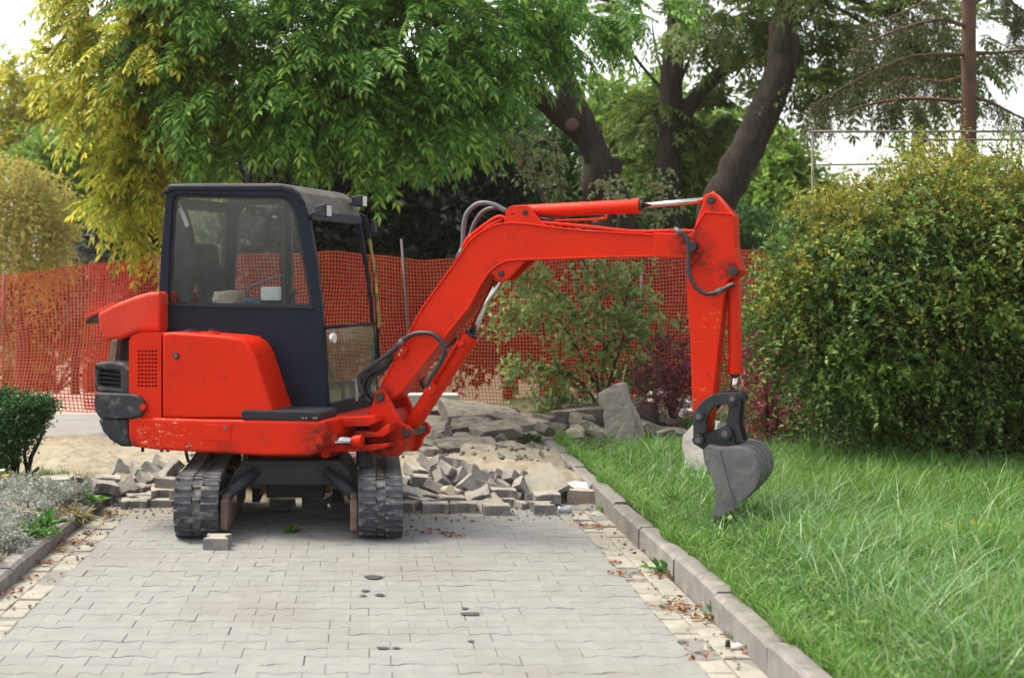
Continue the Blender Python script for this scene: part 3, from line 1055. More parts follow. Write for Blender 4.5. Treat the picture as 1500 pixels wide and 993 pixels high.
# small rubble that fills the heap
for i in range(20):
    px = rnd.uniform(600, 980)
    if 735 < px < 795: continue
    Y = rnd.uniform(14.3, 15.9)
    s_ = rnd.uniform(0.07, 0.2)
    put_rock("rubble_stone", (P(px, 640, Y).x, Y, 0.05 + rnd.uniform(0, 0.12) + (0.05 if px > 790 else 0)), (s_ * 1.4, s_, s_ * 0.7), (rnd.uniform(-.5, .5), rnd.uniform(-.5, .5), rnd.uniform(0, 3)), 60 + i, M[rnd.choice(['stone', 'stone_dark', 'stone'])],
             "small rubble stone wedged between the large slabs behind the excavator", "stone", "small rubble stones", amp=0.15, cuts=2)

# the upright pale stone in the grass
us = MB()
upx = [(876, 577), (901, 563), (908, 564), (922, 590), (930, 612), (929, 640), (925, 662), (906, 672), (893, 655), (886, 630), (884, 608), (886, 598), (878, 594)]
us.prism([[((a - 905) * 14.0 / F, CH - (b - VY) * 14.0 / F) for a, b in upx]], lambda a, b, k: Vector(((905 - VX) * 14.0 / F + a + (0.10 + 0.05 * math.sin(9 * b)) * k, 14.0 + 0.16 * k + 0.10 * (b - 0.3), b + 0.01 * k)))
uso = us.build("upright_stone", M['stone_pale'], bevel=0.008, origin=P(905, 672, 14.05))
sb = uso.modifiers.new("sub", 'SUBSURF')
sb.subdivision_type = 'SIMPLE'
sb.levels = sb.render_levels = 4
tx = bpy.data.textures.new("stone_relief", 'CLOUDS')
tx.noise_scale = 0.07
dp = uso.modifiers.new("relief", 'DISPLACE')
dp.texture = tx
dp.strength = 0.016
tag(uso, "tall pale stone slab standing upright in the grass", "stone")

M['boulder'] = mat('grey_boulder', (0.34, 0.335, 0.325), (0.26, 0.25, 0.25), 4, 0.9, bump=0.8, bscale=20)
put_rock("boulder", P(1050, 655, 11.4), (0.40, 0.35, 0.42), (0, 0.2, 0.4), 91, M['boulder'], "pale rounded boulder behind the bucket links", "boulder", None, 0.1, 4, 0.3)
put_rock("stone_block", P(850, 729, 11.32), (0.22, 0.16, 0.135), (0.0, 0.03, -0.06), 77, M['stone_pale'], "squared pale stone block lying against the right kerb by the tin can", "stone", None, 0.04, 3, 0.07)

# low wall and concrete blocks along the foot of the fence
lw = thing("low_wall", (P(760, 597, 17.4).x, 17.4, 0), "low weathered stone wall running below the red mesh", "wall")
xx = P(585, 600, 17.4).x
wall_end = P(1030, 600, 17.4).x
k = 0
while xx < wall_end:
    w = rnd.uniform(0.35, 0.6)
    rock_mb(w - 0.01, 0.32, 0.17, 200 + k, 0.06, 2, 0.08).build("stone", M['stone'], lw, smooth=38, origin=None).location = (xx + w / 2 - lw.location.x, 0, 0.10 + rnd.gauss(0, 0.008))
    xx += w
    k += 1
xx = P(585, 600, 17.4).x + 0.2
while xx < wall_end - 0.3:
    w = rnd.uniform(0.35, 0.6)
    rock_mb(w - 0.01, 0.3, 0.10, 300 + k, 0.06, 2, 0.08).build("stone", M['stone_dark'], lw, smooth=38).location = (xx + w / 2 - lw.location.x, 0, 0.235)
    xx += w
    k += 1


def cblock(a, b, t, bt, Y, dep, label):
    p0, p1 = P(a, bt, Y), P(b, t, Y)
    o = MB().box((p0.x, Y, p0.z), (p1.x, Y + dep, p1.z)).build("concrete_block", M['concrete'], bevel=0.012, origin=((p0.x + p1.x) / 2, Y, p0.z))
    return tag(o, label, "block")


cblock(585, 672, 578, 602, 17.0, 0.3, "long pale concrete block at the fence foot behind the boom cylinder")
cblock(955, 992, 575, 600, 16.9, 0.3, "pale concrete block at the fence foot right of the upright stone")
cblock(999, 1014, 588, 604, 16.9, 0.3, "small pale concrete block just left of the excavator arm")
cblock(1000, 1034, 601, 622, 16.5, 0.3, "grey concrete block low behind the excavator arm's lower end")

# two slabs stacked on the bed, left
for (a, b, t, bt, Y, rz, lab) in ((57, 108, 698, 709, 11.05, 0.06, "upper concrete slab of the small stack on the left bed"), (62, 112, 709, 719, 11.1, -0.05, "lower concrete slab of the small stack on the left bed")):
    c = P((a + b) / 2, (t + bt) / 2, Y)
    o = MB().box((-(b - a) * Y / F / 2, -0.14, -0.027), ((b - a) * Y / F / 2, 0.14, 0.027)).build("paving_slab", M['paver_loose'], bevel=0.008)
    o.location = c
    o.rotation_euler = (0.02, -0.05, rz)
    tag(o, lab, "slab")
put_rock("stone_chip", P(116, 703, 11.1), (0.09, 0.1, 0.06), (0, 0.1, 0.2), 93, M['stone_dark'], "dark stone chip at the right end of the slab stack on the bed", "stone")

# ------------------------------------------------------------------ loose pavers
lp0 = paver_mb(0.075, 0.0005, 0.006).build("loose_paver", M['paver_loose'])
lmesh = lp0.data
bpy.data.objects.remove(lp0)
for v in lmesh.vertices:
    v.co.z += 0.0375


def loose(px, py, Y, rx=0, ry=0, rz=0, label=None, group=None):
    o = bpy.data.objects.new("loose_paver", lmesh)
    COL.objects.link(o)
    o.location = P(px, py, Y)
    o.rotation_euler = (R(rx), R(ry), R(rz))
    return tag(o, label, "paver", group)


def onroad(px, pb, rz, label, rx=0, ry=0):
    g = G(px, pb)
    o = bpy.data.objects.new("loose_paver", lmesh)
    COL.objects.link(o)
    o.location = (g.x, g.y + 0.07, 0.036)
    o.rotation_euler = (R(rx), R(ry), R(rz))
    return tag(o, label, "paver")


onroad(317, 804, 88, "single pale notched paver on the road before the left track")
onroad(413, 747, 4, "notched paver lying flat under the machine, between the tracks")
o = loose(461, 739, 11.0, 88, 0, 2, "dark paver standing on edge under the machine, beside the flat one")
o = loose(496, 738, 10.95, 84, 60, 10, "dark paver standing on its corner beside the right track's inner side")
onroad(638, 752, 2, "first flat paver right of the right track, lowest row of the heap")
onroad(679, 751, -2, "second flat paver in the heap's lowest row, sandy on top")
onroad(728, 755, 1, "foremost flat paver of the heap with a dark heart-shaped spot")
onroad(797, 753, 92, "notched flat paver just left of the tin can")
onroad(600, 750, 60, "paver half hidden behind the right track, lowest in the heap")
PR, PL = [], []
for a in [(617, 736, 10.95, 10, 5, 60), (661, 733, 10.98, 2, 2, 8), (701, 727, 11.02, 24, -22, -10), (736, 722, 11.1, 0, 2, 2), (733, 735, 11.05, 2, 0, 8),
          (716, 741, 10.9, 30, -20, 20), (598, 722, 11.0, 25, 20, 20), (617, 703, 11.3, 4, 0, 92), (652, 678, 11.55, -20, 15, 20), (662, 691, 11.4, 20, 28, 40),
          (652, 706, 11.3, 35, 40, 30), (681, 706, 11.35, 60, 40, 20), (704, 700, 11.4, 70, 20, 10), (690, 717, 11.2, 50, 55, 0), (640, 718, 11.2, 20, 30, 70),
          (757, 703, 11.4, -15, 30, 20), (777, 708, 11.5, 80, 20, 0), (766, 720, 11.25, 40, 60, 20), (800, 728, 11.05, 6, -3, 5), (820, 712, 11.4, 15, 20, 30),
          (728, 701, 11.5, 10, 20, 40), (668, 722, 11.15, 12, 8, 50), (748, 733, 11.15, 20, 40, 80), (770, 742, 11.0, 5, 10, 30), (812, 740, 11.12, 20, 50, 30), (628, 728, 11.1, 10, 10, 10), (706, 735, 11.1, 8, 30, 60), (780, 733, 11.2, 10, 15, 100),
          (648, 694, 11.5, 30, 10, 80), (672, 699, 11.55, 10, 25, 10), (745, 712, 11.4, 20, 5, 40), (605, 734, 11.15, 5, 5, 20), (690, 733, 11.15, 4, 8, 95), (632, 741, 11.0, 3, 2, 40), (612, 690, 11.7, 20, 10, 30), (630, 682, 11.8, 30, 25, 60), (672, 684, 11.8, 15, 30, 15), (690, 690, 11.75, 40, 15, 50), (712, 712, 11.35, 15, 10, 75), (728, 714, 11.4, 35, 30, 15), (640, 704, 11.5, 10, 25, 100), (600, 706, 11.5, 12, 15, 40), (742, 700, 11.6, 25, 15, 70), (790, 742, 11.0, 5, 5, 60)]:
    PR.append((loose(*a, group="heap of loose pavers right of the track"), a))
o = MB().box((-0.2, -0.15, -0.025), (0.2, 0.15, 0.025)).build("paving_slab", M['gutter'], bevel=0.006)
o.location = P(789, 713, 11.3)
o.rotation_euler = (R(34), R(-26), R(12))
tag(o, "pale square slab leaning in the heap near the right kerb", "slab")
for a in [(158, 704, 11.35, 4, 3, 10), (182, 692, 11.75, 50, 30, 20), (182, 716, 11.25, 48, -24, 14), (208, 716, 11.35, 10, 4, 60), (204, 729, 11.2, 4, 0, 20), (222, 703, 11.5, 26, 8, 40), (250, 688, 11.45, 10, -48, 20),
          (247, 706, 11.3, 4, 2, 80), (240, 722, 11.2, 3, 0, 10), (238, 737, 11.08, 2, 1, 92), (219, 733, 11.15, 5, 0, 50), (211, 690, 11.7, 20, 15, 30), (227, 690, 11.7, 40, 10, 70), (237, 684, 11.8, 30, 30, 10), (246, 681, 11.85, 20, 10, 50),
          (200, 703, 11.6, 10, -12, 5), (172, 730, 11.25, 70, 10, 50), (188, 735, 11.2, 8, 0, 30), (228, 716, 11.4, 8, 6, 10), (255, 728, 11.3, 4, 4, 30), (262, 712, 11.5, 10, 8, 60), (232, 708, 11.55, 12, 30, 30), (262, 738, 11.15, 2, 2, 10), (268, 695, 11.6, 20, 20, 20)]:
    PL.append((loose(*a, group="heap of loose pavers left of the track"), a))
ORD = ["first", "second", "third", "fourth", "fifth", "sixth", "seventh", "eighth", "ninth", "tenth", "eleventh", "twelfth", "thirteenth", "fourteenth", "fifteenth", "sixteenth"]
for lst, hp, start in ((PR, "the right heap", "left"), (PL, "the left heap", "left")):
    lst.sort(key=lambda q: q[1][1])
    n3 = (len(lst) + 2) // 3
    for ti, tn in enumerate(("top", "middle", "bottom")):
        for k, (o, a_) in enumerate(sorted(lst[ti * n3:(ti + 1) * n3], key=lambda q: q[1][0])):
            t_ = max(abs(a_[3]), abs(a_[4]))
            o["label"] = ("flat" if t_ < 9 else "tilted" if t_ < 45 else "upended") + " paver, " + ORD[k] + " from left in the " + tn + " tier of " + hp
loose(197, 738, 11.0, 3, 0, 8, "thin sandy paver at the front foot of the left heap")
loose(152, 712, 11.15, 10, 12, 30, "paver overhanging the end of the left kerb")

# small litter
t = thing("tin_can", P(826, 752, 10.75), "crushed pale tin can lying beside a notched paver", "can")
c = P(826, 747, 10.75)
MB().tube([c + Vector((-0.05, -0.02, 0.0)), c + Vector((-0.045, -0.018, 0)), c + Vector((0.0, 0.0, -0.004)), c + Vector((0.045, 0.018, 0.003)), c + Vector((0.05, 0.02, 0.003))], [0.028, 0.033, 0.027, 0.033, 0.028], 16).build("can_body", M['tin'], t, smooth=40)
MB().tube([c + Vector((-0.052, -0.021, 0.0)), c + Vector((-0.050, -0.0205, 0))], 0.022, 14).build("can_lid", M['lens'], t)
t = thing("paper_cup", P(655, 722, 10.85), "cream paper cup lying on its side in the right heap", "cup")
c = P(660, 718, 10.82)
d = Vector((0.55, -0.8, 0.12)).normalized()
MB().tube([c - d * 0.09, c, c + d * 0.002, c - d * 0.01, c - d * 0.085], [0.028, 0.042, 0.040, 0.038, 0.025], 18, cap=False).build("cup_wall", M['cup'], t, smooth=60)
MB().tube([c - d * 0.092, c - d * 0.088], 0.029, 18).build("cup_base", M['cup'], t)
o = rock_mb(0.3, 0.12, 0.06, 401, 0.5, 3, 0.3).build("plastic_bag", M['plastic_blue'], smooth=True)
o.location = P(850, 713, 11.5)
tag(o, "crumpled pale plastic bag behind the stone block at the kerb", "bag")
t = thing("bottle_scrap", G(1072, 951), "small white scrap with a dark cap lying in the right gutter", "litter")
c = G(1072, 951)
MB().tube([c + Vector((0.0, 0, 0.012)), c + Vector((0.03, 0.01, 0.014)), c + Vector((0.06, 0.0, 0.012))], [0.008, 0.018, 0.006], 8).build("scrap", M['white'], t, smooth=True)
MB().tube([c + Vector((-0.015, 0.02, 0.006)), c + Vector((-0.012, 0.025, 0.04))], [0.014, 0.010], 8).build("cap", M['black'], t)
for (px, py, s_, lab) in ((690, 900, 0.045, "large dark oil spot on the road right of the centre"), (547, 846, 0.05, "long dark oil spot on the road below the right track"), (560, 950, 0.03, "small dark oil spot near the bottom edge of the picture")):
    pass

# ================================================================== RED MESH FENCE
FP = [(-140, 15.4, 410, 604), (-60, 15.5, 407, 602), (0, 15.6, 404, 600), (120, 16.2, 391, 603), (233, 17, 374, 606), (380, 18, 372, 608), (500, 18.5, 371, 607), (590, 19, 377, 603), (640, 19.2, 382, 602), (760, 19.6, 380, 600), (900, 19.9, 375, 600), (1080, 20.1, 368, 600), (1140, 20.2, 373, 600), (1190, 20.3, 386, 600), (1300, 20.4, 395, 600)]
tops = smooth_pts([P(a, t, Y) for a, Y, t, b in FP], 12)
bots = smooth_pts([P(a, b, Y) for a, Y, t, b in FP], 12)


def resample(pts, step):
    out = [pts[0].copy()]
    acc = 0.0
    idx = [0.0]
    for i in range(1, len(pts)):
        seg = (pts[i] - pts[i - 1]).length
        d = step - acc
        while d <= seg:
            out.append(pts[i - 1].lerp(pts[i], d / seg))
            idx.append(i - 1 + d / seg)
            d += step
        acc = (acc + seg) % step if seg else acc
        acc = seg - (d - step)
    return out, idx


def mesh_net(i0, i1, yoff, step, nh, wv, wh, th, seed, sag=1.0):
    a = tops[i0:i1]
    b = bots[i0:i1]
    ta, idx = resample(a, step)
    bb = []
    for f_ in idx:
        k = min(int(f_), len(b) - 2)
        bb.append(b[k].lerp(b[k + 1], f_ - k))
    T = np.array([tuple(v) for v in ta])
    B = np.array([tuple(v) for v in bb])
    n = len(T)
    s = np.arange(n) * step
    u = np.linspace(0, 1, nh)
    Pn = T[:, None] * (1 - u)[None, :, None] + B[:, None] * u[None, :, None]
    ph = seed * 1.7
    rip = 0.05 * np.sin(1.9 * s + ph)[:, None] * (0.4 + u)[None] + 0.03 * np.sin(4.7 * s + 2 * ph)[:, None] * u[None] + 0.03 * np.sin(3.0 * s[:, None] + 5 * u[None] + ph)
    Pn[..., 1] += rip + yoff
    Pn[..., 2] += 0.012 * np.sin(3.3 * s + ph)[:, None] + 0.008 * np.sin(7 * s[:, None] + 9 * u[None])
    Pn[..., 0] += sag * (0.03 * np.sin(2.3 * s[:, None] + 6 * u[None] + ph) + 0.012 * np.sin(11 * u[None] + s[:, None]))
    V, Fq = [], []
    base = 0
    # upright and level strands with a flat rectangular section
    for (arr, w, axis) in ((Pn, wv, 0), (np.transpose(Pn, (1, 0, 2)), wh, 1)):
        m, L = arr.shape[:2]
        if axis == 0:
            off = np.array([w / 2, 0, 0])
        else:
            off = np.array([0, 0, w / 2])
        dy = np.array([0, th / 2, 0])
        sh = 0.0004 if axis else 0
        c = np.stack([arr - off - dy, arr + off - dy, arr + off + dy, arr - off + dy], 2) + np.array([0, sh, 0])
        V.append(c.reshape(-1, 3))
        i = (np.arange(m)[:, None] * L + np.arange(L - 1)[None]) * 4 + base
        for k in range(4):
            k2 = (k + 1) % 4
            Fq.append(np.stack([i + k, i + k2, i + 4 + k2, i + 4 + k], -1).reshape(-1, 4))
        base += m * L * 4
    return np.concatenate(V), np.concatenate(Fq)


fence = thing("mesh_fence", (0, 18.0, 0), "orange-red plastic safety mesh fence stretched behind the excavator", "fence")
V, Fq = mesh_net(0, len(tops), 0, 0.046, 44, 0.0112, 0.0108, 0.003, 1)
np_mesh("mesh_sheet", V, Fq, M['fence'], fence)
V, Fq = mesh_net(36, 46, 0.16, 0.046, 44, 0.0125, 0.012, 0.003, 4)
o = np_mesh("mesh_sheet", V, Fq, M['fence_magenta'], fence)
o["label"] = "magenta overlapping length of mesh"
for (a, t, b, bt, Y) in ((588, 350, 606, 600, 18.95), (940, 380, 936, 600, 19.85), (232, 372, 236, 626, 17.05), (6, 400, 4, 655, 15.65)):
    MB().tube([P(a, t, Y), P(b, bt, Y)], 0.016, 8).build("fence_post", M['post'], fence, smooth=True)

# oil stains on the paving
for (px, py, sx) in ((690, 900, 0.05), (547, 846, 0.055), (560, 950, 0.03), (681, 892, 0.02), (535, 866, 0.025), (556, 872, 0.03), (690, 940, 0.018), (580, 950, 0.02), (532, 873, 0.02)):
    g = G(px, py)
    n = 18
    vs = [(g.x + sx * (1 + 0.2 * math.sin(3 * a + px)) * math.cos(a), g.y + sx * 0.9 * (1 + 0.2 * math.sin(2 * a + py)) * math.sin(a), 0.0065) for a in [2 * math.pi * i / n for i in range(n)]]
    MB().add(vs, [tuple(range(n))]).build("oil_stain", M['oil'] if 'oil' in M else M.setdefault('oil', mat('oil_stain', (0.045, 0.045, 0.055), (0.08, 0.08, 0.085), 20, 0.5)), road)

# ================================================================== THE EXCAVATOR
CXU, YF, YB = -0.53, 9.5, 11.35           # undercarriage middle, front and back of the tracks
EX = thing("excavator", (CXU, 10.42, 0), "red mini excavator with navy black cab standing on the paved road", "excavator")
U = Frame(-0.554, 10.42, 21)
B = Frame(0.157, 10.04, 25)


M['red_boom'] = paintmat('red_boom_paint', (0.63, 0.021, 0.0028), (0.55, 0.017, 0.003), (0.50, 0.24, 0.09), (0.20, 0.012, 0.008), 0.60, 0.77,
                         scuffs=[(B.wp(586, 500, -0.11), 0.08)], greasy=[(B.wp(733, 401, -0.1), 0.12), (B.wp(1005, 358, -0.12), 0.13), (B.wp(768, 311, -0.1), 0.08), (B.wp(560, 580, -0.1), 0.12)])
M['red_arm'] = paintmat('red_arm_paint', (0.63, 0.021, 0.003), (0.55, 0.017, 0.0035), (0.56, 0.26, 0.06), (0.22, 0.02, 0.012), 0.57, 0.69,
                        scuffs=[(B.wp(1025, 600, -0.09), 0.26), (B.wp(1045, 470, -0.09), 0.1)], greasy=[(B.wp(1014, 365, -0.1), 0.17), (B.wp(1070, 398, -0.1), 0.11), (B.wp(1041, 293, -0.1), 0.07), (B.wp(1028, 625, -0.09), 0.14)])
M['red_skirt'] = paintmat('red_skirt_paint', (0.63, 0.021, 0.003), (0.55, 0.017, 0.0035), (0.56, 0.42, 0.27), (0.22, 0.02, 0.012), 0.57, 0.70,
                          scuffs=[(U.wp(222, 640, -0.74), 0.27), (U.wp(270, 655, -0.74), 0.16), (U.wp(258, 616, -0.74), 0.06)], greasy=[(U.wp(470, 650, -0.74), 0.22), (U.wp(190, 655, -0.74), 0.1), (U.wp(330, 668, -0.74), 0.12)])
M['red_post'] = paintmat('red_swing_paint', (0.60, 0.019, 0.003), (0.50, 0.015, 0.0035), (0.45, 0.2, 0.1), (0.22, 0.02, 0.012), 0.55, 0.72,
                         greasy=[(B.wp(560, 655, -0.17), 0.2), (B.wp(595, 634, -0.17), 0.12), (B.wp(525, 640, -0.3), 0.16), (B.wp(556, 581, -0.17), 0.08)])
# ---- tracks
def track_path(n=120):
    pts = []
    c1, r1 = (YF + 0.22, 0.215), 0.195
    c2, r2 = (YB - 0.235, 0.245), 0.225
    # front idler (nearer, smaller) and rear sprocket joined by straight runs
    for i in range(16):
        a = R(270 - 180 * i / 15)
        pts.append(Vector((0, c1[0] + r1 * math.cos(a), c1[1] + r1 * math.sin(a))))
    for i in range(1, 12):
        t = i / 12
        sag = -0.018 * math.sin(math.pi * t)
        pts.append(Vector((0, c1[0] + (c2[0] - c1[0]) * t, (c1[1] + r1) * (1 - t) + (c2[1] + r2) * t + sag)))
    for i in range(16):
        a = R(90 - 180 * i / 15)
        pts.append(Vector((0, c2[0] + r2 * math.cos(a), c2[1] + r2 * math.sin(a))))
    for i in range(1, 12):
        t = i / 12
        pts.append(Vector((0, c2[0] + (c1[0] - c2[0]) * t, 0.02)))
    return pts


def closed_resample(pts, n):
    q = pts + [pts[0]]
    L = [0]
    for i in range(1, len(q)):
        L.append(L[-1] + (q[i] - q[i - 1]).length)
    out = []
    for k in range(n):
        d = L[-1] * k / n
        i = max(j for j in range(len(L)) if L[j] <= d)
        i = min(i, len(q) - 2)
        out.append(q[i].lerp(q[i + 1], (d - L[i]) / max(L[i + 1] - L[i], 1e-9)))
    return out


TP = closed_resample(track_path(), 44)
M['drive'] = mat('worn_drive_link', (0.06, 0.05, 0.048), (0.13, 0.12, 0.115), 30, 0.6, 0.3)
lg = MB().add([(x_ * (0.97 if h_ > 0 else 1), y_ * s_, h_) for (h_, s_) in ((-0.004, 1.0), (0.020, 0.8)) for (x_, y_) in ((-0.059, -0.031), (0.059, -0.031), (0.059, 0.031), (-0.059, 0.031))],
              [(3, 2, 1, 0), (4, 5, 6, 7), (0, 1, 5, 4), (1, 2, 6, 5), (2, 3, 7, 6), (3, 0, 4, 7)]).build("track_lug", M['rubber'])
lbm = bmesh.new()
lbm.from_mesh(lg.data)
bmesh.ops.bevel(lbm, geom=list(lbm.edges), offset=0.004, segments=1, affect='EDGES')
lbm.to_mesh(lg.data)
lbm.free()
lug_me = lg.data
bpy.data.objects.remove(lg)
for side, xo in (("left", CXU - 0.62), ("right", CXU + 0.62)):
    w = 0.30
    fine = closed_resample(track_path(), 132)
    mb = MB()
    n = len(fine)
    vs, fs = [], []
    for i, p in enumerate(fine):
        t = (fine[(i + 1) % n] - fine[i - 1]).normalized()
        nr = Vector((0, t.z, -t.y))
        if nr.dot(p - Vector((0, (YF + YB) / 2, 0.23))) < 0: nr = -nr
        for (xx, hh) in ((-w / 2, 0.0), (w / 2, 0.0), (w / 2, -0.03), (-w / 2, -0.03)):
            q = p + nr * hh
            vs.append((xo + xx, q.y, q.z))
    for i in range(n):
        j = (i + 1) % n
        for k in range(4):
            k2 = (k + 1) % 4
            fs.append((i * 4 + k, i * 4 + k2, j * 4 + k2, j * 4 + k))
    mb.add(vs, fs)
    belt = mb.build("track_belt", M['rubber'], EX, smooth=40)
    drv = MB()
    n = len(TP)
    for i, p in enumerate(TP):
        for half, (xa, xb) in enumerate(((-0.148, -0.03), (0.03, 0.148))):
            f_ = 0.0 if half == 0 else 0.5
            q = p.lerp(TP[(i + 1) % n], f_)
            t = (TP[(i + 1) % n] - TP[i - 1]).normalized()
            nr = Vector((0, t.z, -t.y))
            if nr.dot(q - Vector((0, (YF + YB) / 2, 0.23))) < 0: nr = -nr
            jig = rnd.uniform(-0.003, 0.003)
            lo_ = bpy.data.objects.new("track_lug", lug_me)
            COL.objects.link(lo_)
            lo_.parent = belt
            mid = (xa + xb) / 2
            g = q + t * jig
            lo_.location = Vector((xo + mid, g.y, g.z)) - wloc(EX)
            lo_.rotation_euler = (math.atan2(-nr.y, nr.z), 0, 0)
        g = p + nr * 0.004
        drv.tube([Vector((xo - 0.024, g.y, g.z)), Vector((xo + 0.024, g.y, g.z))], 0.013, 6)
    drv.build("drive_links", M['drive'], belt)["kind"] = "stuff"
    # wheels and side frame
    for (yc, zc, rr, nm) in ((YF + 0.22, 0.215, 0.162, "idler_wheel"), (YB - 0.235, 0.245, 0.19, "drive_sprocket")):
        MB().tube([(xo - 0.05, yc, zc), (xo + 0.05, yc, zc)], rr, 28).tube([(xo - 0.12, yc, zc), (xo + 0.12, yc, zc)], 0.06, 16).build(nm, M['rust'], EX, bevel=0.008)
    for k in range(3):
        yc = YF + 0.55 + 0.36 * k
        MB().tube([(xo - 0.10, yc, 0.11), (xo + 0.10, yc, 0.11)], 0.058, 16).build("track_roller", M['rust'], EX, bevel=0.005)
    inn = 1 if side == "left" else -1
    x_in = xo + inn * 0.155
    MB().prism([[(YF + 0.12, 0.06), (YF + 0.2, 0.05), (YB - 0.3, 0.05), (YB - 0.2, 0.16), (YB - 0.25, 0.30), (YF + 0.3, 0.29), (YF + 0.12, 0.27)]],
               lambda a, b, k: Vector((x_in + inn * 0.05 * k, a, b))).build("track_frame", M['rust'], EX, bevel=0.012)
    MB().box((xo - 0.12, YF + 0.45, 0.12), (xo + 0.12, YB - 0.45, 0.27)).build("side_beam", M['frame'], EX, bevel=0.015)
    MB().tube([(x_in + inn * 0.01, YF + 0.38, 0.25), (x_in + inn * 0.09, YF + 0.38, 0.25)], 0.05, 16).build("frame_boss", M['rust'], EX, bevel=0.006)

# cross frame between the tracks
W0 = Frame(0, 0, 0)
xf = MB()
prof = [(360, 674), (497, 674), (512, 690), (523, 712), (518, 736), (512, 734), (505, 716), (490, 711), (365, 711), (350, 718), (338, 735), (331, 733), (333, 708), (344, 690)]
lp = [(P(a, b, 9.95).x, P(a, b, 9.95).z) for a, b in prof]
xf.prism([lp], lambda a, b, k: Vector((a, 9.95 + 0.95 * k, b)))
xf.build("cross_frame", M['frame'], EX, bevel=0.012)
for s_ in (-1, 1):
    MB().tube([(CXU + s_ * 0.24, 9.92, 0.43), (CXU + s_ * 0.43, 9.86, 0.27), (CXU + s_ * 0.50, 9.86, 0.2)], [0.035, 0.05, 0.055], 12).build("frame_strut", M['frame'], EX, smooth=True)
sr = MB().tube([(-0.554, 10.42, 0.425), (-0.554, 10.42, 0.50)], 0.36, 40)
sr.build("slew_ring", M['frame'], EX, bevel=0.008)
MB().tube([(-0.554, 10.42, 0.46), (-0.554, 10.42, 0.515)], 0.33, 40).build("slew_seal", M['red_worn'], EX)
# centre box with the blade arms
MB().box((CXU - 0.2, 10.3, 0.18), (CXU + 0.22, 11.0, 0.30)).build("centre_box", M['frame'], EX, bevel=0.01)
bl = MB()
pr = [(11.56, 0.03), (11.53, 0.12), (11.53, 0.22), (11.56, 0.32), (11.60, 0.345), (11.615, 0.33), (11.575, 0.29), (11.555, 0.2), (11.56, 0.12), (11.585, 0.03)]
bl.prism([pr], lambda a, b, k: Vector((CXU - 0.78 + 1.56 * k, a, b)))
blade = bl.build("dozer_blade", M['rust'], EX, bevel=0.005)
for s_ in (-1, 1):
    MB().box((CXU + s_ * 0.3 - 0.03, 10.6, 0.1), (CXU + s_ * 0.3 + 0.03, 11.54, 0.2)).build("blade_arm", M['frame'], EX, bevel=0.008)
hs_ = [U.wp(272, 655, -0.5), U.wp(273, 664, -0.5), U.wp(276, 676, -0.48)]
MB().tube(smooth_pts(hs_), 0.012, 8).build("drain_hose", M['hose'], EX, smooth=True)

# ---- upper body
YN = -0.74
ch = MB().plate(U, [(187, 611), (300, 614), (476, 616), (476, 640), (470, 655), (455, 667), (380, 667), (230, 659), (192, 654), (188, 640)], YN, 0.72)
chassis = ch.build("chassis_skirt", M['red_skirt'], EX, bevel=0.022, seg=3)
rib = MB()
for cc in range(3):
    for rr_ in range(3):
        a, b = 305.5 + cc * 5.4, 627.5 + rr_ * 5.2
        q = U.wp(a, b, YN - 0.002)
        rib.tube([q + U.l * 0.0005, q - U.l * 0.0015], 0.0105, 8)
rib.build("vent_hole_discs", M['void'], chassis)  # raised black discs paint the dark of the holes, none are cut
fl = MB().plate(U, [(297, 621.5), (338, 622.5), (338, 645), (297, 644)], YN - 0.004, YN + 0.01)
fl.build("inspection_flap", M['red_worn'], chassis, bevel=0.003)
q = U.wp(330, 627, YN - 0.006)
MB().tube([q + U.l * 0.004, q - U.l * 0.004], 0.012, 10).build("flap_screw", M['steel'], chassis)
for a in (209, 237, 246):
    q = U.wp(a, 659, YN + 0.06)
    MB().tube([q + Vector((0, 0, 0.02)), q - Vector((0, 0, 0.012))], 0.012, 8).build("bolt", M['frame'], chassis)
# side hood: vented rear panel and main panel
vpn = MB()
def vpt(a, b, k):
    x_, z_ = U.px(a, b, -0.72)
    return U.w(x_, (-0.72, -0.702)[k], z_)
for q_ in ([(189, 612), (189, 500), (193, 492), (201, 488.5), (201, 612)], [(201, 488.5), (206, 487), (236, 487), (236, 511.5), (201, 511.5)], [(231, 511.5), (236, 511.5), (236, 612), (231, 612)], [(201, 568), (231, 568), (231, 612), (201, 612)]):
    vpn.prism([q_], vpt)
cw_, chh = 30 / 6, 56.5 / 10
for cc in range(6):
    for rr_ in range(10):
        a, b = 201 + (cc + 0.5) * cw_, 511.5 + (rr_ + 0.5) * chh
        sq = [(a + cw_ / 2 * u, b + chh / 2 * v) for u, v in ((1, 0), (1, 1), (0, 1), (-1, 1), (-1, 0), (-1, -1), (0, -1), (1, -1))]
        ho = [(a + 1.9 * math.cos(R(45 * i)), b + 1.9 * math.sin(R(45 * i))) for i in range(8)]
        vs = [vpt(*p_, 0) for p_ in sq] + [vpt(*p_, 0) for p_ in ho] + [vpt(*p_, 1) for p_ in ho]
        fs = []
        for i in range(8):
            j = (i + 1) % 8
            fs += [(i, j, j + 8, i + 8), (i + 8, j + 8, j + 16, i + 16)]
        vpn.add(vs, fs)
vpn.build("vent_panel", M['red'], EX, fix=False)
vp2 = MB().plate(U, [(190, 611), (190, 501), (194, 493), (207, 488), (235, 488), (235, 612)], -0.70, -0.36)
vp2.build("hood_rear", M['red'], EX, bevel=0.02, seg=3)
MB().plate(U, [(200, 511), (231, 511), (231, 568), (200, 568)], -0.7015, -0.699).build("vent_shade_sheet", M['void'], EX)  # black sheet painted in as the shade behind the punched holes
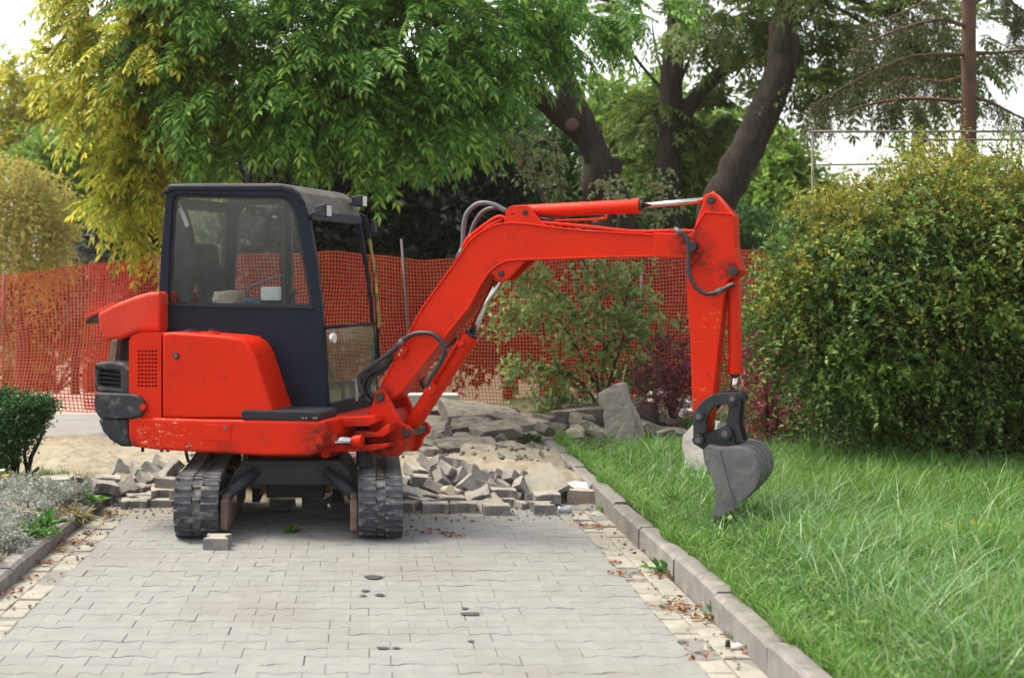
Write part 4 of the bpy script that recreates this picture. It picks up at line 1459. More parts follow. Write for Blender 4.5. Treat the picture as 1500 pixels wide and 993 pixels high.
hood = MB().plate(U, [(237.5, 612), (237.5, 488), (250, 486.5), (330, 492), (350, 495), (363, 504), (373, 522), (386, 562), (399, 600), (400, 613)], -0.725, -0.36)
hood = hood.build("side_hood", M['red'], EX, bevel=0.045, seg=5, smooth=40)
q = U.wp(258, 521, -0.727)
MB().tube([q + U.l * 0.01, q - U.l * 0.008], 0.024, 16).build("hood_lock", M['steel_dark'], hood, bevel=0.003)
MB().tube([q - U.l * 0.004, q - U.l * 0.010], 0.013, 12).build("lock_core", M['steel'], hood)
for (a, wpx, nm) in ((281, 14, "fuel_cap"), (313, 9, "filler_cap")):
    q = U.wp(a, 489, -0.58)
    MB().tube([q - Vector((0, 0, 0.01)), q + Vector((0, 0, 0.018))], wpx * 10.0 / F, 16).build(nm, M['red'], EX, bevel=0.004)
    MB().tube([q + Vector((0, 0, 0.018)), q + Vector((0, 0, 0.032))], wpx * 7.5 / F, 16).build("cap_seal", M['black'], EX, bevel=0.004)
# raised rear bonnet
rb = MB().plate(U, [(234, 427), (216, 428), (196, 434), (165, 446), (141, 458), (143, 474), (148, 490), (154, 500), (172, 499), (190, 492), (200, 487), (234, 487)], -0.52, 0.56)
rbo = rb.build("rear_bonnet", M['red_faded'], EX, bevel=0.10, seg=6, smooth=50)
lip = MB().plate(U, [(168, 444.5), (146, 455), (130, 463), (124, 470), (127, 475), (133, 469), (147, 461), (168, 452)], -0.50, 0.54)
lip.build("bonnet_lip", M['black'], rbo, bevel=0.008)
lip2 = MB().plate(U, [(168, 443), (146, 453), (128, 463), (131, 466), (146, 458), (168, 449)], -0.505, 0.545)
lip2.build("bonnet_edge", M['red_faded'], rbo, bevel=0.006)
MB().plate(U, [(164, 495), (200, 488), (200, 545), (160, 545)], -0.45, 0.5).build("engine_bay", M['void'], EX)  # solid black block in place of the shaded bay
MB().plate(U, [(163, 498), (172, 497), (168, 534), (158, 534)], -0.56, -0.50).build("bonnet_strut", M['rust'], EX, bevel=0.006)
# counterweight: three tiers that wrap the tail
cw1 = MB().plate(U, [(140, 531), (160, 529), (180, 533), (192, 542), (198, 556), (196, 570), (188, 577), (139, 573), (138, 552)], -0.70, 0.68, holes=[[(143, 541), (175, 545), (175, 568), (143, 564)]])
tail = cw1.build("tail_guard", M['black_dusty'], EX, bevel=0.022, seg=3)
for k in range(4):
    yy = 545.5 + k * 6.2
    MB().plate(U, [(142, yy), (176, yy + 2.6), (176, yy + 4.2), (142, yy + 1.6)], -0.695, -0.66).build("louvre", M['black'], tail)
MB().plate(U, [(142, 539), (178, 543), (178, 570), (142, 566)], -0.64, -0.6).build("louvre_back", M['void'], tail)  # black sheet set in as the shade behind the louvres
cw2 = MB().plate(U, [(138, 575), (190, 577), (203, 580), (211, 590), (211, 600), (205, 610), (190, 614), (146, 613), (139, 603), (136.5, 590)], -0.755, 0.72)
cw2.build("counterweight", M['black_dusty'], EX, bevel=0.035, seg=4, smooth=40)
cw3 = MB().plate(U, [(141, 612), (187, 612), (189, 640), (193, 655), (175, 654), (160, 645), (149, 632)], -0.73, 0.70)
cw3.build("tail_bumper", M['black_dusty'], EX, bevel=0.03, seg=3)
q = U.wp(209, 596, -0.76)
MB().tube([q + U.l * 0.02, q - U.l * 0.004], 0.022, 10).build("reflector", M['red'], EX)
# foot step
st = MB().plate(U, [(352, 602), (358, 600), (462, 602), (467, 605), (467, 617), (354, 615)], YN + 0.0, -0.42)
step = st.build("foot_step", M['black'], EX, bevel=0.012)
for a in (444, 449, 460, 464):
    q = U.wp(a, 612, YN)
    MB().tube([q + U.l * 0.004, q - U.l * 0.005], 0.008, 8).build("step_bolt", M['chrome'], step)

# ---- cab
YC, YD = -0.40, 0.62
outer = [(232, 612), (231, 448), (236, 360), (243, 277), (246, 272), (250, 271), (410, 271), (426, 274.5), (438, 284), (446, 299), (452, 318), (463, 380), (471, 450), (477, 530), (480, 612)]
win = [(246, 447), (249, 360), (253, 292), (257, 287), (264, 286), (410, 288.5), (421, 292), (430, 302), (435, 316), (446, 380), (455, 428), (457, 450)]
side_n = MB().plate(U, outer, YC, YC + 0.05, [win]).build("cab_side", M['cab'], EX, bevel=0.014, seg=3)
MB().plate(U, [(233, 446), (459, 450), (459, 454), (233, 450)], YC - 0.006, YC + 0.01).build("waist_rail", M['cab'], side_n, bevel=0.003)
MB().plate(U, [(234, 284), (250, 272), (412, 272), (430, 278), (444, 294), (439, 296), (427, 284), (411, 279), (252, 279), (240, 285)], YC - 0.014, YC + 0.01).build("roof_rail", M['cab'], side_n, bevel=0.006)
# glazing with a rubber edge and one sliding pane
MB().plate(U, win, YC + 0.030, YC + 0.034).build("side_window", M['glass'], EX)
inset = [(250, 443), (253, 360), (257, 295), (260, 291), (265, 290), (409, 292), (418, 295), (426, 304), (431, 317), (442, 380), (451, 428), (453, 446)]
MB().plate(U, win, YC + 0.018, YC + 0.028, [inset]).build("window_seal", M['black'], EX)
MB().plate(U, [(412, 291), (415, 291), (417, 446), (414, 446)], YC + 0.036, YC + 0.044).build("pane_edge", M['black'], EX)
# far side
lo = [U.px(a, b, YC) for a, b in outer]
h1 = [U.px(a, b, YD) for a, b in [(351, 330), (354, 310), (362, 302), (414, 300), (414, 440), (344, 440)]]
h2 = [U.px(a, b, YD) for a, b in [(430, 301), (500, 304), (516, 312), (524, 330), (538, 400), (546, 470), (548, 560), (430, 560)]]
mbf = MB().prism([lo, h1, h2], lambda a, b, k: U.w(a, YD - 0.05 + 0.05 * k, b))
side_f = mbf.build("cab_door", M['cab'], EX, bevel=0.01)
MB().prism([h1], lambda a, b, k: U.w(a, YD - 0.03 + 0.004 * k, b)).build("door_window", M['glass'], side_f)
# roof sheet, front header, sill, floor, rear frame
rp = [(243, 277), (246, 272), (250, 270), (300, 268.5), (410, 269), (427, 272.5), (440, 282), (449, 298), (455, 316), (450, 318), (444, 301), (436, 288), (425, 279), (410, 276), (250, 277)]
roof = MB().plate(U, rp, YC + 0.012, YD - 0.012)
roof.build("cab_roof", M['cab_roof'], EX, bevel=0.006)


def bar(pa, r, nm, m, y0=YC, y1=YD):
    x, z = U.px(pa[0], pa[1], YC)
    return MB().tube([U.w(x, y0 + 0.01, z), U.w(x, y1 - 0.01, z)], r, 10).build(nm, m, EX, smooth=True)


MB().plate(U, [(449, 308), (455, 308), (458, 322), (452, 322)], YC + 0.02, YD - 0.02).build("front_header", M['cab'], EX, bevel=0.006)
bar((475, 480), 0.013, "window_bar", M['cab'])
MB().plate(U, [(477, 590), (483, 590), (484, 612), (478, 612)], YC + 0.015, YD - 0.015).build("front_sill", M['cab'], EX, bevel=0.006)
gl = [U.px(a, b, YC) for a, b in [(474, 482), (476, 482), (481, 592), (479, 592)]]
MB().prism([gl], lambda a, b, k: U.w(a, YC + 0.05 + (YD - YC - 0.1) * k, b)).build("lower_windscreen", M['glass_dusty'], EX)
MB().plate(U, [(234, 605), (478, 605), (478, 613), (234, 613)], YC + 0.06, YD - 0.06).build("cab_floor", M['frame'], EX)
# rear face: frame round a window
rx = U.px(236, 440, YC)
rt = U.px(245, 280, YC)
for (za, zb) in ((0.62, 1.52), (2.28, 2.36)):
    xa = rx[0] + (rt[0] - rx[0]) * (za - rx[1]) / (rt[1] - rx[1])
    MB().box((rx[0] - 0.01 if za < 1 else rt[0] - 0.01, YC + 0.052, za), ((rx[0] if za < 1 else rt[0]) + 0.035, YD - 0.052, zb), U.w).build("rear_panel", M['cab'], EX, bevel=0.008)
MB().add([U.w(rx[0] + 0.005, YC + 0.05, 1.52), U.w(rx[0] + 0.005, YD - 0.05, 1.52), U.w(rt[0] + 0.005, YD - 0.05, 2.28), U.w(rt[0] + 0.005, YC + 0.05, 2.28),
          U.w(rx[0] + 0.009, YC + 0.05, 1.52), U.w(rx[0] + 0.009, YD - 0.05, 1.52), U.w(rt[0] + 0.009, YD - 0.05, 2.28), U.w(rt[0] + 0.009, YC + 0.05, 2.28)],
         [(0, 1, 2, 3), (7, 6, 5, 4), (0, 4, 5, 1), (1, 5, 6, 2), (2, 6, 7, 3), (3, 7, 4, 0)]).build("rear_window", M['glass_dusty'], EX)
# seat, levers
sx, sz = U.px(345, 470, 0.1)
MB().box((sx - 0.2, -0.12, sz - 0.1), (sx + 0.32, 0.38, sz + 0.04), U.w).build("seat", M['cloth_dark'], EX, bevel=0.04, seg=3)
MB().add([U.w(sx - 0.22 - 0.12 * t + 0.09 * q_, yy, sz + 0.04 + 0.55 * t) for t in (0, 1) for yy in (-0.08 + 0.05 * t, 0.34 - 0.05 * t) for q_ in (0, 1)],
         [(0, 1, 3, 2), (4, 6, 7, 5), (0, 4, 5, 1), (2, 3, 7, 6), (0, 2, 6, 4), (1, 5, 7, 3)]).build("seat_backrest", M['cloth_dark'], EX, bevel=0.04, seg=3)
MB().tube(smooth_pts([U.wp(363, 455, -0.2), U.wp(364, 426, -0.2), U.wp(370, 419, -0.2), U.wp(412, 402, -0.2)]), 0.011, 8).build("arm_rail", M['steel'], EX, smooth=True)
MB().tube([U.wp(432, 455, -0.2), U.wp(430, 430, -0.2)], 0.012, 8).tube([U.wp(430, 432, -0.2), U.wp(429, 424, -0.2)], 0.025, 10).build("control_lever", M['black'], EX, smooth=True)
MB().tube([U.wp(498, 590, 0.05), U.wp(486, 545, 0.05), U.wp(481, 530, 0.05)], 0.014, 8).build("travel_lever", M['black'], EX, smooth=True)
MB().plate(U, [(404, 455), (452, 455), (452, 600), (400, 600)], YC + 0.07, -0.05).build("control_console", M['frame'], EX, bevel=0.02)
# lamps, mirror, grab rail, tape
for (a, b, ly, nm) in ((473, 309, YC - 0.02, "work_lamp"), (526, 295, YD - 0.12, "work_lamp")):
    c = U.wp(a, b, ly)
    fw = U.f
    up = Vector((0, 0, 1))
    L_ = U.l
    mb = MB()
    bx = []
    for (k, s_) in ((-0.05, 0.7), (0.045, 1.0)):
        for (u_, v_) in ((-1, -1), (1, -1), (1, 1), (-1, 1)):
            bx.append(c + fw * k + L_ * u_ * 0.055 * s_ + up * v_ * 0.05 * s_)
    lampo = mb.add(bx, [(3, 2, 1, 0), (4, 5, 6, 7), (0, 1, 5, 4), (1, 2, 6, 5), (2, 3, 7, 6), (3, 0, 4, 7)]).build(nm, M['black'], EX, bevel=0.01)
    MB().add([c + fw * 0.047 + L_ * u_ * 0.042 + up * v_ * 0.037 for (u_, v_) in ((-1, -1), (1, -1), (1, 1), (-1, 1))], [(0, 1, 2, 3)]).build("lens", M['lens'], lampo)
    MB().tube([c - fw * 0.03, c - fw * 0.09 - up * 0.02], 0.016, 8).build("lamp_bracket", M['black'], lampo)
c = U.wp(488, 495, YC - 0.015)
ml = MB().tube([c - U.f * 0.02, c + U.f * 0.01], [0.03, 0.042], 18).build("round_lamp", M['lens'], EX, bevel=0.004)
MB().tube([c + U.f * 0.011, c + U.f * 0.014], 0.034, 18).build("lens", M['white'], ml)
MB().tube(smooth_pts([U.wp(522, 314, YD + 0.02), U.wp(533, 318, YD + 0.02), U.wp(539, 335, YD + 0.02), U.wp(548, 400, YD + 0.02), U.wp(553, 480, YD + 0.02), U.wp(554, 550, YD + 0.02)]), 0.014, 8).build("grab_rail", M['cab'], EX, smooth=True)
MB().tube(smooth_pts([U.wp(541, 350, YD - 0.01), U.wp(549, 400, YD - 0.01), U.wp(554, 460, YD - 0.01), U.wp(554, 480, YD - 0.01)]), 0.012, 8).build("striped_tape", M['yellow'], EX, smooth=True)
MB().plate(U, [(543, 322), (548, 322), (549, 340), (544, 340)], YD - 0.02, YD + 0.04).build("rail_clip", M['black'], EX, bevel=0.004)
MB().plate(U, [(505, 556), (521, 556), (522, 588), (507, 588)], 0.10, 0.14).build("pedal_plate", M['lens'], EX, bevel=0.004)
MB().plate(U, [(482, 572), (493, 570), (495, 590), (483, 592)], -0.2, -0.12).build("pedal", M['yellow'], EX, bevel=0.004)

# things lying and hanging in the cab
jk = MB()
jp = [(252, 298), (259, 294), (268, 312), (276, 338), (280, 365), (289, 378), (291, 390), (284, 404), (276, 424), (272, 444), (249, 444)]
jk.plate(U, jp, -0.26, -0.16)
jo = jk.build("jacket", M['cloth_dark'], None, bevel=0.03, seg=3, origin=U.wp(262, 444, -0.2))
tag(jo, "dark jacket hanging inside the cab's rear corner", "jacket")
o = MB().plate(U, [(256, 292), (262, 297), (270, 312), (277, 330), (272, 334), (265, 316), (257, 300)], -0.275, -0.262).build("jacket_lining", M['white'], jo, bevel=0.004)
o["label"] = "pale strip of lining"
ck = rock_mb(0.21, 0.12, 0.12, 511, 0.25, 3, 0.3).build("cloth_bundle", M['cloth_beige'], smooth=True)
ck.location = U.wp(334, 438, -0.27)
ck.rotation_euler = (0, 0, -R(21))
tag(ck, "beige cloth bundle on the ledge inside the cab window", "cloth")
ck = rock_mb(0.12, 0.08, 0.05, 517, 0.3, 3, 0.3).build("rag", M['cloth_teal'], smooth=True)
ck.location = U.wp(370, 442, -0.26)
tag(ck, "teal rag beside the beige bundle inside the cab", "rag")
o = MB().plate(U, [(382, 420), (409, 420), (409, 440), (382, 440)], -0.24, -0.2).build("paper_box", M['white'], None, bevel=0.004, origin=U.wp(395, 440, -0.22))
tag(o, "small white box on the ledge inside the cab window", "box")
MB().plate(U, [(300, 447), (452, 449), (452, 456), (300, 455)], YC + 0.05, -0.12).build("cab_ledge", M['frame'], EX)

# ---- front of the upper frame and swing post
MB().plate(U, [(470, 616), (505, 611), (548, 609), (552, 618), (540, 624), (472, 626)], -0.42, 0.28).build("front_plate", M['red_post'], EX, bevel=0.008)
MB().plate(U, [(468, 650), (530, 652), (528, 661), (482, 662), (480, 671), (470, 670)], -0.40, 0.28).build("lower_plate", M['red_post'], EX, bevel=0.006)
MB().plate(U, [(470, 622), (512, 622), (512, 655), (470, 655)], -0.2, 0.2).build("front_web", M['red_worn'], EX, bevel=0.006)
q0, q1 = U.wp(466, 645, -0.48), U.wp(518, 645, -0.48)
MB().tube([U.wp(440, 645, -0.48), q0], 0.052, 18).build("swing_cylinder", M['red'], EX, bevel=0.006)
MB().tube([q0, q1], 0.026, 16).build("swing_rod", M['chrome'], EX, smooth=True)
MB().tube([U.wp(516, 646, -0.48), U.wp(531, 646, -0.48)], [0.035, 0.048], 14).build("rod_eye", M['red_worn'], EX, bevel=0.01)
# swing post: two cheeks, shelves and a core
cheek = [(547, 584), (548, 574), (556, 569), (564, 572), (569, 582), (579, 604), (590, 620), (600, 625), (605, 632), (603, 641), (594, 648), (591, 660), (584, 668), (545, 668), (538, 660), (541, 630), (538, 602), (544, 595)]
for (y0, y1) in ((-0.17, -0.135), (0.135, 0.17)):
    MB().plate(B, cheek, y0, y1, ref=-0.17).build("swing_cheek", M['red_post'], EX, bevel=0.008)
MB().plate(B, [(548, 600), (572, 600), (590, 640), (585, 664), (548, 664)], -0.135, 0.135, ref=-0.135).build("swing_core", M['red_post'], EX, bevel=0.01)
MB().plate(B, [(517, 634), (522, 631), (552, 633), (566, 622), (572, 620), (570, 634), (560, 640), (520, 641)], -0.30, 0.12, ref=-0.30).build("swing_shelf", M['red_post'], EX, bevel=0.008)
MB().plate(B, [(520, 655), (552, 650), (570, 649), (566, 656), (545, 660), (522, 661)], -0.30, 0.12, ref=-0.30).build("swing_shelf", M['red_post'], EX, bevel=0.008)
qa = B.wp(533, 628, -0.08)
MB().tube([Vector((qa.x, qa.y, 0.44)), Vector((qa.x, qa.y, 0.78))], 0.055, 18).build("swing_pin", M['frame'], EX, bevel=0.006)


def pin(fr, px, py, y0, y1, r, nm="pin", m=None, par=None):
    x, z = fr.px(px, py, y0)
    return MB().tube([fr.w(x, y0, z), fr.w(x, y1, z)], r, 18).build(nm, m or M['steel_dark'], par or EX, bevel=0.004)


pin(B, 556, 581, -0.185, 0.185, 0.030)
pin(B, 595, 634, -0.18, 0.18, 0.028)
# ---- boom
bo = [(551, 584), (557, 566), (619, 450), (670, 379), (680, 362), (688, 351.5), (700, 342), (715, 332.5), (730, 327), (748, 325), (776, 327), (803, 331), (860, 337), (960, 343), (1000, 343), (1013, 347), (1018, 355), (1016, 370), (1008, 377), (960, 376), (860, 378), (775, 381), (742, 383), (728, 390), (716, 400), (704, 418), (687, 450), (586, 576), (574, 587), (562, 588)]
boom = MB().plate(B, bo, -0.105, 0.105).build("boom", M['red_boom'], EX, bevel=0.010, seg=3)


def strip(fr, pts, w, y0, y1, nm, m, par, ref):
    """a raised flange that follows a line"""
    ps = [Vector((a, b)) for a, b in pts]
    l, r_ = [], []
    for i, p in enumerate(ps):
        t = (ps[min(i + 1, len(ps) - 1)] - ps[max(i - 1, 0)]).normalized()
        n_ = Vector((-t.y, t.x)) * w / 2
        l.append((p.x + n_.x, p.y + n_.y))
        r_.append((p.x - n_.x, p.y - n_.y))
    return MB().plate(fr, l + r_[::-1], y0, y1, ref=ref).build(nm, m, par, bevel=0.004)


strip(B, [(558, 566), (619, 451), (670, 380.5), (688, 353), (700, 343.5), (715, 334), (730, 328.5), (748, 326.5), (776, 328.5), (803, 332.5), (860, 338.5), (960, 344)], 2.6, -0.114, -0.104, "boom_flange", M['red'], boom, -0.105)
strip(B, [(586, 575), (687, 449), (704, 417), (716, 399), (728, 389), (742, 382), (775, 380), (860, 377), (958, 375)], 2.6, -0.114, -0.104, "boom_flange", M['red'], boom, -0.105)
MB().plate(B, [(957, 341), (1003, 342), (1014, 346), (1019, 355), (1017, 371), (1009, 378), (957, 377)], -0.122, -0.106, ref=-0.122).build("boom_tip_plate", M['red_boom'], boom, bevel=0.006)
MB().plate(B, [(957, 341), (1003, 342), (1014, 346), (1019, 355), (1017, 371), (1009, 378), (957, 377)], 0.106, 0.122, ref=-0.122).build("boom_tip_plate", M['red_boom'], boom, bevel=0.006)
for (y0, y1) in ((-0.10, -0.07), (0.07, 0.10)):
    MB().plate(B, [(738, 326), (741, 310), (746, 303), (752, 301), (770, 300.5), (776, 303), (782, 312), (792, 324), (800, 331), (770, 332)], y0, y1, [[(752, 312.5 + 0), (754, 315), (752, 316.5), (749.5, 314.5)]], ref=-0.10).build("cylinder_ear", M['red'], boom, bevel=0.006)
    MB().plate(B, [(712, 402), (728, 388), (742, 381), (775, 379), (765, 388), (754, 398), (746, 407), (738, 412), (730, 411), (722, 403)], y0, y1, ref=-0.10).build("lift_ear", M['red'], boom, bevel=0.006)
pin(B, 768, 311, -0.112, 0.112, 0.018, par=boom)
pin(B, 733, 401, -0.112, 0.112, 0.022, par=boom)


def cyl(a, b, c, r_b, r_r, ly, nm, end=None, fr=B):
    """hydraulic ram: barrel from a to b, rod from b to c"""
    pa, pb, pc = fr.wp(*a, ly), fr.wp(*b, ly), fr.wp(*c, ly)
    ax = (pb - pa).normalized()
    o_ = MB().tube([pa, pa + ax * 0.02, pb - ax * 0.05, pb - ax * 0.05, pb], [r_b * 0.8, r_b, r_b, r_b * 1.12, r_b * 1.12], 24).build(nm, M['red'], EX, smooth=35)
    MB().tube([pb - ax * 0.01, pc], r_r, 18).build("rod", M['chrome'], o_, smooth=True)
    MB().tube([pb - ax * 0.004, pb + ax * 0.018], r_r * 1.75, 18).build("gland", M['steel_dark'], o_, bevel=0.003)
    L_ = fr.l
    MB().tube([pc - L_ * 0.045, pc + L_ * 0.045], r_r * 2.0, 18).build("rod_eye", M['red_worn'], o_, bevel=0.004)
    MB().tube([pa - L_ * 0.05, pa + L_ * 0.05], r_b * 0.95, 18).build("base_eye", M['steel_dark'], o_, bevel=0.004)
    return o_


lift = cyl((598, 631), (690, 491), (733, 401), 0.058, 0.027, 0.0, "lift_cylinder")
armc = cyl((770, 310), (937, 302), (1040, 293), 0.046, 0.019, 0.0, "arm_cylinder")
buck = cyl((1075, 398), (1077, 547), (1073, 584), 0.042, 0.018, 0.0, "bucket_cylinder")
# pipe and clamp on the lift cylinder
MB().tube([B.wp(672, 498, -0.07), B.wp(634, 562, -0.07)], 0.012, 8).build("oil_pipe", M['red'], lift, smooth=True)
MB().plate(B, [(622, 566), (633, 560), (640, 567), (633, 578), (622, 577)], -0.10, -0.04).build("pipe_block", M['red'], lift, bevel=0.006)
MB().plate(B, [(668, 500), (678, 497), (680, 504), (670, 510)], -0.09, -0.04).build("pipe_block", M['red'], lift, bevel=0.004)
q = B.wp(630, 568, -0.104)
MB().tube([q + B.l * 0.006, q - B.l * 0.004], 0.009, 8).build("bolt", M['chrome'], lift)
# ---- arm
ar = [(1034, 286), (1039, 282.5), (1046, 284), (1054, 293), (1070, 311), (1075, 315), (1077, 362), (1083, 386), (1086, 397), (1082, 406), (1070, 408), (1064, 414), (1060, 440), (1046, 572), (1041, 612), (1034, 640), (1026, 652), (1017, 650), (1014, 600), (1011, 502), (1006, 431), (1005, 378), (1006, 350), (1016, 337), (1024, 312)]
arm = MB().plate(B, ar, -0.088, 0.088).build("arm", M['red_arm'], EX, bevel=0.008)
strip(B, [(1017, 336), (1033, 311), (1073, 314.5), (1075, 362), (1082, 388), (1084, 397)], 2.4, -0.097, -0.087, "arm_flange", M['red'], arm, -0.088)
MB().plate(B, [(1003, 349), (1018, 346), (1028, 360), (1029, 369), (1016, 386), (1007, 395), (1004, 380)], -0.106, -0.0885, ref=-0.1).build("pivot_plate", M['red_arm'], arm, bevel=0.006)
pin(B, 1012, 361, -0.16, 0.16, 0.034, par=arm)
pin(B, 1041, 293, -0.10, 0.10, 0.024, par=arm)
pin(B, 1074, 397, -0.11, 0.11, 0.028, par=arm)
MB().tube([B.wp(1042, 283, 0.0), B.wp(1076, 317, 0.0)], 0.02, 8).build("arm_pipe", M['red'], arm, smooth=True)
# ---- links


def zb(pts):
    return [(a / 4.728 + 980, b / 4.728 + 560) for a, b in pts]


gl_ = zb([(166, 215), (178, 190), (215, 145), (260, 105), (310, 80), (380, 70), (440, 70), (475, 80), (490, 105), (487, 140), (465, 160), (430, 162), (390, 150), (345, 158), (305, 180), (275, 215), (258, 250), (255, 350), (165, 380)])
for (y0, y1) in ((-0.145, -0.11), (0.11, 0.145)):
    MB().plate(B, gl_, y0, y1, ref=-0.145).build("guide_link", M['steel_dark'], EX, bevel=0.006)
    MB().plate(B, zb([(405, 120), (440, 95), (475, 105), (480, 160), (470, 300), (505, 420), (455, 432), (440, 340), (385, 310), (400, 220)]), y0 + (0.04 if y0 < 0 else -0.04), y1 + (0.04 if y0 < 0 else -0.04), ref=-0.145).build("bucket_link", M['steel_dark'], EX, bevel=0.006)
for (a, b, r_) in ((1023, 609.7, 0.034), (1072.4, 584, 0.030), (1022, 644.6, 0.036), (1061.5, 635, 0.040)):
    p_ = pin(B, a, b, -0.165, 0.165, r_)
    x, z = B.px(a, b, -0.165)
    MB().tube([B.w(x, -0.166, z), B.w(x, -0.172, z)], r_ * 0.5, 12).build("pin_bolt", M['steel'], p_)
# ---- bucket
BW = 0.27
sp = zb([(232, 472), (262, 445), (345, 462), (480, 458), (555, 492), (605, 555), (621, 640), (592, 722), (520, 802), (430, 882), (345, 925), (303, 920), (318, 872), (320, 765), (292, 645), (245, 560)])
spx = [B.px(a, b, -BW) for a, b in sp]
bucket = MB().prism([spx], lambda a, b, k: B.w(a, -BW + 0.02 * k, b)).build("bucket", M['steel'], EX, bevel=0.004)
MB().prism([spx], lambda a, b, k: B.w(a, BW - 0.02 + 0.02 * k, b)).build("side_plate", M['steel'], bucket, bevel=0.004)
# curved shell from the ears round the back to the lip
sh = [spx[i] for i in range(1, 12)]
shs = smooth_pts([Vector((a, b, 0)) for a, b in sh], 4)
cx = sum(p.x for p in shs) / len(shs)
cz = sum(p.y for p in shs) / len(shs)
vs, fs = [], []
for p in shs:
    d = (Vector((cx, cz, 0)) - p).normalized() * 0.018
    for (a, b) in ((p.x - d.x * 0.25, p.y - d.y * 0.25), (p.x + d.x, p.y + d.y)):
        for yy in (-BW + 0.001, BW - 0.001):
            vs.append(B.w(a, yy, b))
for i in range(len(shs) - 1):
    k = i * 4
    fs += [(k, k + 1, k + 5, k + 4), (k + 2, k + 6, k + 7, k + 3), (k, k + 4, k + 6, k + 2), (k + 1, k + 3, k + 7, k + 5)]
k = (len(shs) - 1) * 4
fs += [(0, 2, 3, 1), (k, k + 1, k + 3, k + 2)]
MB().add(vs, fs).build("bucket_shell", M['steel'], bucket, smooth=40)
# wear strips round the back, reinforcing ridge on the near side, ears, teeth
for yy in (-0.17, -0.06, 0.06, 0.17):
    ws, wf = [], []
    seg_ = shs[6:26]
    for p in seg_:
        d = (p - Vector((cx, cz, 0))).normalized()
        for h_ in (0.0, 0.004):
            for e in (-0.022, 0.022):
                q2 = p + d * (0.004 + h_)
                ws.append(B.w(q2.x, yy + e, q2.y))
    for i in range(len(seg_) - 1):
        k = i * 4
        wf += [(k, k + 1, k + 5, k + 4), (k + 2, k + 6, k + 7, k + 3), (k, k + 4, k + 6, k + 2), (k + 1, k + 3, k + 7, k + 5)]
    MB().add(ws, wf).build("wear_strip", M['steel'], bucket)
rg = [B.px(a, b, -BW) for a, b in zb([(338, 470), (352, 468), (385, 590), (425, 740), (462, 850), (450, 855), (412, 745), (372, 595)])]
MB().prism([rg], lambda a, b, k: B.w(a, -BW - 0.008 + 0.009 * k, b)).build("side_ridge", M['steel'], bucket, bevel=0.003)
ear = zb([(162, 380), (185, 358), (285, 348), (330, 325), (385, 308), (420, 312), (432, 345), (455, 440), (440, 470), (270, 472), (235, 480), (170, 432)])
for (y0, y1) in ((-0.108, -0.075), (0.075, 0.108)):
    MB().plate(B, ear, y0, y1, ref=-0.145).build("bucket_ear", M['steel_dark'], bucket, bevel=0.006)
for k in range(4):
    yy = -0.22 + 0.147 * k
    t0 = B.px(*zb([(318, 905)])[0], -BW)
    MB().add([B.w(t0[0] + a, yy + e * w_, t0[1] + b) for (a, b, w_) in ((-0.012, 0.03, 0.028), (0.03, 0.02, 0.028), (-0.018, -0.07, 0.016), (-0.006, -0.07, 0.016)) for e in (-1, 1)],
             [(0, 1, 3, 2), (0, 4, 5, 1), (2, 3, 7, 6), (0, 2, 6, 4), (1, 5, 7, 3), (4, 6, 7, 5)]).build("tooth", M['steel'], bucket, bevel=0.003)


# ---- hoses and pipes
def zz(pts, ox, oy, s_):
    return [(a / s_ + ox, b / s_ + oy) for a, b in pts]


def hose(pts, ly, r, nm="hose", m=None, fr=B):
    L_ = ly if isinstance(ly, (list, tuple)) else [ly] * len(pts)
    return MB().tube(smooth_pts([fr.wp(a, b, l_) for (a, b), l_ in zip(pts, L_)], 6), r, 8).build(nm, m or M['hose'], EX, smooth=True)


hz = lambda pts: zz(pts, 530, 450, 4.318)
hose(hz([(10, 560), (-15, 480), (0, 420), (100, 345), (200, 270), (250, 215), (330, 170), (430, 165), (490, 200), (520, 260), (500, 340), (450, 420), (405, 500)]), -0.15, 0.017)
hose(hz([(60, 605), (5, 545), (10, 470), (60, 410), (140, 370), (190, 300)]), -0.12, 0.017)
hose(hz([(75, 580), (40, 510), (60, 445), (130, 400), (195, 320)]), -0.09, 0.017)
hose(hz([(60, 600), (20, 520), (35, 440), (90, 390), (160, 345), (200, 290)]), -0.05, 0.017)
hose(hz([(395, 515), (375, 460), (375, 400), (420, 340), (520, 260), (590, 210), (585, 180), (560, 150)]), 0.12, 0.015)
hose(zz([(0, 720), (50, 600), (60, 420), (90, 290), (170, 205), (260, 180), (370, 205), (475, 265)], 670, 270, 6.62), -0.03, 0.017, m=M['hose_grey'])
hose(zz([(90, 560), (125, 490), (170, 370), (250, 265), (360, 230), (475, 250)], 670, 270, 6.62), 0.04, 0.014, m=M['hose_grey'])
hose(zz([(40, 345), (60, 345), (110, 385), (145, 450), (150, 560), (155, 680), (200, 780), (280, 835), (370, 825), (450, 785), (500, 762)], 980, 270, 5.223), -0.15, 0.014)
hose([(1050, 428), (1058, 424)], -0.15, 0.018, "hose_fitting", M['steel'])
hose([(1066, 420), (1076, 416)], [-0.15, -0.04], 0.018, "hose_fitting", M['red'])
hose([(989, 336), (1000, 342)], -0.15, 0.017, "hose_fitting", M['steel'])
hose([(584, 506), (590, 498)], -0.155, 0.020, "hose_fitting", M['steel'])
hose([(671, 378), (678, 364)], -0.03, 0.02, "hose_fitting", M['steel'])
hose([(678, 363), (688, 347), (726, 319), (742, 320)], -0.07, 0.012, "steel_pipe", M['red'])
hose([(684, 360), (700, 340), (735, 322)], -0.02, 0.010, "steel_pipe", M['red'])
hose([(793, 326), (818, 328), (870, 333), (930, 339), (992, 338), (1018, 339)], -0.05, 0.011, "steel_pipe", M['red'])
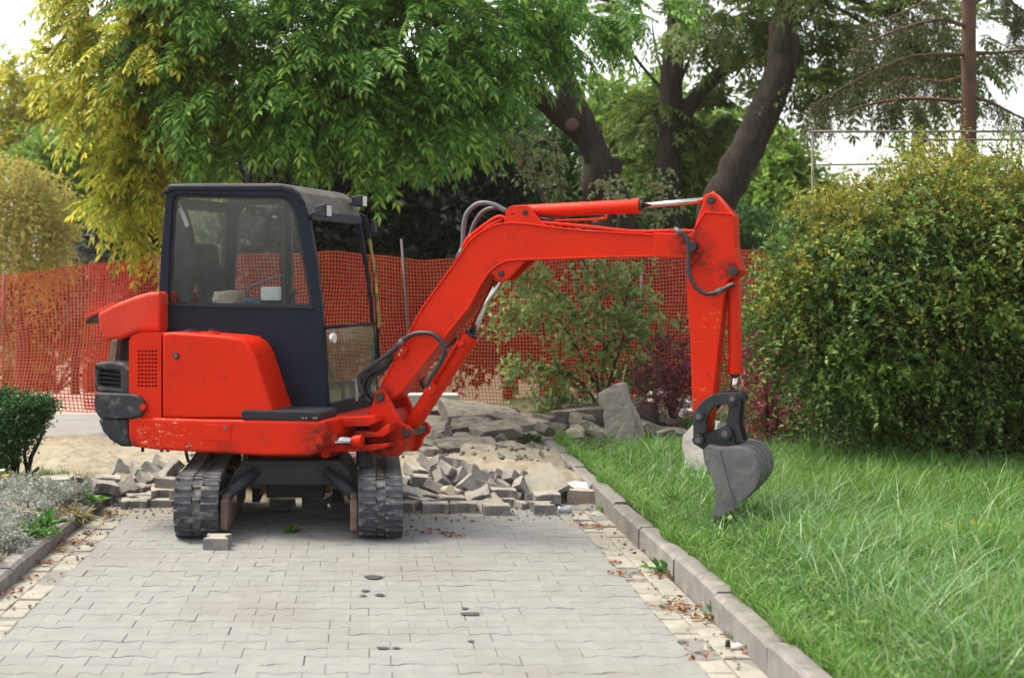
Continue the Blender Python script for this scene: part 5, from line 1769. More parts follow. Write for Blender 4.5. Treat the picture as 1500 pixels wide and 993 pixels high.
hose([(795, 322), (812, 323), (880, 321), (890, 316)], -0.03, 0.009, "steel_pipe", M['red'])
hose([(790, 320), (812, 323)], -0.03, 0.014, "hose_fitting", M['hose'])
MB().plate(B, hz([(178, 268), (255, 252), (290, 262), (250, 325), (180, 285)]), -0.135, -0.105).build("hose_clamp", M['red'], boom, bevel=0.004)
for (a, b) in hz([(252, 272), (238, 297)]):
    q = B.wp(a, b, -0.136)
    MB().tube([q + B.l * 0.003, q - B.l * 0.006], 0.010, 8).build("clamp_bolt", M['chrome'], boom)

# ================================================================== TREES AND SHRUBS
def A(v):
    return np.array(tuple(v), float)


def limb_mb(mb, pts, r0, r1, n=9, k=6, wob=0.03):
    ps = smooth_pts(pts, k)
    m = len(ps)
    out = []
    for i, p in enumerate(ps):
        out.append(p + Vector((rnd.gauss(0, wob), rnd.gauss(0, wob), rnd.gauss(0, wob))) * (0 if i in (0, m - 1) else r0))
    mb.tube(out, [r0 + (r1 - r0) * i / (m - 1) for i in range(m)], n)
    return ps


def walnut(root, blobs, m, nleaf, L=0.42, droop=0.45, name="crown", towards=(0, -0.5, -0.15), sh=0.5):
    parts = []
    for (c, r, w) in blobs:
        k = max(4, int(nleaf * w / 6))
        S, D = blob(A(c), r, k, sh)
        for j in range(6):
            dd = D + 0.7 * rand_dirs(k) + np.array(towards)
            dd[:, 2] *= 0.75
            parts.append(compound(S + 0.05 * rand_dirs(k), dd, L * rng.uniform(0.65, 1.15, k), 6, droop))
    V, Fc = merge(parts)
    return np_mesh(name, V, Fc, m, root)


def simple_crown(root, blobs, m, n, L, W, name="crown", twig=0.35, mleaf=7, sh=0.45, droop=0.3, out=0.6):
    parts = []
    for (c, r, w) in blobs:
        k = max(3, int(n * w / mleaf))
        S, D = blob(A(c), r, k, sh)
        parts.append(spray(S, D * out + rand_dirs(k), twig * rng.uniform(0.6, 1.3, k), mleaf, L, W, droop))
    V, Fc = merge(parts)
    return np_mesh(name, V, Fc, m, root)


def limbs_to(mb, start, blobs, r0, r1, every=1):
    for i, (c, r, w) in enumerate(blobs):
        if i % every: continue
        c = Vector(c)
        mid = start.lerp(c, 0.5) + Vector((rnd.gauss(0, 0.2), rnd.gauss(0, 0.2), rnd.uniform(0.0, 0.3)))
        limb_mb(mb, [start, mid, c], r0, r1, 7)


# --- the big feathered-leaf tree whose limb reaches left over the machine
Y0 = 22.0
base = Vector((P(905, 400, Y0).x, Y0, 0))
T1 = thing("walnut_tree", base, "big tree with feathered leaves overhanging the cab, its dark limb leaning left", "tree", "feathered-leaf trees behind the fence")
tm = MB()
fork = P(885, 235, Y0)
limb_mb(tm, [base, P(898, 330, Y0), P(880, 270, Y0), fork], 0.36, 0.29, 14)
limb_mb(tm, [P(886, 262, Y0), P(862, 200, Y0 - 0.1), P(835, 140, Y0 - 0.2), P(808, 60, Y0 - 0.3), P(790, -60, Y0 - 0.4), P(770, -200, Y0 - 0.5)], 0.23, 0.13, 12)
limb_mb(tm, [P(868, 212, Y0), P(800, 150, Y0 - 0.3), P(740, 100, Y0 - 1.7), P(690, 60, Y0 - 3), P(600, 0, Y0 - 5), P(480, -60, Y0 - 6.4)], 0.19, 0.06, 10)
0 and limb_mb(tm, [P(895, 255, Y0), P(915, 232, Y0 + 0.2), P(945, 236, Y0 + 0.5), P(1000, 225, Y0 + 0.9)], 0.09, 0.04, 8)
lefts = [((175, 20), 15.6, (0.7, 0.8, 0.6), 0.9), ((235, 75), 15.4, (0.9, 0.9, 0.7), 1.2), ((175, 130), 15.8, (0.75, 0.8, 0.55), 0.8), ((300, 20), 15.2, (0.9, 0.9, 0.75), 1.2), ((330, 120), 15.2, (0.9, 0.9, 0.65), 1.2),
         ((420, 60), 15.0, (0.95, 0.9, 0.8), 1.3), ((255, 190), 15.8, (0.65, 0.7, 0.5), 0.8), ((225, 245), 16.0, (0.5, 0.6, 0.45), 0.6), ((470, 150), 15.0, (0.8, 0.8, 0.5), 1.0), ((540, 70), 15.0, (0.9, 0.9, 0.8), 1.3), ((560, 170), 15.1, (0.6, 0.7, 0.38), 0.8),
         ((640, 40), 15.2, (0.8, 0.9, 0.7), 1.0), ((640, 140), 15.4, (0.55, 0.7, 0.45), 0.7), ((700, 120), 15.8, (0.5, 0.6, 0.5), 0.5), ((740, 30), 16.0, (0.6, 0.7, 0.5), 0.6), ((380, -60), 15.0, (1.6, 1.0, 0.6), 1.0), ((650, -60), 15.2, (1.4, 1.0, 0.6), 0.8),
         ((205, 300), 16.2, (0.42, 0.5, 0.35), 0.4), ((800, 15), 16.5, (0.45, 0.5, 0.35), 0.4), ((850, 50), 16.8, (0.25, 0.3, 0.2), 0.14), ((910, 5), 17, (0.5, 0.5, 0.25), 0.3), ((760, 75), 16.4, (0.25, 0.3, 0.25), 0.16)]
bl1 = [(P(a[0], a[1], Y), r, w) for a, Y, r, w in lefts]
limbs_to(tm, P(600, 0, Y0 - 5), bl1, 0.05, 0.015)
tm.build("trunk", M['bark'], T1, smooth=50)
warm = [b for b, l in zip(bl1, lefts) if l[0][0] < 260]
cool = [b for b, l in zip(bl1, lefts) if l[0][0] >= 260]
walnut(T1, cool, M['l_walnut'], 330)
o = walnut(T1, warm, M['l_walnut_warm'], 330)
o["label"] = "outer part of the crown, warm glow put into its yellow-green leaves"
# knots and a sawn limb
for (a, b, r_, Y) in ((838, 183, 0.10, Y0 - 0.33), (879, 272, 0.09, Y0 - 0.32)):
    c = P(a, b, Y)
    MB().tube([c + Vector((0, 0.08, 0)), c + Vector((0, -0.03, 0)), c + Vector((0, -0.035, 0))], [r_, r_, r_ * 0.7], 14).build("branch_scar", M['bark_red'], T1, smooth=True)

# --- trunk leaning right, with thinner leaves against the sky
Y1 = 21.6
base = Vector((P(1046, 420, Y1).x, Y1, 0))
T2 = thing("walnut_tree", base, "thick dark trunk leaning right just behind the excavator's arm", "tree", "feathered-leaf trees behind the fence")
tm = MB()
limb_mb(tm, [base, P(1048, 330, Y1), P(1075, 260, Y1), P(1108, 190, Y1), P(1140, 110, Y1), P(1150, 40, Y1), P(1158, -40, Y1), P(1165, -180, Y1)], 0.29, 0.19, 14, wob=0.05)
r2 = [((1110, 10), 22.6, (0.9, 0.7, 0.5), 0.7), ((1210, 30), 22.4, (0.9, 0.8, 0.7), 1.0), ((1235, 95), 22.0, (0.6, 0.6, 0.4), 0.5), ((1300, 40), 22.4, (0.9, 0.8, 0.7), 0.8), ((1060, 25), 22.8, (0.8, 0.8, 0.5), 0.6), ((1340, 120), 22.5, (0.8, 0.7, 0.7), 0.7), ((1185, 130), 21.6, (0.4, 0.4, 0.25), 0.25), ((1400, 60), 22.5, (0.9, 0.8, 0.8), 0.8), ((1150, -60), 21.0, (1.8, 1.0, 0.6), 0.8)]
bl2 = [(P(a[0], a[1], Y), r, w) for a, Y, r, w in r2]
limbs_to(tm, P(1155, -20, Y1), bl2, 0.04, 0.012)
tm.build("trunk", M['bark'], T2, smooth=50)
walnut(T2, bl2, M['l_walnut_dark'], 240, 0.5, sh=0.2)

# --- the straight trunk between them
Y2 = 24
base = Vector((P(985, 420, Y2).x, Y2, slope(Y2)))
T3 = thing("walnut_tree", base, "slimmer upright trunk with a slanting side limb between the two leaning trunks", "tree", "feathered-leaf trees behind the fence")
tm = MB()
limb_mb(tm, [base, P(980, 250, Y2), P(982, 150, Y2), P(986, 90, Y2), P(992, 30, Y2), P(1000, -100, Y2)], 0.22, 0.15, 12, wob=0.05)
limb_mb(tm, [P(985, 190, Y2), P(1030, 130, Y2), P(1065, 100, Y2), P(1105, 78, Y2), P(1180, 20, Y2)], 0.14, 0.08, 10, wob=0.05)
r3 = [((955, 35), 24.6, (0.8, 0.8, 0.5), 0.6), ((1010, 175), 24.8, (0.8, 0.7, 0.5), 0.9), ((1070, 160), 24.8, (0.6, 0.6, 0.45), 0.6), ((955, 180), 24.6, (0.5, 0.6, 0.5), 0.6), ((1020, 230), 24.5, (0.7, 0.6, 0.45), 0.8), ((1050, 45), 24.6, (0.8, 0.7, 0.4), 0.5), ((900, 35), 24.6, (0.5, 0.5, 0.4), 0.35), ((965, 260), 24.4, (0.7, 0.5, 0.35), 0.6)]
bl3 = [(P(a[0], a[1], Y), r, w) for a, Y, r, w in r3]
limbs_to(tm, P(985, 150, Y2), bl3, 0.035, 0.012)
tm.build("trunk", M['bark'], T3, smooth=50)
walnut(T3, bl3, M['l_walnut_dark'], 160, 0.52, sh=0.2)


def leafy(name, label, cat, base, trunk, blobs, m, n, L, W, group=None, mk='bark', twig=0.4, mleaf=7, sh=0.4, every=1, r0=0.12, r1=0.03, droop=0.3):
    o = thing(name, base, label, cat, group)
    mb = MB()
    if trunk:
        ps = limb_mb(mb, [Vector(base)] + [Vector(t) for t in trunk], r0, r1 * 2, 9)
        st = ps[-1]
    else:
        st = Vector(base)
    limbs_to(mb, st, blobs, r1 * 1.5, r1 * 0.5, every)
    mb.build("trunk" if cat == "tree" else "stems", M[mk], o, smooth=50)
    simple_crown(o, blobs, m, n, L, W, "crown" if cat == "tree" else "foliage", twig, mleaf, sh, droop)
    return o


def pb(lst):
    return [(P(a, b, Y), r, w) for a, b, Y, r, w in lst]


def bs(px, Y, z=None):
    return Vector((P(px, VY, Y).x, Y, slope(Y) if z is None else z))


# --- dark evergreens behind the mesh, canopy shade put into their leaf colour
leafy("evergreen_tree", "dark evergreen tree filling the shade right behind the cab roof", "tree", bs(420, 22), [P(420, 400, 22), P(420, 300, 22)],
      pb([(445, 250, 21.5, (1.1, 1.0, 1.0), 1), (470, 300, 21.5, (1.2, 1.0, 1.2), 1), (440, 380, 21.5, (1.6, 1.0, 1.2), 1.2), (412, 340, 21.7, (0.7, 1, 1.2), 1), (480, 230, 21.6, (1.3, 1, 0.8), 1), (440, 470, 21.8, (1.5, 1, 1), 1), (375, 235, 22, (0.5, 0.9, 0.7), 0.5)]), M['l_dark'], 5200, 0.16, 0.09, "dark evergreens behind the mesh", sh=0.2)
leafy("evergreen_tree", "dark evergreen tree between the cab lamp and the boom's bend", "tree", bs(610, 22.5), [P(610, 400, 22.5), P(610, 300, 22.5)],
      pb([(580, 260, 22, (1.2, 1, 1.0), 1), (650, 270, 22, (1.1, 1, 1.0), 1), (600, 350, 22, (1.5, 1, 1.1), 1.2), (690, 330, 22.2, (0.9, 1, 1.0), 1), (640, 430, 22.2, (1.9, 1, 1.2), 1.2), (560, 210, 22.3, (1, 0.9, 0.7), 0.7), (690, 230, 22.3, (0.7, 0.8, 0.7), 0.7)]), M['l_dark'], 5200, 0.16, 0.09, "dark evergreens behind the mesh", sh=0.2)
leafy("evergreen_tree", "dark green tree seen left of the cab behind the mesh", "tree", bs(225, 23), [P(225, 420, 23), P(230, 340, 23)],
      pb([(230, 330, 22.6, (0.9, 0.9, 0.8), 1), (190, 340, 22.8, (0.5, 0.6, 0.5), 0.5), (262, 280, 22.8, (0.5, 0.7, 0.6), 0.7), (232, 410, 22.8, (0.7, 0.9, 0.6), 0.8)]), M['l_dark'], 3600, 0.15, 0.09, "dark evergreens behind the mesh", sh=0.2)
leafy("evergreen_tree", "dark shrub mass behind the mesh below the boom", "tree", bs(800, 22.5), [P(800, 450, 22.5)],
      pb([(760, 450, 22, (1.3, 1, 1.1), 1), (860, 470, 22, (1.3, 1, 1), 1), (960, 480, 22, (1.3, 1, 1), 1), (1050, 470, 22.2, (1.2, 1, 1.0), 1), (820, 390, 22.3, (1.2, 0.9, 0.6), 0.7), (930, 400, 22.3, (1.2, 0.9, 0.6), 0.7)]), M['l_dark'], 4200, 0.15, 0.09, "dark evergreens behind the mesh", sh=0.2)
leafy("broadleaf_tree", "mid green tree behind the boom's bend", "tree", bs(745, 24.5), [P(745, 400, 24.5), P(750, 300, 24.5)],
      pb([(735, 230, 24, (0.7, 0.8, 0.9), 1), (760, 300, 24, (0.8, 0.8, 0.9), 1), (790, 230, 24.5, (0.6, 0.6, 0.8), 0.8), (830, 310, 24.5, (0.8, 0.7, 0.8), 0.9), (770, 360, 24.2, (1, 0.7, 0.6), 0.8), (735, 160, 25, (0.5, 0.6, 0.6), 0.5)]), M['l_mid'], 3400, 0.15, 0.08, "green trees behind the fence")
leafy("broadleaf_tree", "bright light green tree between the tree trunks", "tree", bs(920, 31), [P(920, 420, 31), P(925, 300, 31)],
      pb([(880, 170, 30, (0.8, 0.8, 0.8), 0.8), (930, 230, 30, (1.1, 1, 1.0), 1), (900, 310, 30, (1.2, 1, 1.0), 1), (1000, 290, 30.5, (1.1, 1, 1.1), 1), (960, 160, 31, (0.7, 0.8, 0.7), 0.5), (1040, 200, 31, (0.7, 0.8, 0.7), 0.6), (960, 350, 30, (1.4, 1, 0.8), 1)]), M['l_light'], 2600, 0.22, 0.11, "green trees behind the fence", sh=0.3)
leafy("broadleaf_tree", "light green feathery tree right of the leaning trunk", "tree", bs(1140, 29), [P(1140, 420, 29), P(1135, 320, 29)],
      pb([(1130, 230, 28.5, (0.6, 0.7, 0.6), 0.7), (1110, 300, 28, (0.8, 0.8, 0.8), 1), (1160, 260, 28.5, (0.5, 0.7, 0.6), 0.6), (1130, 350, 28, (1, 0.8, 0.8), 1), (1200, 330, 28.5, (1, 0.8, 1), 0.9), (1070, 350, 28.5, (0.8, 0.8, 0.8), 0.8)]), M['l_light'], 2600, 0.2, 0.1, "green trees behind the fence", sh=0.3)
leafy("broadleaf_tree", "green tree low behind the boom's outer end", "tree", bs(900, 26), [P(900, 420, 26)],
      pb([(850, 350, 25.5, (0.9, 0.8, 0.7), 1), (930, 340, 25.5, (0.9, 0.8, 0.8), 1), (1000, 350, 25.5, (0.9, 0.8, 0.8), 1), (1080, 370, 25.8, (0.8, 0.8, 0.7), 1)]), M['l_mid'], 3200, 0.16, 0.09, "green trees behind the fence", sh=0.3)

# --- left background
leafy("broadleaf_tree", "yellow-green tree at the far left below the overhanging crown", "tree", bs(110, 34), [P(110, 450, 34), P(110, 330, 34)],
      pb([(70, 240, 33, (0.9, 0.8, 0.7), 1), (130, 220, 33, (0.9, 0.8, 0.7), 1), (160, 280, 33, (0.8, 0.8, 0.8), 0.9), (100, 300, 33.5, (1.0, 0.8, 0.8), 0.9), (180, 340, 33.5, (0.6, 0.8, 0.7), 0.7)]), M['l_light'], 2600, 0.2, 0.11, "light trees at the left", sh=0.3)
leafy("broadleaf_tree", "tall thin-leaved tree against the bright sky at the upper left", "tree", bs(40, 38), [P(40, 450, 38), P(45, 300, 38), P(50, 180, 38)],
      pb([(20, 130, 37, (1.0, 1, 0.9), 1), (75, 140, 37, (0.7, 0.8, 0.6), 0.5), (40, 190, 37, (1.1, 1, 0.8), 1), (110, 150, 37, (0.8, 1, 0.7), 0.6), (0, 230, 37, (0.9, 1, 1.0), 0.8), (-40, 220, 37, (1.0, 1, 1.0), 0.8)]), M['l_walnut_warm'], 1500, 0.2, 0.11, "light trees at the left", sh=0.25)  # these leaves also have the warm glow in their colour
gs = leafy("weeping_shrub", "golden brown weeping shrub at the left edge behind the mesh", "shrub", bs(30, 27), [P(30, 450, 27), P(35, 330, 27)],
           pb([(20, 270, 26.5, (0.6, 0.7, 0.5), 1), (60, 300, 26.5, (0.5, 0.6, 0.6), 0.8), (30, 350, 26.5, (0.8, 0.7, 0.9), 1.2), (80, 370, 26.7, (0.4, 0.5, 0.6), 0.6), (-30, 320, 26.5, (0.8, 0.7, 1.1), 1)]), M['l_gold'], 2600, 0.11, 0.05, None, 'twig', 0.6, 10, 0.4, droop=1.1)
# blue-grey spruce with hanging boughs
sp_b = bs(150, 26)
SPR = thing("blue_spruce", sp_b, "grey-blue spruce with hanging boughs left of the cab", "tree")
mb = MB()
limb_mb(mb, [sp_b, P(150, 400, 26), P(152, 300, 26)], 0.12, 0.03, 8)
parts = []
for i in range(34):
    h = rnd.uniform(0, 1)
    st = P(151, 440 - 120 * h, 26)
    an = rnd.uniform(0, 6.28)
    ln = (0.75 - 0.5 * h) * rnd.uniform(0.7, 1.1)
    en = st + Vector((math.cos(an) * ln, math.sin(an) * ln, -0.35 * ln))
    mid = st.lerp(en, 0.5) + Vector((0, 0, 0.08))
    ps = smooth_pts([st, mid, en], 8)
    mb.tube(ps, 0.015, 5)
    S = np.array([tuple(p) for p in ps])
    S = np.repeat(S, 6, 0)
    parts.append(spray(S, rand_dirs(len(S)) * 0.6 + np.array([math.cos(an), math.sin(an), -0.4]) * 0.5, 0.14, 5, 0.07, 0.022, 0.6))
mb.build("trunk", M['bark'], SPR, smooth=50)
V, Fc = merge(parts)
np_mesh("needles", V, Fc, M['l_bluespruce'], SPR)
# clipped hedges far behind the mesh at the left
for (a, b, t, Y, lab) in ((5, 75, 540, 44, "low clipped hedge far behind the mesh at the left"), (125, 260, 525, 46, "long clipped hedge far behind the tail of the excavator")):
    p0, p1 = P(a, 575, Y), P(b, t, Y)
    o = thing("hedge", (p0.x, Y, slope(Y)), lab, "hedge", "far hedges")
    k = 700
    S = np.stack([rng.uniform(p0.x, p1.x, k), rng.uniform(Y - 0.4, Y + 0.4, k), rng.uniform(slope(Y), p1.z, k)], 1)
    V, Fc = spray(S, rand_dirs(k) + np.array([0, -0.3, 0.4]), 0.25, 7, 0.13, 0.08)
    np_mesh("foliage", V, Fc, M['l_mid'], o)
    MB().box((p0.x + 0.05, Y - 0.3, slope(Y)), (p1.x - 0.05, Y + 0.3, p1.z - 0.1)).build("stems", M['bark'], o)
# flower tubs / bright shrubs glimpsed through the mesh
leafy("shrub", "mixed green and golden shrub glimpsed through the left mesh", "shrub", bs(80, 40), None, pb([(70, 490, 40, (1.2, 0.8, 0.9), 1), (120, 470, 40, (1, 0.8, 1), 1), (30, 470, 40, (1, 0.8, 1.0), 1), (180, 500, 40, (1, 0.8, 0.9), 1), (150, 450, 41, (1, 0.8, 1.0), 1)]), M['l_mid'], 1300, 0.2, 0.12, "shrubs behind the left mesh", 'twig')
leafy("shrub", "dark shrub far behind the mesh left of the raised bonnet", "shrub", bs(200, 36), None, pb([(200, 440, 36, (0.9, 0.8, 0.9), 1), (60, 430, 37, (1.0, 0.8, 0.6), 1), (130, 420, 37, (0.9, 0.8, 0.6), 0.8)]), M['l_dark'], 1300, 0.16, 0.1, "shrubs behind the left mesh", 'twig')
# far wood that closes the view
fw_parts = []
for i in range(46):
    x = -48 + 2.4 * i + rnd.uniform(-1, 1)
    yv = rnd.uniform(62, 75)
    top = rnd.uniform(2.5, 5.5) if x < 5 else rnd.uniform(2.0, 4.0)
    S, D = blob((x, yv, slope(60) + top * 0.5), (2.2, 1.5, top * 0.62), 120, 0.3)
    fw_parts.append(spray(S, D + rand_dirs(120), 0.8, 6, 0.45, 0.28))
V, Fc = merge(fw_parts)
o = np_mesh("far_wood", V, Fc, M['l_mid'], None, False, "stuff")
tag(o, "far belt of trees closing the view", "woodland")

# --- cream house behind the trees
hx0, hx1 = P(60, 400, 50).x, P(470, 400, 50).x
H = thing("house", ((hx0 + hx1) / 2, 50, slope(50)), "cream rendered house half hidden behind the left trees", "house")
zb0 = slope(50)
MB().box((hx0, 50, zb0), (hx1, 58, zb0 + 6.6)).build("wall", M['cream'], H)
MB().add([(hx0 - 0.4, 49.6, zb0 + 6.6), (hx1 + 0.4, 49.6, zb0 + 6.6), (hx1 + 0.4, 58.4, zb0 + 6.6), (hx0 - 0.4, 58.4, zb0 + 6.6), (hx0 + 1.5, 54, zb0 + 8.4), (hx1 - 1.5, 54, zb0 + 8.4)],
         [(0, 1, 5, 4), (1, 2, 5), (2, 3, 4, 5), (3, 0, 4), (0, 3, 2, 1)]).build("roof", M['roof'], H)
for k in range(9):
    MB().box((hx0 - 0.01, 49.96, zb0 + 0.7 * k + 0.4), (hx1 + 0.01, 50.0, zb0 + 0.7 * k + 0.45)).build("moulding", M['cream'], H)
for i, wx in enumerate((-11.0, -8.6, -3.4)):
    for zf in (1.2, 4.2):
        w_ = MB().box((wx - 0.55, 49.9, zb0 + zf), (wx + 0.55, 50.02, zb0 + zf + 1.5)).build("window", M['white'], H)
        MB().box((wx - 0.47, 49.88, zb0 + zf + 0.08), (wx - 0.03, 49.91, zb0 + zf + 1.42)).build("pane", M['pane'], w_)
        MB().box((wx + 0.03, 49.88, zb0 + zf + 0.08), (wx + 0.47, 49.91, zb0 + zf + 1.42)).build("pane", M['pane'], w_)

# --- spruce with a reddish trunk at the right, drooping bare boughs
Yp = 17.5
b_ = bs(1420, Yp, 0.1)
PT = thing("spruce_tree", b_, "straight reddish trunk with drooping thin boughs at the upper right", "tree")
mb = MB()
limb_mb(mb, [b_, P(1419, 250, Yp), P(1419, 100, Yp), P(1419, -60, Yp), P(1420, -200, Yp)], 0.10, 0.075, 12, wob=0.02)
parts, tw = [], []
boughs = [[(1419, 80), (1380, 80), (1330, 85), (1270, 110), (1215, 140), (1190, 155)], [(1419, 150), (1350, 145), (1290, 150), (1220, 170), (1180, 185)], [(1419, 40), (1370, 30), (1300, 50), (1250, 75)], [(1419, 78), (1460, 78), (1500, 75), (1560, 80)], [(1419, 140), (1450, 150), (1480, 165), (1520, 185)],
          [(1419, 10), (1460, -10), (1490, 10), (1530, 40)], [(1419, -20), (1380, -10), (1320, 20), (1260, 40)], [(1419, 110), (1380, 120), (1330, 115), (1290, 125)], [(1530, -10), (1500, 20), (1480, 40)]]
for i, bg_ in enumerate(boughs):
    dy = [-0.5, 0.3, -0.8, 0.2, -0.3, 0.4, -0.4, 0.7, 0.3][i]
    ps = smooth_pts([P(a, b, Yp + dy * k / (len(bg_) - 1)) for k, (a, b) in enumerate(bg_)], 8)
    mb.tube(ps, [0.028 - 0.02 * k / (len(ps) - 1) for k in range(len(ps))], 6)
    S = np.array([tuple(p) for p in ps[6:]])
    S = np.repeat(S, 7 if i not in (1, 3, 4) else 4, 0) + 0.03 * rand_dirs(len(S) * (7 if i not in (1, 3, 4) else 4))
    D = rand_dirs(len(S)) * 0.45 + np.array([0, 0, -1.0])
    TL = rng.uniform(0.12, 0.42, len(S))
    tw.append(twig_arrays(S, D, TL, 0.002, 0.1))
    parts.append(spray(S, D, TL, 12, 0.05, 0.018, 0.1, 0.7))
mb.build("trunk", M['bark_red'], PT, smooth=50)
V, Fc = merge(tw)
np_mesh("twigs", V, Fc, M['bark_red'], PT, False, "stuff")
V, Fc = merge(parts)
np_mesh("needles", V, Fc, M['l_spruce'], PT)

# --- pipe frame behind the bush
PF = thing("pipe_frame", (P(1330, 400, 15.5).x, 15.5, 0.15), "grey pipe frame standing behind the big bush at the right", "frame")
for a in (1190, 1337, 1482):
    p = P(a, 193, 15.5)
    MB().tube([(p.x, 15.5, 0.1), p], 0.014, 10).build("upright", M['pipe'], PF, smooth=True)
MB().tube([P(1186, 193, 15.5), P(1560, 193, 15.5)], 0.014, 10).build("top_rail", M['pipe'], PF, smooth=True)
MB().tube([P(1190, 242, 15.5), P(1345, 240, 15.5)], 0.009, 10).build("cross_rail", M['pipe'], PF, smooth=True)
MB().tube([P(1337, 205, 15.5), P(1560, 205, 15.5)], 0.012, 10).build("cross_rail", M['pipe'], PF, smooth=True)

# --- the big bush at the right
Yb = 11.9
BU = thing("spirea_bush", bs(1330, Yb, 0.15), "big dense small-leaved bush filling the right side behind the lawn", "bush")
bb = []
LE = [(215, 1290), (300, 1195), (400, 1140), (500, 1125), (600, 1165), (700, 1225)]
rb_ = random.Random(5)
while len(bb) < 84:
    py = rb_.uniform(232, 640)
    for (y0_, x0_), (y1_, x1_) in zip(LE, LE[1:]):
        if y0_ <= py <= y1_:
            xl = x0_ + (x1_ - x0_) * (py - y0_) / (y1_ - y0_)
    px = rb_.uniform(xl + 25, 1590)
    if py < 250 + 20 * math.sin(px / 33.0) + 0.42 * max(0, 1340 - px): continue
    if py > 560 and rb_.random() < 0.55: continue
    r_ = rb_.uniform(0.17, 0.36) * (0.8 if py > 560 else 1)
    Yy = 11.15 + 0.55 * abs((py - 440) / 230.0) ** 2 + 0.4 * max(0, (1250 - px) / 130.0) + rb_.uniform(-0.25, 0.45)
    if any((px - q_[0]) ** 2 + (py - q_[1]) ** 2 < (48 if py < 520 else 40) ** 2 and rb_.random() < 0.75 for q_ in bb): continue
    bb.append((px, py, Yy, (r_ * 1.15, r_, r_ * rb_.uniform(0.6, 0.95)), (r_ / 0.3) ** 2 * 0.34))
bbp = pb(bb)
mb = MB()
for i in range(26):
    x0 = BU.location + Vector((rnd.uniform(-0.6, 1.0), rnd.uniform(-0.25, 0.5), 0))
    c, r, w = rnd.choice(bbp)
    e = Vector(c) + Vector((rnd.gauss(0, 0.3), rnd.gauss(0, 0.25), rnd.gauss(0, 0.3)))
    limb_mb(mb, [x0, x0.lerp(e, 0.5) + Vector((rnd.gauss(0, 0.15), 0, 0.25)), e], 0.016, 0.004, 5)
mb.build("stems", M['twig'], BU, smooth=True)
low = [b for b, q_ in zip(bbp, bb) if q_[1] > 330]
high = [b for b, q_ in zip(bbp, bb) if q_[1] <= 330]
mid_ = [b for b, q_ in zip(bbp, bb) if 330 < q_[1] < 470]


def bush(root, blobs, m, n, L, W, name, mleaf=12, twl=0.24, sh=0.55, tw=True, droop=0.5):
    parts, tws = [], []
    for (c, r, w) in blobs:
        k = int(n * w / mleaf)
        S, D = blob(A(c), r, k, sh)
        d = D * 0.8 + 0.8 * rand_dirs(k) + np.array([0, 0, 0.25])
        T = twl * rng.uniform(0.5, 1.4, k)
        parts.append(spray(S, d, T, mleaf, L, W, droop))
        tws.append(twig_arrays(S[::2], d[::2], T[::2], 0.0016, droop))
    V, Fc = merge(parts)
    o_ = np_mesh(name, V, Fc, m, root)
    if tw:
        V, Fc = merge(tws)
        np_mesh("twigs", V, Fc, M['twig'], root, False, "stuff")
    return o_


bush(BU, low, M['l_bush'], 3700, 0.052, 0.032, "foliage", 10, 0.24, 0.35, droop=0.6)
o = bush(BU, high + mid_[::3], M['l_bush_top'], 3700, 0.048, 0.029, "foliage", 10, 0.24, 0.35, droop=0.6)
o["label"] = "russet tinted leaves along the top"
# upright shoots along the outline
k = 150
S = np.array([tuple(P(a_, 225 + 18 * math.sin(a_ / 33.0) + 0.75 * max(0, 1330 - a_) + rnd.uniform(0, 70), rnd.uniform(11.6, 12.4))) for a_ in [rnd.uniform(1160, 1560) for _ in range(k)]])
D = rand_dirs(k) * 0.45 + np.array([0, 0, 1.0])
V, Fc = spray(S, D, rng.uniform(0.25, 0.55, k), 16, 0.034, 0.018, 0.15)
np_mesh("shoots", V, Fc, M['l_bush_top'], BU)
V, Fc = twig_arrays(S, D, 0.42, 0.003, 0.15)
np_mesh("shoot_twigs", V, Fc, M['twig'], BU, False, "stuff")
# long arching shoots that break the outline
parts, tws_ = [], []
for (c, r, w) in bbp:
    n_ = 3
    S, D = blob(A(c), r, n_ * 3, 0.85)
    kp = (D[:, 1] < 0.3) & (D[:, 2] > -0.35)
    S, D = S[kp][:n_], D[kp][:n_]
    d_ = D * 0.9 + 0.4 * rand_dirs(len(S)) + np.array([-0.15, -0.25, 0.45])
    T_ = rng.uniform(0.4, 0.75, len(S))
    parts.append(spray(S, d_, T_, 26, 0.05, 0.031, 0.75, 0.8))
    tws_.append(twig_arrays(S, d_, T_, 0.003, 0.75))
np_mesh("arching_shoots", *merge(parts), M['l_bush_arch'], BU)
np_mesh("shoot_twigs", *merge(tws_), M['twig'], BU, False, "stuff")
# sprays of young leaves
parts = []
for (a, b, n_) in ((1250, 530, 46), (1280, 555, 46), (1310, 540, 30), (1230, 500, 26), (1360, 545, 24), (1395, 430, 34), (1270, 440, 30), (1480, 470, 30), (1430, 400, 22), (1320, 330, 20), (1250, 560, 24), (1440, 470, 18)):
    c = A(P(a, b, 10.95))
    S = c + rng.normal(size=(n_, 3)) * np.array([0.09, 0.12, 0.07])
    parts.append(spray(S, rand_dirs(n_) + np.array([0, -0.7, 0.2]), 0.14, 7, 0.06, 0.038, 0.3))
V, Fc = merge(parts)
o = np_mesh("young_leaves", V, Fc, M['l_bush_new'], BU)
o["label"] = "bright yellow-green young leaves"

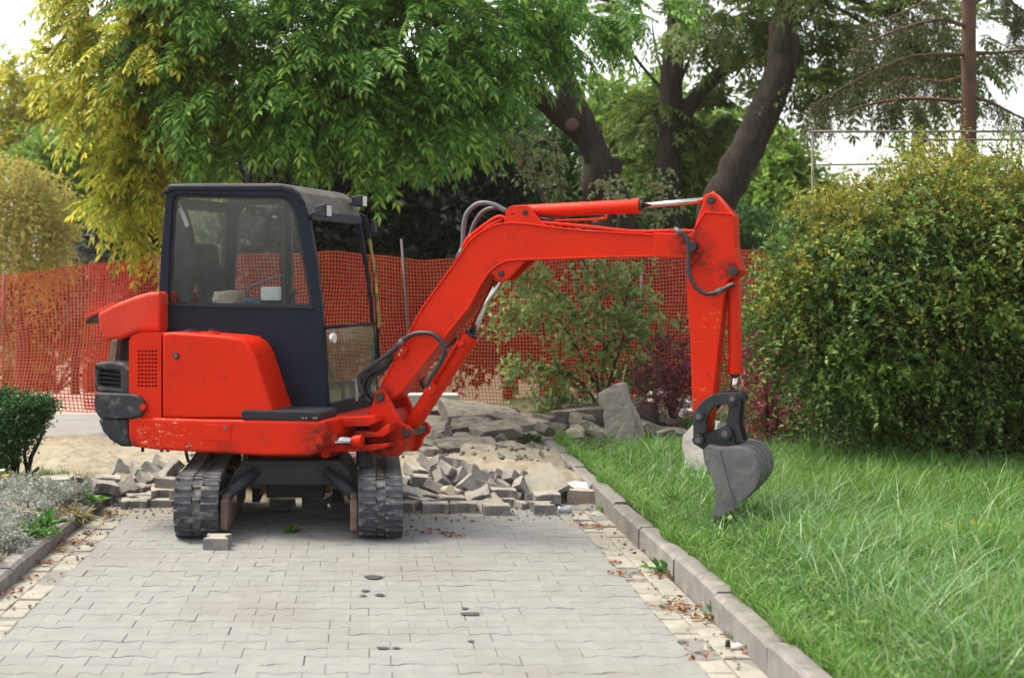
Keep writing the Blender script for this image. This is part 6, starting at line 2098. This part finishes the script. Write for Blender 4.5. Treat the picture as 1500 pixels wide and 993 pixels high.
leafy("bush_shade_fill", "added dark leaf mass standing in for shade under and behind the big bush", "shrub", bs(1380, 13.2, 0.12), None,  # dark leaves added to imitate shade in the bush's hollow and gaps
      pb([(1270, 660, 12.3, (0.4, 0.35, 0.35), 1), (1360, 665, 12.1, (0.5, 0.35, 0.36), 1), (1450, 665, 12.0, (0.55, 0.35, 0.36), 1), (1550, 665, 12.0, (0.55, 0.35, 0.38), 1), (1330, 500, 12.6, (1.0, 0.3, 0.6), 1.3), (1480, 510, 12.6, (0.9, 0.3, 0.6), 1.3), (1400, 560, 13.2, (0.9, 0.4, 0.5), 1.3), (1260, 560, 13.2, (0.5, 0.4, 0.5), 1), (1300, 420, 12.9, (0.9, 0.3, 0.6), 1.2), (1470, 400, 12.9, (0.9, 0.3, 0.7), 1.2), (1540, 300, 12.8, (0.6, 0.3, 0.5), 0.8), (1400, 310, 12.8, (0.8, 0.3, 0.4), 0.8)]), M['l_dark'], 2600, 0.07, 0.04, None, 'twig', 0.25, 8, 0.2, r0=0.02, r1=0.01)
# --- barberries
def barberry(name, label, px, Y, lst, m, n):
    o_ = thing(name, bs(px, Y, 0.12), label, "shrub", "barberry shrubs")
    mb_ = MB()
    bl_ = pb(lst)
    for (c, r, w) in bl_:
        for _ in range(3):
            e = Vector(c) + Vector((rnd.gauss(0, 0.15), rnd.gauss(0, 0.15), rnd.gauss(0, 0.15)))
            limb_mb(mb_, [o_.location.copy(), o_.location.lerp(e, 0.5) + Vector((0, 0, 0.15)), e], 0.012, 0.003, 5)
    mb_.build("stems", M['twig'], o_, smooth=True)
    bush(o_, bl_, m, n, 0.04, 0.024, "foliage", 11, 0.3, 0.3)
    return o_


barberry("barberry", "purple-leaved barberry beside the arm behind the upright stone", 985, 16.0, [(975, 540, 15.8, (0.3, 0.3, 0.25), 1), (1000, 520, 15.8, (0.25, 0.3, 0.25), 0.8), (960, 570, 15.9, (0.22, 0.3, 0.2), 0.6), (1000, 570, 15.8, (0.25, 0.3, 0.25), 0.9)], M['l_purple'], 1400)
barberry("barberry", "pinkish barberry between the bucket ram and the big bush", 1125, 12.9, [(1115, 460, 13, (0.25, 0.3, 0.3), 0.8), (1120, 540, 13, (0.3, 0.3, 0.3), 1), (1125, 600, 12.7, (0.3, 0.3, 0.22), 1), (1150, 580, 12.6, (0.28, 0.3, 0.2), 0.7), (1140, 470, 13.2, (0.3, 0.3, 0.25), 0.8)], M['l_pink'], 1700)
o = thing("leafy_shrub", bs(1120, 13.6, 0.12), "green shrub with reddish tips behind the bucket ram", "shrub")
mb = MB()
bl_ = pb([(1105, 465, 13.6, (0.2, 0.3, 0.2), 0.7), (1140, 470, 13.6, (0.4, 0.3, 0.4), 1), (1175, 470, 13.4, (0.3, 0.3, 0.25), 1), (1110, 560, 13.6, (0.35, 0.3, 0.4), 1), (1160, 560, 13.4, (0.35, 0.3, 0.4), 1), (1100, 640, 13.6, (0.3, 0.3, 0.25), 0.8), (1170, 640, 13.2, (0.4, 0.3, 0.25), 0.8)])
for (c, r, w) in bl_:
    limb_mb(mb, [o.location.copy(), o.location.lerp(Vector(c), 0.5), Vector(c)], 0.014, 0.004, 5)
mb.build("stems", M['twig'], o, smooth=True)
bush(o, bl_, M['l_bush'], 2400, 0.036, 0.02, "foliage", sh=0.3)

# --- crab apple shrub in front of the mesh
Yc = 16.4
CA = thing("crab_apple", bs(880, Yc, 0.1), "broad-leaved crab apple shrub in front of the red mesh under the boom", "shrub")
mb = MB()
stems = [[(880, 600), (870, 540), (845, 470), (800, 420), (760, 400)], [(880, 600), (885, 520), (880, 440), (870, 390)], [(880, 600), (905, 520), (930, 460), (975, 490)], [(880, 600), (850, 560), (800, 540), (745, 540)], [(870, 560), (820, 470), (770, 450), (730, 470)], [(885, 520), (920, 430), (925, 390)], [(880, 600), (840, 590), (810, 600), (790, 620)], [(890, 560), (930, 540), (950, 560)],
         [(860, 480), (835, 380), (805, 300), (795, 230), (770, 205)], [(850, 380), (800, 300), (770, 240), (735, 190)], [(860, 400), (830, 320), (818, 250), (815, 210)], [(925, 420), (960, 340), (970, 300), (968, 260)], [(870, 400), (905, 330), (895, 290), (893, 265)]]
tips = []
for i, s_ in enumerate(stems):
    dy = rnd.uniform(-0.5, 0.4)
    ps = smooth_pts([P(a, b, Yc + dy * k / (len(s_) - 1)) for k, (a, b) in enumerate(s_)], 7)
    mb.tube(ps, [max(0.022 - 0.019 * k / (len(ps) - 1), 0.003) for k in range(len(ps))], 6)
    tips.append(ps)
mb.build("stems", M['twig'], CA, smooth=True)


def apple_leaves(idx, per, m, name, L, twl, d0=0.35):
    S = []
    for i in idx:
        ps = tips[i]
        for p in ps[int(len(ps) * d0):]:
            for _ in range(per):
                S.append(A(p) + rng.normal(size=3) * np.array([0.1, 0.12, 0.1]))
    S = np.array(S)
    D = rand_dirs(len(S)) + np.array([0, -0.2, 0.05])
    T = twl * rng.uniform(0.5, 1.3, len(S))
    V1 = spray(S, D, T, 6, L, L * 0.56, 0.5, 0.8)
    np_mesh(name, *V1, m, CA)
    np_mesh("twigs", *twig_arrays(S, D, T, 0.003, 0.5), M['twig'], CA, False, "stuff")


apple_leaves(range(0, 8), 6, M['l_apple'], "foliage", 0.095, 0.26)
apple_leaves([8, 9], 3, M['l_apple_pale'], "foliage", 0.08, 0.18, 0.55)
apple_leaves([10, 11, 12], 3, M['l_apple_pale'], "foliage", 0.075, 0.14, 0.5)

# hanging sprig and weeds by the kerb end
def weed(name, label, pos, m, n, L, W, h=0.1, grp=None, cat="plant", flat=0.4):
    o_ = thing(name, pos, label, cat, grp)
    S = np.repeat(A(pos)[None], n, 0) + rng.normal(size=(n, 3)) * np.array([0.03, 0.03, 0.0])
    D = rand_dirs(n)
    D[:, 2] = abs(D[:, 2]) * 0.6 + flat
    nr = np.tile([0, 0, 1.0], (n, 1)) + 0.3 * rand_dirs(n)
    sc = rng.uniform(0.6, 1.2, n)
    np_mesh("leaves", *leaf_arrays(S + D * h * 0.3, D, nr, L * sc, W * sc, 0.15, 0.25), m, o_)
    np_mesh("stalks", *twig_arrays(S, D, h * 0.5, 0.003, 0.0), M['l_broad'], o_, False, "stuff")
    return o_


weed("weed", "green weed with reddish tips growing at the end of the right kerb", P(780, 655, 14.6), M['l_broad'], 30, 0.13, 0.05, 0.15)
weed("weed", "small green weed against the right kerb behind the paver heap", G(832, 712), M['l_broad'], 26, 0.09, 0.04, 0.12)
weed("weed", "tiny green weed at the kerb foot right of the stone block", G(877, 748), M['l_broad'], 12, 0.05, 0.025, 0.05)
weed("weed", "clump of green weed in the right gutter at the kerb joint", G(968, 838), M['l_broad'], 34, 0.07, 0.035, 0.1)
weed("weed", "small weed tuft at the right kerb foot near the picture's bottom", G(1048, 905), M['l_broad'], 20, 0.06, 0.03, 0.08)
weed("weed", "green weed by the white scrap in the right gutter", G(1090, 938), M['l_broad'], 16, 0.05, 0.025, 0.07)
weed("weed", "dark green weed growing from the broken paving between the tracks", Vector((G(430, 779).x, G(430, 779).y, 0.0)), M['l_broad'], 40, 0.05, 0.02, 0.05)
weed("dandelion", "broad bright green dandelion leaves on the left bed edge", Vector((-2.17, 9.55, 0.09)), M['l_broad'], 22, 0.15, 0.05, 0.08)
weed("dandelion", "dandelion rosette by the silver plants nearer the kerb", Vector((-2.2, 9.15, 0.09)), M['l_broad'], 20, 0.13, 0.04, 0.08)
weed("creeping_weed", "trailing weed hanging over the left kerb", Vector((-2.1, 9.3, 0.09)), M['l_broad'], 40, 0.05, 0.04, 0.1, flat=0.1)
weed("weed", "small dark weed on top of the left kerb near the heap", Vector((-2.1, 10.65, 0.09)), M['l_broad'], 22, 0.1, 0.04, 0.06)
weed("dry_tuft", "dry straw coloured tuft hanging over the left kerb joint", Vector((-2.07, 10.1, 0.07)), M['grass_dry'], 60, 0.13, 0.012, 0.08, flat=0.0)
weed("yellow_sapling", "young plant with yellow feathered leaflets in the lawn at the right", Vector((P(1425, 800, 8.3).x, 8.3, 0.16)), M['petal_y'], 16, 0.07, 0.03, 0.5, flat=0.5)
weed("grey_leaved_weed", "weed with grey-green round leaves in the lawn at the right edge", Vector((P(1478, 850, 7.7).x, 7.7, 0.16)), M['l_silver'], 16, 0.05, 0.03, 0.45, flat=0.6)
dsk = thing("dry_stalk", P(912, 566, 13.9), "single dry yellow stalk rising beside the upright stone's top", "stalk")
MB().tube([P(910, 580, 14.25), P(912, 558, 14.25), P(917, 534, 14.25)], [0.008, 0.008, 0.005], 6).build("stalk", M['grass_dry'], dsk, smooth=True)



# ================================================================== GRASS AND BED
def blades(x, y, z, h, w, lean, name, m, label, cat, az=None):
    n = len(x)
    az = rng.uniform(0, 6.283, n) if az is None else az
    d = np.stack([np.cos(az), np.sin(az), np.zeros(n)], 1)
    d[:, 0] += 0.25
    a2 = az + rng.normal(1.57, 0.5, n)
    s = np.stack([np.cos(a2), np.sin(a2), np.zeros(n)], 1)
    b = np.stack([x, y, z], 1)
    out = []
    for t, ww in ((0, 1.0), (0.4, 0.9), (0.75, 0.6)):
        c = b + d * (lean * h * t * t)[:, None]
        c[:, 2] += h * (t - 0.28 * lean * t * t)
        out += [c - s * (w * ww / 2)[:, None], c + s * (w * ww / 2)[:, None]]
    c = b + d * (lean * h)[:, None]
    c[:, 2] += h * (1 - 0.28 * lean)
    out.append(c)
    V = np.stack(out, 1).reshape(-1, 3)
    fc = np.array([(0, 1, 3), (0, 3, 2), (2, 3, 5), (2, 5, 4), (4, 5, 6)])
    Fc = (np.arange(n)[:, None, None] * 7 + fc[None]).reshape(-1, 3)
    o = np_mesh(name, V, Fc, m, None, False, "stuff")
    return tag(o, label, cat)


def lawn_pts(n, y0, y1, xmax_px=1760):
    # spread evenly over the ground in view, denser close by
    y = y0 + (y1 - y0) * rng.uniform(0, 1, n) ** 1.25
    xr = np.minimum((xmax_px - VX) * y / F, 12)
    x = (KR + 0.15) + (xr - KR - 0.15) * rng.uniform(0, 1, n)
    return x, y


NT = 11800
tx_, ty_ = lawn_pts(NT, 5.3, 16.2)
per = 13
az_ = rng.uniform(0, 6.283, (NT, per))
rd_ = 0.035 * rng.uniform(0, 1, (NT, per)) ** 0.5
x = (tx_[:, None] + rd_ * np.cos(az_)).ravel()
y = (ty_[:, None] + rd_ * np.sin(az_)).ravel()
x = np.maximum(x, KR + 0.145)
open_ = ~((y > 14.2) & (x < 3.5))
th_ = np.repeat(rng.uniform(0.55, 1.45, NT), per)
edge = np.clip((x - KR - 0.15) / 0.5, 0, 1)
patch = 0.5 + 0.5 * np.sin(2.1 * x + 1.3 * y) * np.sin(1.7 * y - 0.8 * x + 1)
h = (0.07 + 0.12 * edge + 0.12 * patch ** 2 * edge) * rng.uniform(0.45, 1.2, len(x)) * th_
h *= np.where(y > 12.5, 0.7, 1.0) * np.where((y > 13.2) & (x < 3.3), 0.7, 1.0)
x, y, h, az2 = x[open_], y[open_], h[open_], az_.ravel()[open_]
blades(x, y, lawn_h(x, y) - 0.01, h, rng.uniform(0.004, 0.011, len(x)), rng.uniform(0.25, 1.35, len(x)), "lawn_grass", M['grass'], "green tufted lawn grass on the right", "grass", az2 + rng.normal(0, 0.5, len(x)))
x, y = lawn_pts(17000, 5.3, 13)
blades(x, y, lawn_h(x, y), (0.16 + 0.26 * rng.uniform(0, 1, len(x)) ** 2) * np.clip((x - KR) / 0.6, 0.35, 1), rng.uniform(0.005, 0.010, len(x)), rng.uniform(0.5, 1.6, len(x)), "long_grass", M['grass_long'], "long pale arching grass blades in the lawn", "grass")
x, y = lawn_pts(1500, 5.3, 12)
blades(x, y, lawn_h(x, y), rng.uniform(0.08, 0.3, len(x)) * np.clip((x - KR) / 0.6, 0.3, 1), rng.uniform(0.002, 0.004, len(x)), rng.uniform(0.4, 1.6, len(x)), "dry_grass", M['grass_dry'], "straw coloured dry blades scattered in the lawn", "grass")
k = 7000
yy = 5.3 + 9.5 * rng.uniform(0, 1, k) ** 1.2
xx_ = KR + 0.11 + 0.12 * rng.uniform(0, 1, k) - 0.05 * np.maximum(0, np.sin(2.3 * yy) * np.sin(5.1 * yy))
blades(xx_, yy, lawn_h(xx_, yy) + 0.015, rng.uniform(0.04, 0.17, k), rng.uniform(0.004, 0.008, k), rng.uniform(0.5, 1.7, k), "kerb_grass", M['grass'], "grass hanging over the back of the right kerb", "grass")
# low clover and broad leaves
n = 15000
x, y = lawn_pts(n, 5.3, 15)
# clumps
cl = 0.5 + 0.5 * np.sin(3.7 * x + 0.5) * np.sin(3.1 * y + 1.9 * x)
near_e = np.exp(-((x - KR - 0.35) / 0.35) ** 2)
kp = rng.uniform(0, 1, n) < np.clip(cl * 0.6 + near_e * 0.8, 0, 1)
x, y = x[kp], y[kp]
pos = np.stack([x, y, lawn_h(x, y) + rng.uniform(0.01, 0.13, len(x)) * np.clip((x - KR) / 0.4, 0.2, 1)], 1)
D = rand_dirs(len(x))
D[:, 2] *= 0.4
sz = rng.uniform(0.018, 0.045, len(x))
o = np_mesh("clover", *leaf_arrays(pos, D, np.tile([0, -0.2, 1.0], (len(x), 1)) + 0.4 * rand_dirs(len(x)), sz, sz * 0.85, 0.1, 0.1), M['clover'], None, False, "stuff")
tag(o, "clover and low broad leaves among the lawn grass", "ground cover")
# taller unmown fringe under the bush
k = 9000
x = rng.uniform(P(1100, 0, 10.6).x, P(1600, 0, 10.6).x, k)
y = rng.uniform(9.9, 11.3, k)
blades(x, y, lawn_h(x, y), rng.uniform(0.14, 0.36, k), rng.uniform(0.004, 0.008, k), rng.uniform(0.3, 1.2, k), "fringe_grass", M['grass'], "taller unmown grass along the foot of the big bush", "grass")
# grass behind the left bed
k = 6000
x = rng.uniform(-3.9, -2.15, k)
y = rng.uniform(10.9, 12.3, k)
kp = ~((x > -2.65) & (x < -2.2) & (y < 11.25))
x, y = x[kp], y[kp]
blades(x, y, bed_h(x, y), rng.uniform(0.04, 0.15, len(x)), rng.uniform(0.004, 0.007, len(x)), rng.uniform(0.2, 1.1, len(x)), "bed_grass", M['clover'], "short yellow-green grass behind the slab stack on the left bed", "grass")
k = 3500
x = -2.18 - rng.uniform(0, 1, k) ** 2 * 0.9
y = rng.uniform(6.9, 10.9, k)
blades(x, y, bed_h(x, y), rng.uniform(0.02, 0.1, k), rng.uniform(0.003, 0.006, k), rng.uniform(0.3, 1.2, k), "bed_edge_grass", M['grass_dry'], "sparse dry grass along the inner edge of the left kerb", "grass")

# silver ragwort
cl = []
for i in range(260):
    x = -2.2 - rnd.uniform(0, 1) ** 1.2 * 1.2
    y = rnd.uniform(8.0, 10.95)
    if x > -2.28 and 8.95 < y < 9.75: continue
    cl.append((x, y))
parts = []
for (x, y) in cl:
    n = 46
    c = np.array([x, y, float(bed_h(np.array(x), np.array(y)))])
    d = rand_dirs(n)
    d[:, 2] = abs(d[:, 2])
    S = c + d * np.array([0.09, 0.09, 0.13]) * rng.uniform(0.4, 1, n)[:, None] * rnd.uniform(0.8, 1.25)
    parts.append(spray(S, d + 0.3 * rand_dirs(n) + np.array([0, 0, 0.4]), 0.08, 5, 0.042, 0.014, 0.3, 0.8))
V, Fc = merge(parts)
o = np_mesh("silver_ragwort", V, Fc, M['l_silver'], None, False, "stuff")
tag(o, "silvery white bedding plants covering the left bed", "bedding plants")
# orange and yellow flowers in the bed
def flowers(label, spots, m):
    c0 = Vector(spots[0])
    o_ = thing("flowering_plant", (c0.x, c0.y, 0.15), label, "flowers")
    parts_, st = [], []
    for s_ in spots:
        k_ = 7
        a_ = np.arange(k_) * 0.897 + rnd.uniform(0, 1)
        d_ = np.stack([np.cos(a_), np.sin(a_) - 0.2, np.full(k_, 0.35)], 1)
        parts_.append(leaf_arrays(np.repeat(A(s_)[None], k_, 0), d_, np.tile([0, -0.4, 1.0], (k_, 1)), 0.035, 0.03, 0.1, -0.1))
        st.append((A(s_) - np.array([0, 0, 0.1]))[None])
    np_mesh("petals", *merge(parts_), m, o_, False, "stuff")
    S_ = np.concatenate(st)
    np_mesh("stalks", *twig_arrays(S_, np.tile([0, 0, 1.0], (len(S_), 1)), 0.1, 0.003, 0), M['l_broad'], o_, False, "stuff")
    np_mesh("leaves", *spray(S_, rand_dirs(len(S_)), 0.08, 6, 0.05, 0.02), M['l_broad'], o_)


flowers("cluster of orange and yellow flowers among the silver plants", [P(a, b, Y) for a, b, Y in [(6, 744, 9.75), (14, 748, 9.7), (22, 745, 9.75), (28, 752, 9.65), (36, 750, 9.7), (12, 741, 9.85), (44, 752, 9.7), (20, 752, 9.6), (32, 745, 9.8), (40, 756, 9.6), (28, 757, 9.55), (50, 753, 9.7), (18, 740, 9.85), (34, 748, 9.6), (10, 750, 9.6)]], M['petal_o'])
flowers("small yellow flowers below the clipped boxwood", [P(a, b, Y) for a, b, Y in [(8, 698, 10.95), (20, 705, 10.9), (12, 708, 10.85), (62, 694, 11.5), (24, 701, 10.95)]], M['petal_y'])
flowers("pale blossom at the left edge under the boxwood", [P(a, b, Y) for a, b, Y in [(5, 709, 10.8), (7, 706, 10.82), (2, 690, 10.9)]], M['petal_w'])
if 0: flowers("white and pink clover heads along the right lawn edge", [P(a, b, Y) for a, b, Y in [(955, 775, 9.05), (962, 779, 8.95), (968, 776, 9.0), (952, 784, 8.9), (998, 772, 9.2), (1008, 775, 9.2), (960, 787, 8.85), (945, 781, 9.0)]], M['petal_w'])

# clipped boxwood on twisted stems
BX = thing("boxwood", Vector((P(30, 690, 11.55).x, 11.55, 0.14)), "clipped dark green boxwood on bare twisted stems at the left edge", "shrub")
mb = MB()
for s_ in ([(18, 705), (20, 680), (10, 650), (0, 630)], [(20, 705), (26, 680), (22, 655), (30, 640)], [(42, 710), (40, 690), (36, 665), (40, 640)], [(40, 695), (46, 670), (58, 645), (66, 625)], [(40, 705), (45, 700), (52, 690), (56, 685)]):
    limb_mb(mb, [P(a, b, 11.5 + 0.1 * k) for k, (a, b) in enumerate(s_)], 0.022, 0.012, 7, wob=0.1)
mb.build("stems", M['bark'], BX, smooth=True)
bush(BX, pb([(10, 610, 11.5, (0.26, 0.28, 0.17), 1.2), (45, 598, 11.5, (0.19, 0.25, 0.10), 0.9), (15, 640, 11.5, (0.22, 0.24, 0.16), 1), (-20, 620, 11.5, (0.3, 0.3, 0.25), 1), (60, 600, 11.5, (0.10, 0.15, 0.07), 0.5), (0, 585, 11.6, (0.12, 0.15, 0.08), 0.4), (40, 620, 11.5, (0.15, 0.2, 0.1), 0.6), (5, 668, 11.5, (0.13, 0.2, 0.1), 0.5)]), M['l_box'], 4600, 0.026, 0.015, "foliage", 10, 0.07, 0.3, droop=0.0)

# fallen leaves in the gutters
def litter(spots, label):
    parts_ = []
    for (px, py, n_, sp_) in spots:
        g = G(px, py)
        S = np.stack([g.x + rng.normal(0, sp_, n_), g.y + rng.normal(0, sp_ * 0.7, n_), np.full(n_, 0.008) + rng.uniform(0, 0.015, n_)], 1)
        d_ = rand_dirs(n_)
        d_[:, 2] *= 0.25
        sz_ = rng.uniform(0.02, 0.05, n_)
        parts_.append(leaf_arrays(S, d_, np.tile([0, 0, 1.0], (n_, 1)) + 0.5 * rand_dirs(n_), sz_, sz_ * 0.6, 0.2, 0.2))
    o_ = np_mesh("fallen_leaves", *merge(parts_), M['deadleaf'], None, False, "stuff")
    tag(o_, label, "dead leaves")


litter([(853, 772, 22, 0.05), (873, 772, 16, 0.04), (910, 842, 16, 0.05), (938, 809, 8, 0.03), (972, 845, 14, 0.04), (1000, 892, 46, 0.09), (1035, 908, 26, 0.06), (1066, 930, 8, 0.03), (1098, 955, 8, 0.03), (1028, 962, 10, 0.04), (900, 826, 6, 0.03), (640, 781, 26, 0.12), (660, 785, 16, 0.06), (985, 878, 10, 0.05)], "reddish dead leaves along the right gutter")
litter([(103, 796, 34, 0.06), (82, 807, 20, 0.04), (62, 827, 12, 0.05), (125, 785, 10, 0.04), (30, 848, 10, 0.05), (10, 870, 14, 0.05), (150, 752, 8, 0.04), (157, 758, 8, 0.03)], "orange-brown dead leaves along the left gutter")
# crumbs of stone and soil
parts = []
cr = MB()
for i in range(420):
    if i < 200:
        px, py = rnd.uniform(580, 870), rnd.uniform(738, 765)
        g = G(px, py)
        z = 0.005
    elif i < 300:
        px, py = rnd.uniform(150, 300), rnd.uniform(738, 760)
        g = G(px, py)
        z = 0.005
    else:
        g = Vector((rnd.uniform(KL + 0.02, GL) if rnd.random() < 0.5 else rnd.uniform(GR, KR - 0.02), rnd.uniform(6.3, 11), 0))
        z = 0.002
    s_ = rnd.uniform(0.004, 0.014) * (1.4 if rnd.random() < 0.1 else 1)
    vv = [Vector((a, b, c)) * s_ * rnd.uniform(0.7, 1.3) + Vector((g.x, g.y, z + s_ * 0.5)) for a, b, c in ((1, 0, 0), (-1, 0, 0), (0, 1, 0), (0, -1, 0), (0, 0, 0.8), (0, 0, -0.8))]
    cr.add(vv, [(0, 2, 4), (2, 1, 4), (1, 3, 4), (3, 0, 4), (2, 0, 5), (1, 2, 5), (3, 1, 5), (0, 3, 5)])
o = cr.build("grit", M['stone'], fix=False)
dr = MB()
for i in range(900):
    px = rnd.choice((rnd.gauss(690, 75), rnd.gauss(210, 35), rnd.gauss(420, 90)))
    py = 742 + abs(rnd.gauss(0, 14))
    if not 150 < px < 866: continue
    g = G(px, py)
    s_ = rnd.uniform(0.004, 0.02)
    vv = [Vector((a_ * s_, b_ * s_ * 1.2, c_ * s_ * 0.35)) * rnd.uniform(0.8, 1.3) + Vector((g.x, g.y, 0.001)) for a_, b_, c_ in ((1, 0, 0), (-1, 0, 0), (0, 1, 0), (0, -1, 0), (0, 0, 0.8))]
    dr.add(vv, [(0, 2, 4), (2, 1, 4), (1, 3, 4), (3, 0, 4)])
ds = dr.build("spilled_sand", M['sand'], fix=False)
tag(ds, "sand spilled on the paving before the paver heaps", "sand", kind="stuff")
tag(o, "grit and stone crumbs scattered on the road edges", "grit", kind="stuff")
# clods in the sand
cr = MB()
for i in range(90):
    x, y = rnd.gauss(1.25, 0.35), rnd.gauss(13.0, 0.7)
    if i > 60: x, y = rnd.uniform(-3.4, 1.6), rnd.uniform(11.6, 15)
    if x > KR - 0.05: continue
    s_ = rnd.uniform(0.008, 0.032)
    z = float(sand_h(np.array([[x]]), np.array([[y]]))[0, 0])
    vv = [Vector((a, b, c)) * s_ * rnd.uniform(0.7, 1.3) + Vector((x, y, z + s_ * 0.2)) for a, b, c in ((1, 0, 0), (-1, 0, 0), (0, 1, 0), (0, -1, 0), (0, 0, 0.8), (0, 0, -0.8))]
    cr.add(vv, [(0, 2, 4), (2, 1, 4), (1, 3, 4), (3, 0, 4), (2, 0, 5), (1, 2, 5), (3, 1, 5), (0, 3, 5)])
o = cr.build("clods", M['stone_dark'], fix=False)
tag(o, "dark clods of earth lying in the sand", "soil", kind="stuff")


# ================================================================== PEOPLE FAR BEHIND THE MESH
def person(label, px, feet, Y, H, cloth, pose=0.0):
    ft = P(px, feet, Y)
    root = thing("person", ft, label, "person", "people on the far square")
    s_ = H / 1.7
    J = {'pel': (0, 0, 0.9), 'sp': (0, 0.01, 1.12), 'ch': (0, 0, 1.32), 'nk': (0, 0, 1.46), 'hd': (0, -0.02, 1.60), 'tp': (0, -0.01, 1.70),
         'hl': (-0.09, 0, 0.86), 'kl': (-0.10, -0.03 - pose, 0.48), 'al': (-0.10, 0.03 + pose * 0.5, 0.07), 'tl': (-0.11, -0.12, 0.03),
         'hr': (0.09, 0, 0.86), 'kr': (0.10, -0.05 + pose, 0.48), 'ar': (0.10, 0.0 - pose * 0.5, 0.07), 'tr': (0.11, -0.15, 0.03),
         'sl': (-0.17, 0, 1.36), 'el': (-0.24, 0.02, 1.1), 'wl': (-0.24, -0.1, 0.88), 'gl': (-0.24, -0.13, 0.80),
         'sr': (0.17, 0, 1.36), 'er': (0.24, 0.02, 1.1), 'wr': (0.20, -0.14, 0.92), 'gr': (0.18, -0.18, 0.86)}
    Rr = {'pel': 0.13, 'sp': 0.115, 'ch': 0.13, 'nk': 0.055, 'hd': 0.095, 'tp': 0.06, 'hl': 0.09, 'kl': 0.058, 'al': 0.04, 'tl': 0.035, 'hr': 0.09, 'kr': 0.058, 'ar': 0.04, 'tr': 0.035, 'sl': 0.065, 'el': 0.045, 'wl': 0.03, 'gl': 0.035, 'sr': 0.065, 'er': 0.045, 'wr': 0.03, 'gr': 0.035}
    E = [('pel', 'sp'), ('sp', 'ch'), ('ch', 'nk'), ('nk', 'hd'), ('hd', 'tp'), ('pel', 'hl'), ('hl', 'kl'), ('kl', 'al'), ('al', 'tl'), ('pel', 'hr'), ('hr', 'kr'), ('kr', 'ar'), ('ar', 'tr'), ('ch', 'sl'), ('sl', 'el'), ('el', 'wl'), ('wl', 'gl'), ('ch', 'sr'), ('sr', 'er'), ('er', 'wr'), ('wr', 'gr')]
    keys = list(J)
    me = bpy.data.meshes.new("body")
    me.from_pydata([tuple(c * s_ for c in J[k_]) for k_ in keys], [(keys.index(a), keys.index(b)) for a, b in E], [])
    bo_ = bpy.data.objects.new("body", me)
    COL.objects.link(bo_)
    bo_.parent = root
    md = bo_.modifiers.new("skin", 'SKIN')
    for i, k_ in enumerate(keys):
        me.skin_vertices[0].data[i].radius = (Rr[k_] * s_, Rr[k_] * s_)
    me.skin_vertices[0].data[0].use_root = True
    bo_.modifiers.new("sub", 'SUBSURF').levels = 1
    me.materials.append(M['skin'])
    z = lambda v: ft + Vector((0, 0, v * s_))
    MB().tube([z(1.44), z(1.36), z(1.2), z(1.0), z(0.85), z(0.6), z(0.5)], [0.08 * s_, 0.19 * s_, 0.165 * s_, 0.155 * s_, 0.19 * s_, 0.22 * s_, 0.23 * s_], 16).build("clothes", cloth, root, smooth=True)
    MB().tube([z(1.56), z(1.62), z(1.68), z(1.73), z(1.745)], [0.10 * s_, 0.112 * s_, 0.105 * s_, 0.06 * s_, 0.01 * s_], 14).build("hair", M['hair'], root, smooth=True).location.y += 0.025 * s_
    for s2 in (-1, 1):
        a, b, c = [ft + Vector((s2 * q_[0], q_[1], q_[2])) * 1.0 for q_ in ((0.16 * s_, 0, 1.38 * s_), (0.225 * s_, 0.01 * s_, 1.15 * s_), (0.24 * s_, 0.015 * s_, 1.08 * s_))]
        MB().tube([a, b, c], [0.08 * s_, 0.065 * s_, 0.06 * s_], 10).build("sleeve", cloth, root, smooth=True)


person("blurred person in white clothes standing on the far pink square", 107, 577, 45, 1.25, M['clothes_white'], 0.06)
person("smaller blurred person in pink beside the one in white", 122, 571, 45.5, 0.95, M['clothes_pink'], -0.04)


# ================================================================== HAZE IN THE AIR
hz_m = bpy.data.materials.new("warm_haze")
hz_m.use_nodes = True
hn = hz_m.node_tree
hn.nodes.clear()
pv = hn.nodes.new("ShaderNodeVolumePrincipled")
pv.inputs['Color'].default_value = (1.0, 0.90, 0.70, 1)
pv.inputs['Density'].default_value = 0.0007
pv.inputs['Anisotropy'].default_value = 0.6
ho_ = hn.nodes.new("ShaderNodeOutputMaterial")
hn.links.new(pv.outputs[0], ho_.inputs['Volume'])
hb = MB().box((-430, -60, -3.2), (430, 520, 16.0)).build("haze", hz_m)
tag(hb, kind="stuff")
scene.cycles.volume_bounces = 0
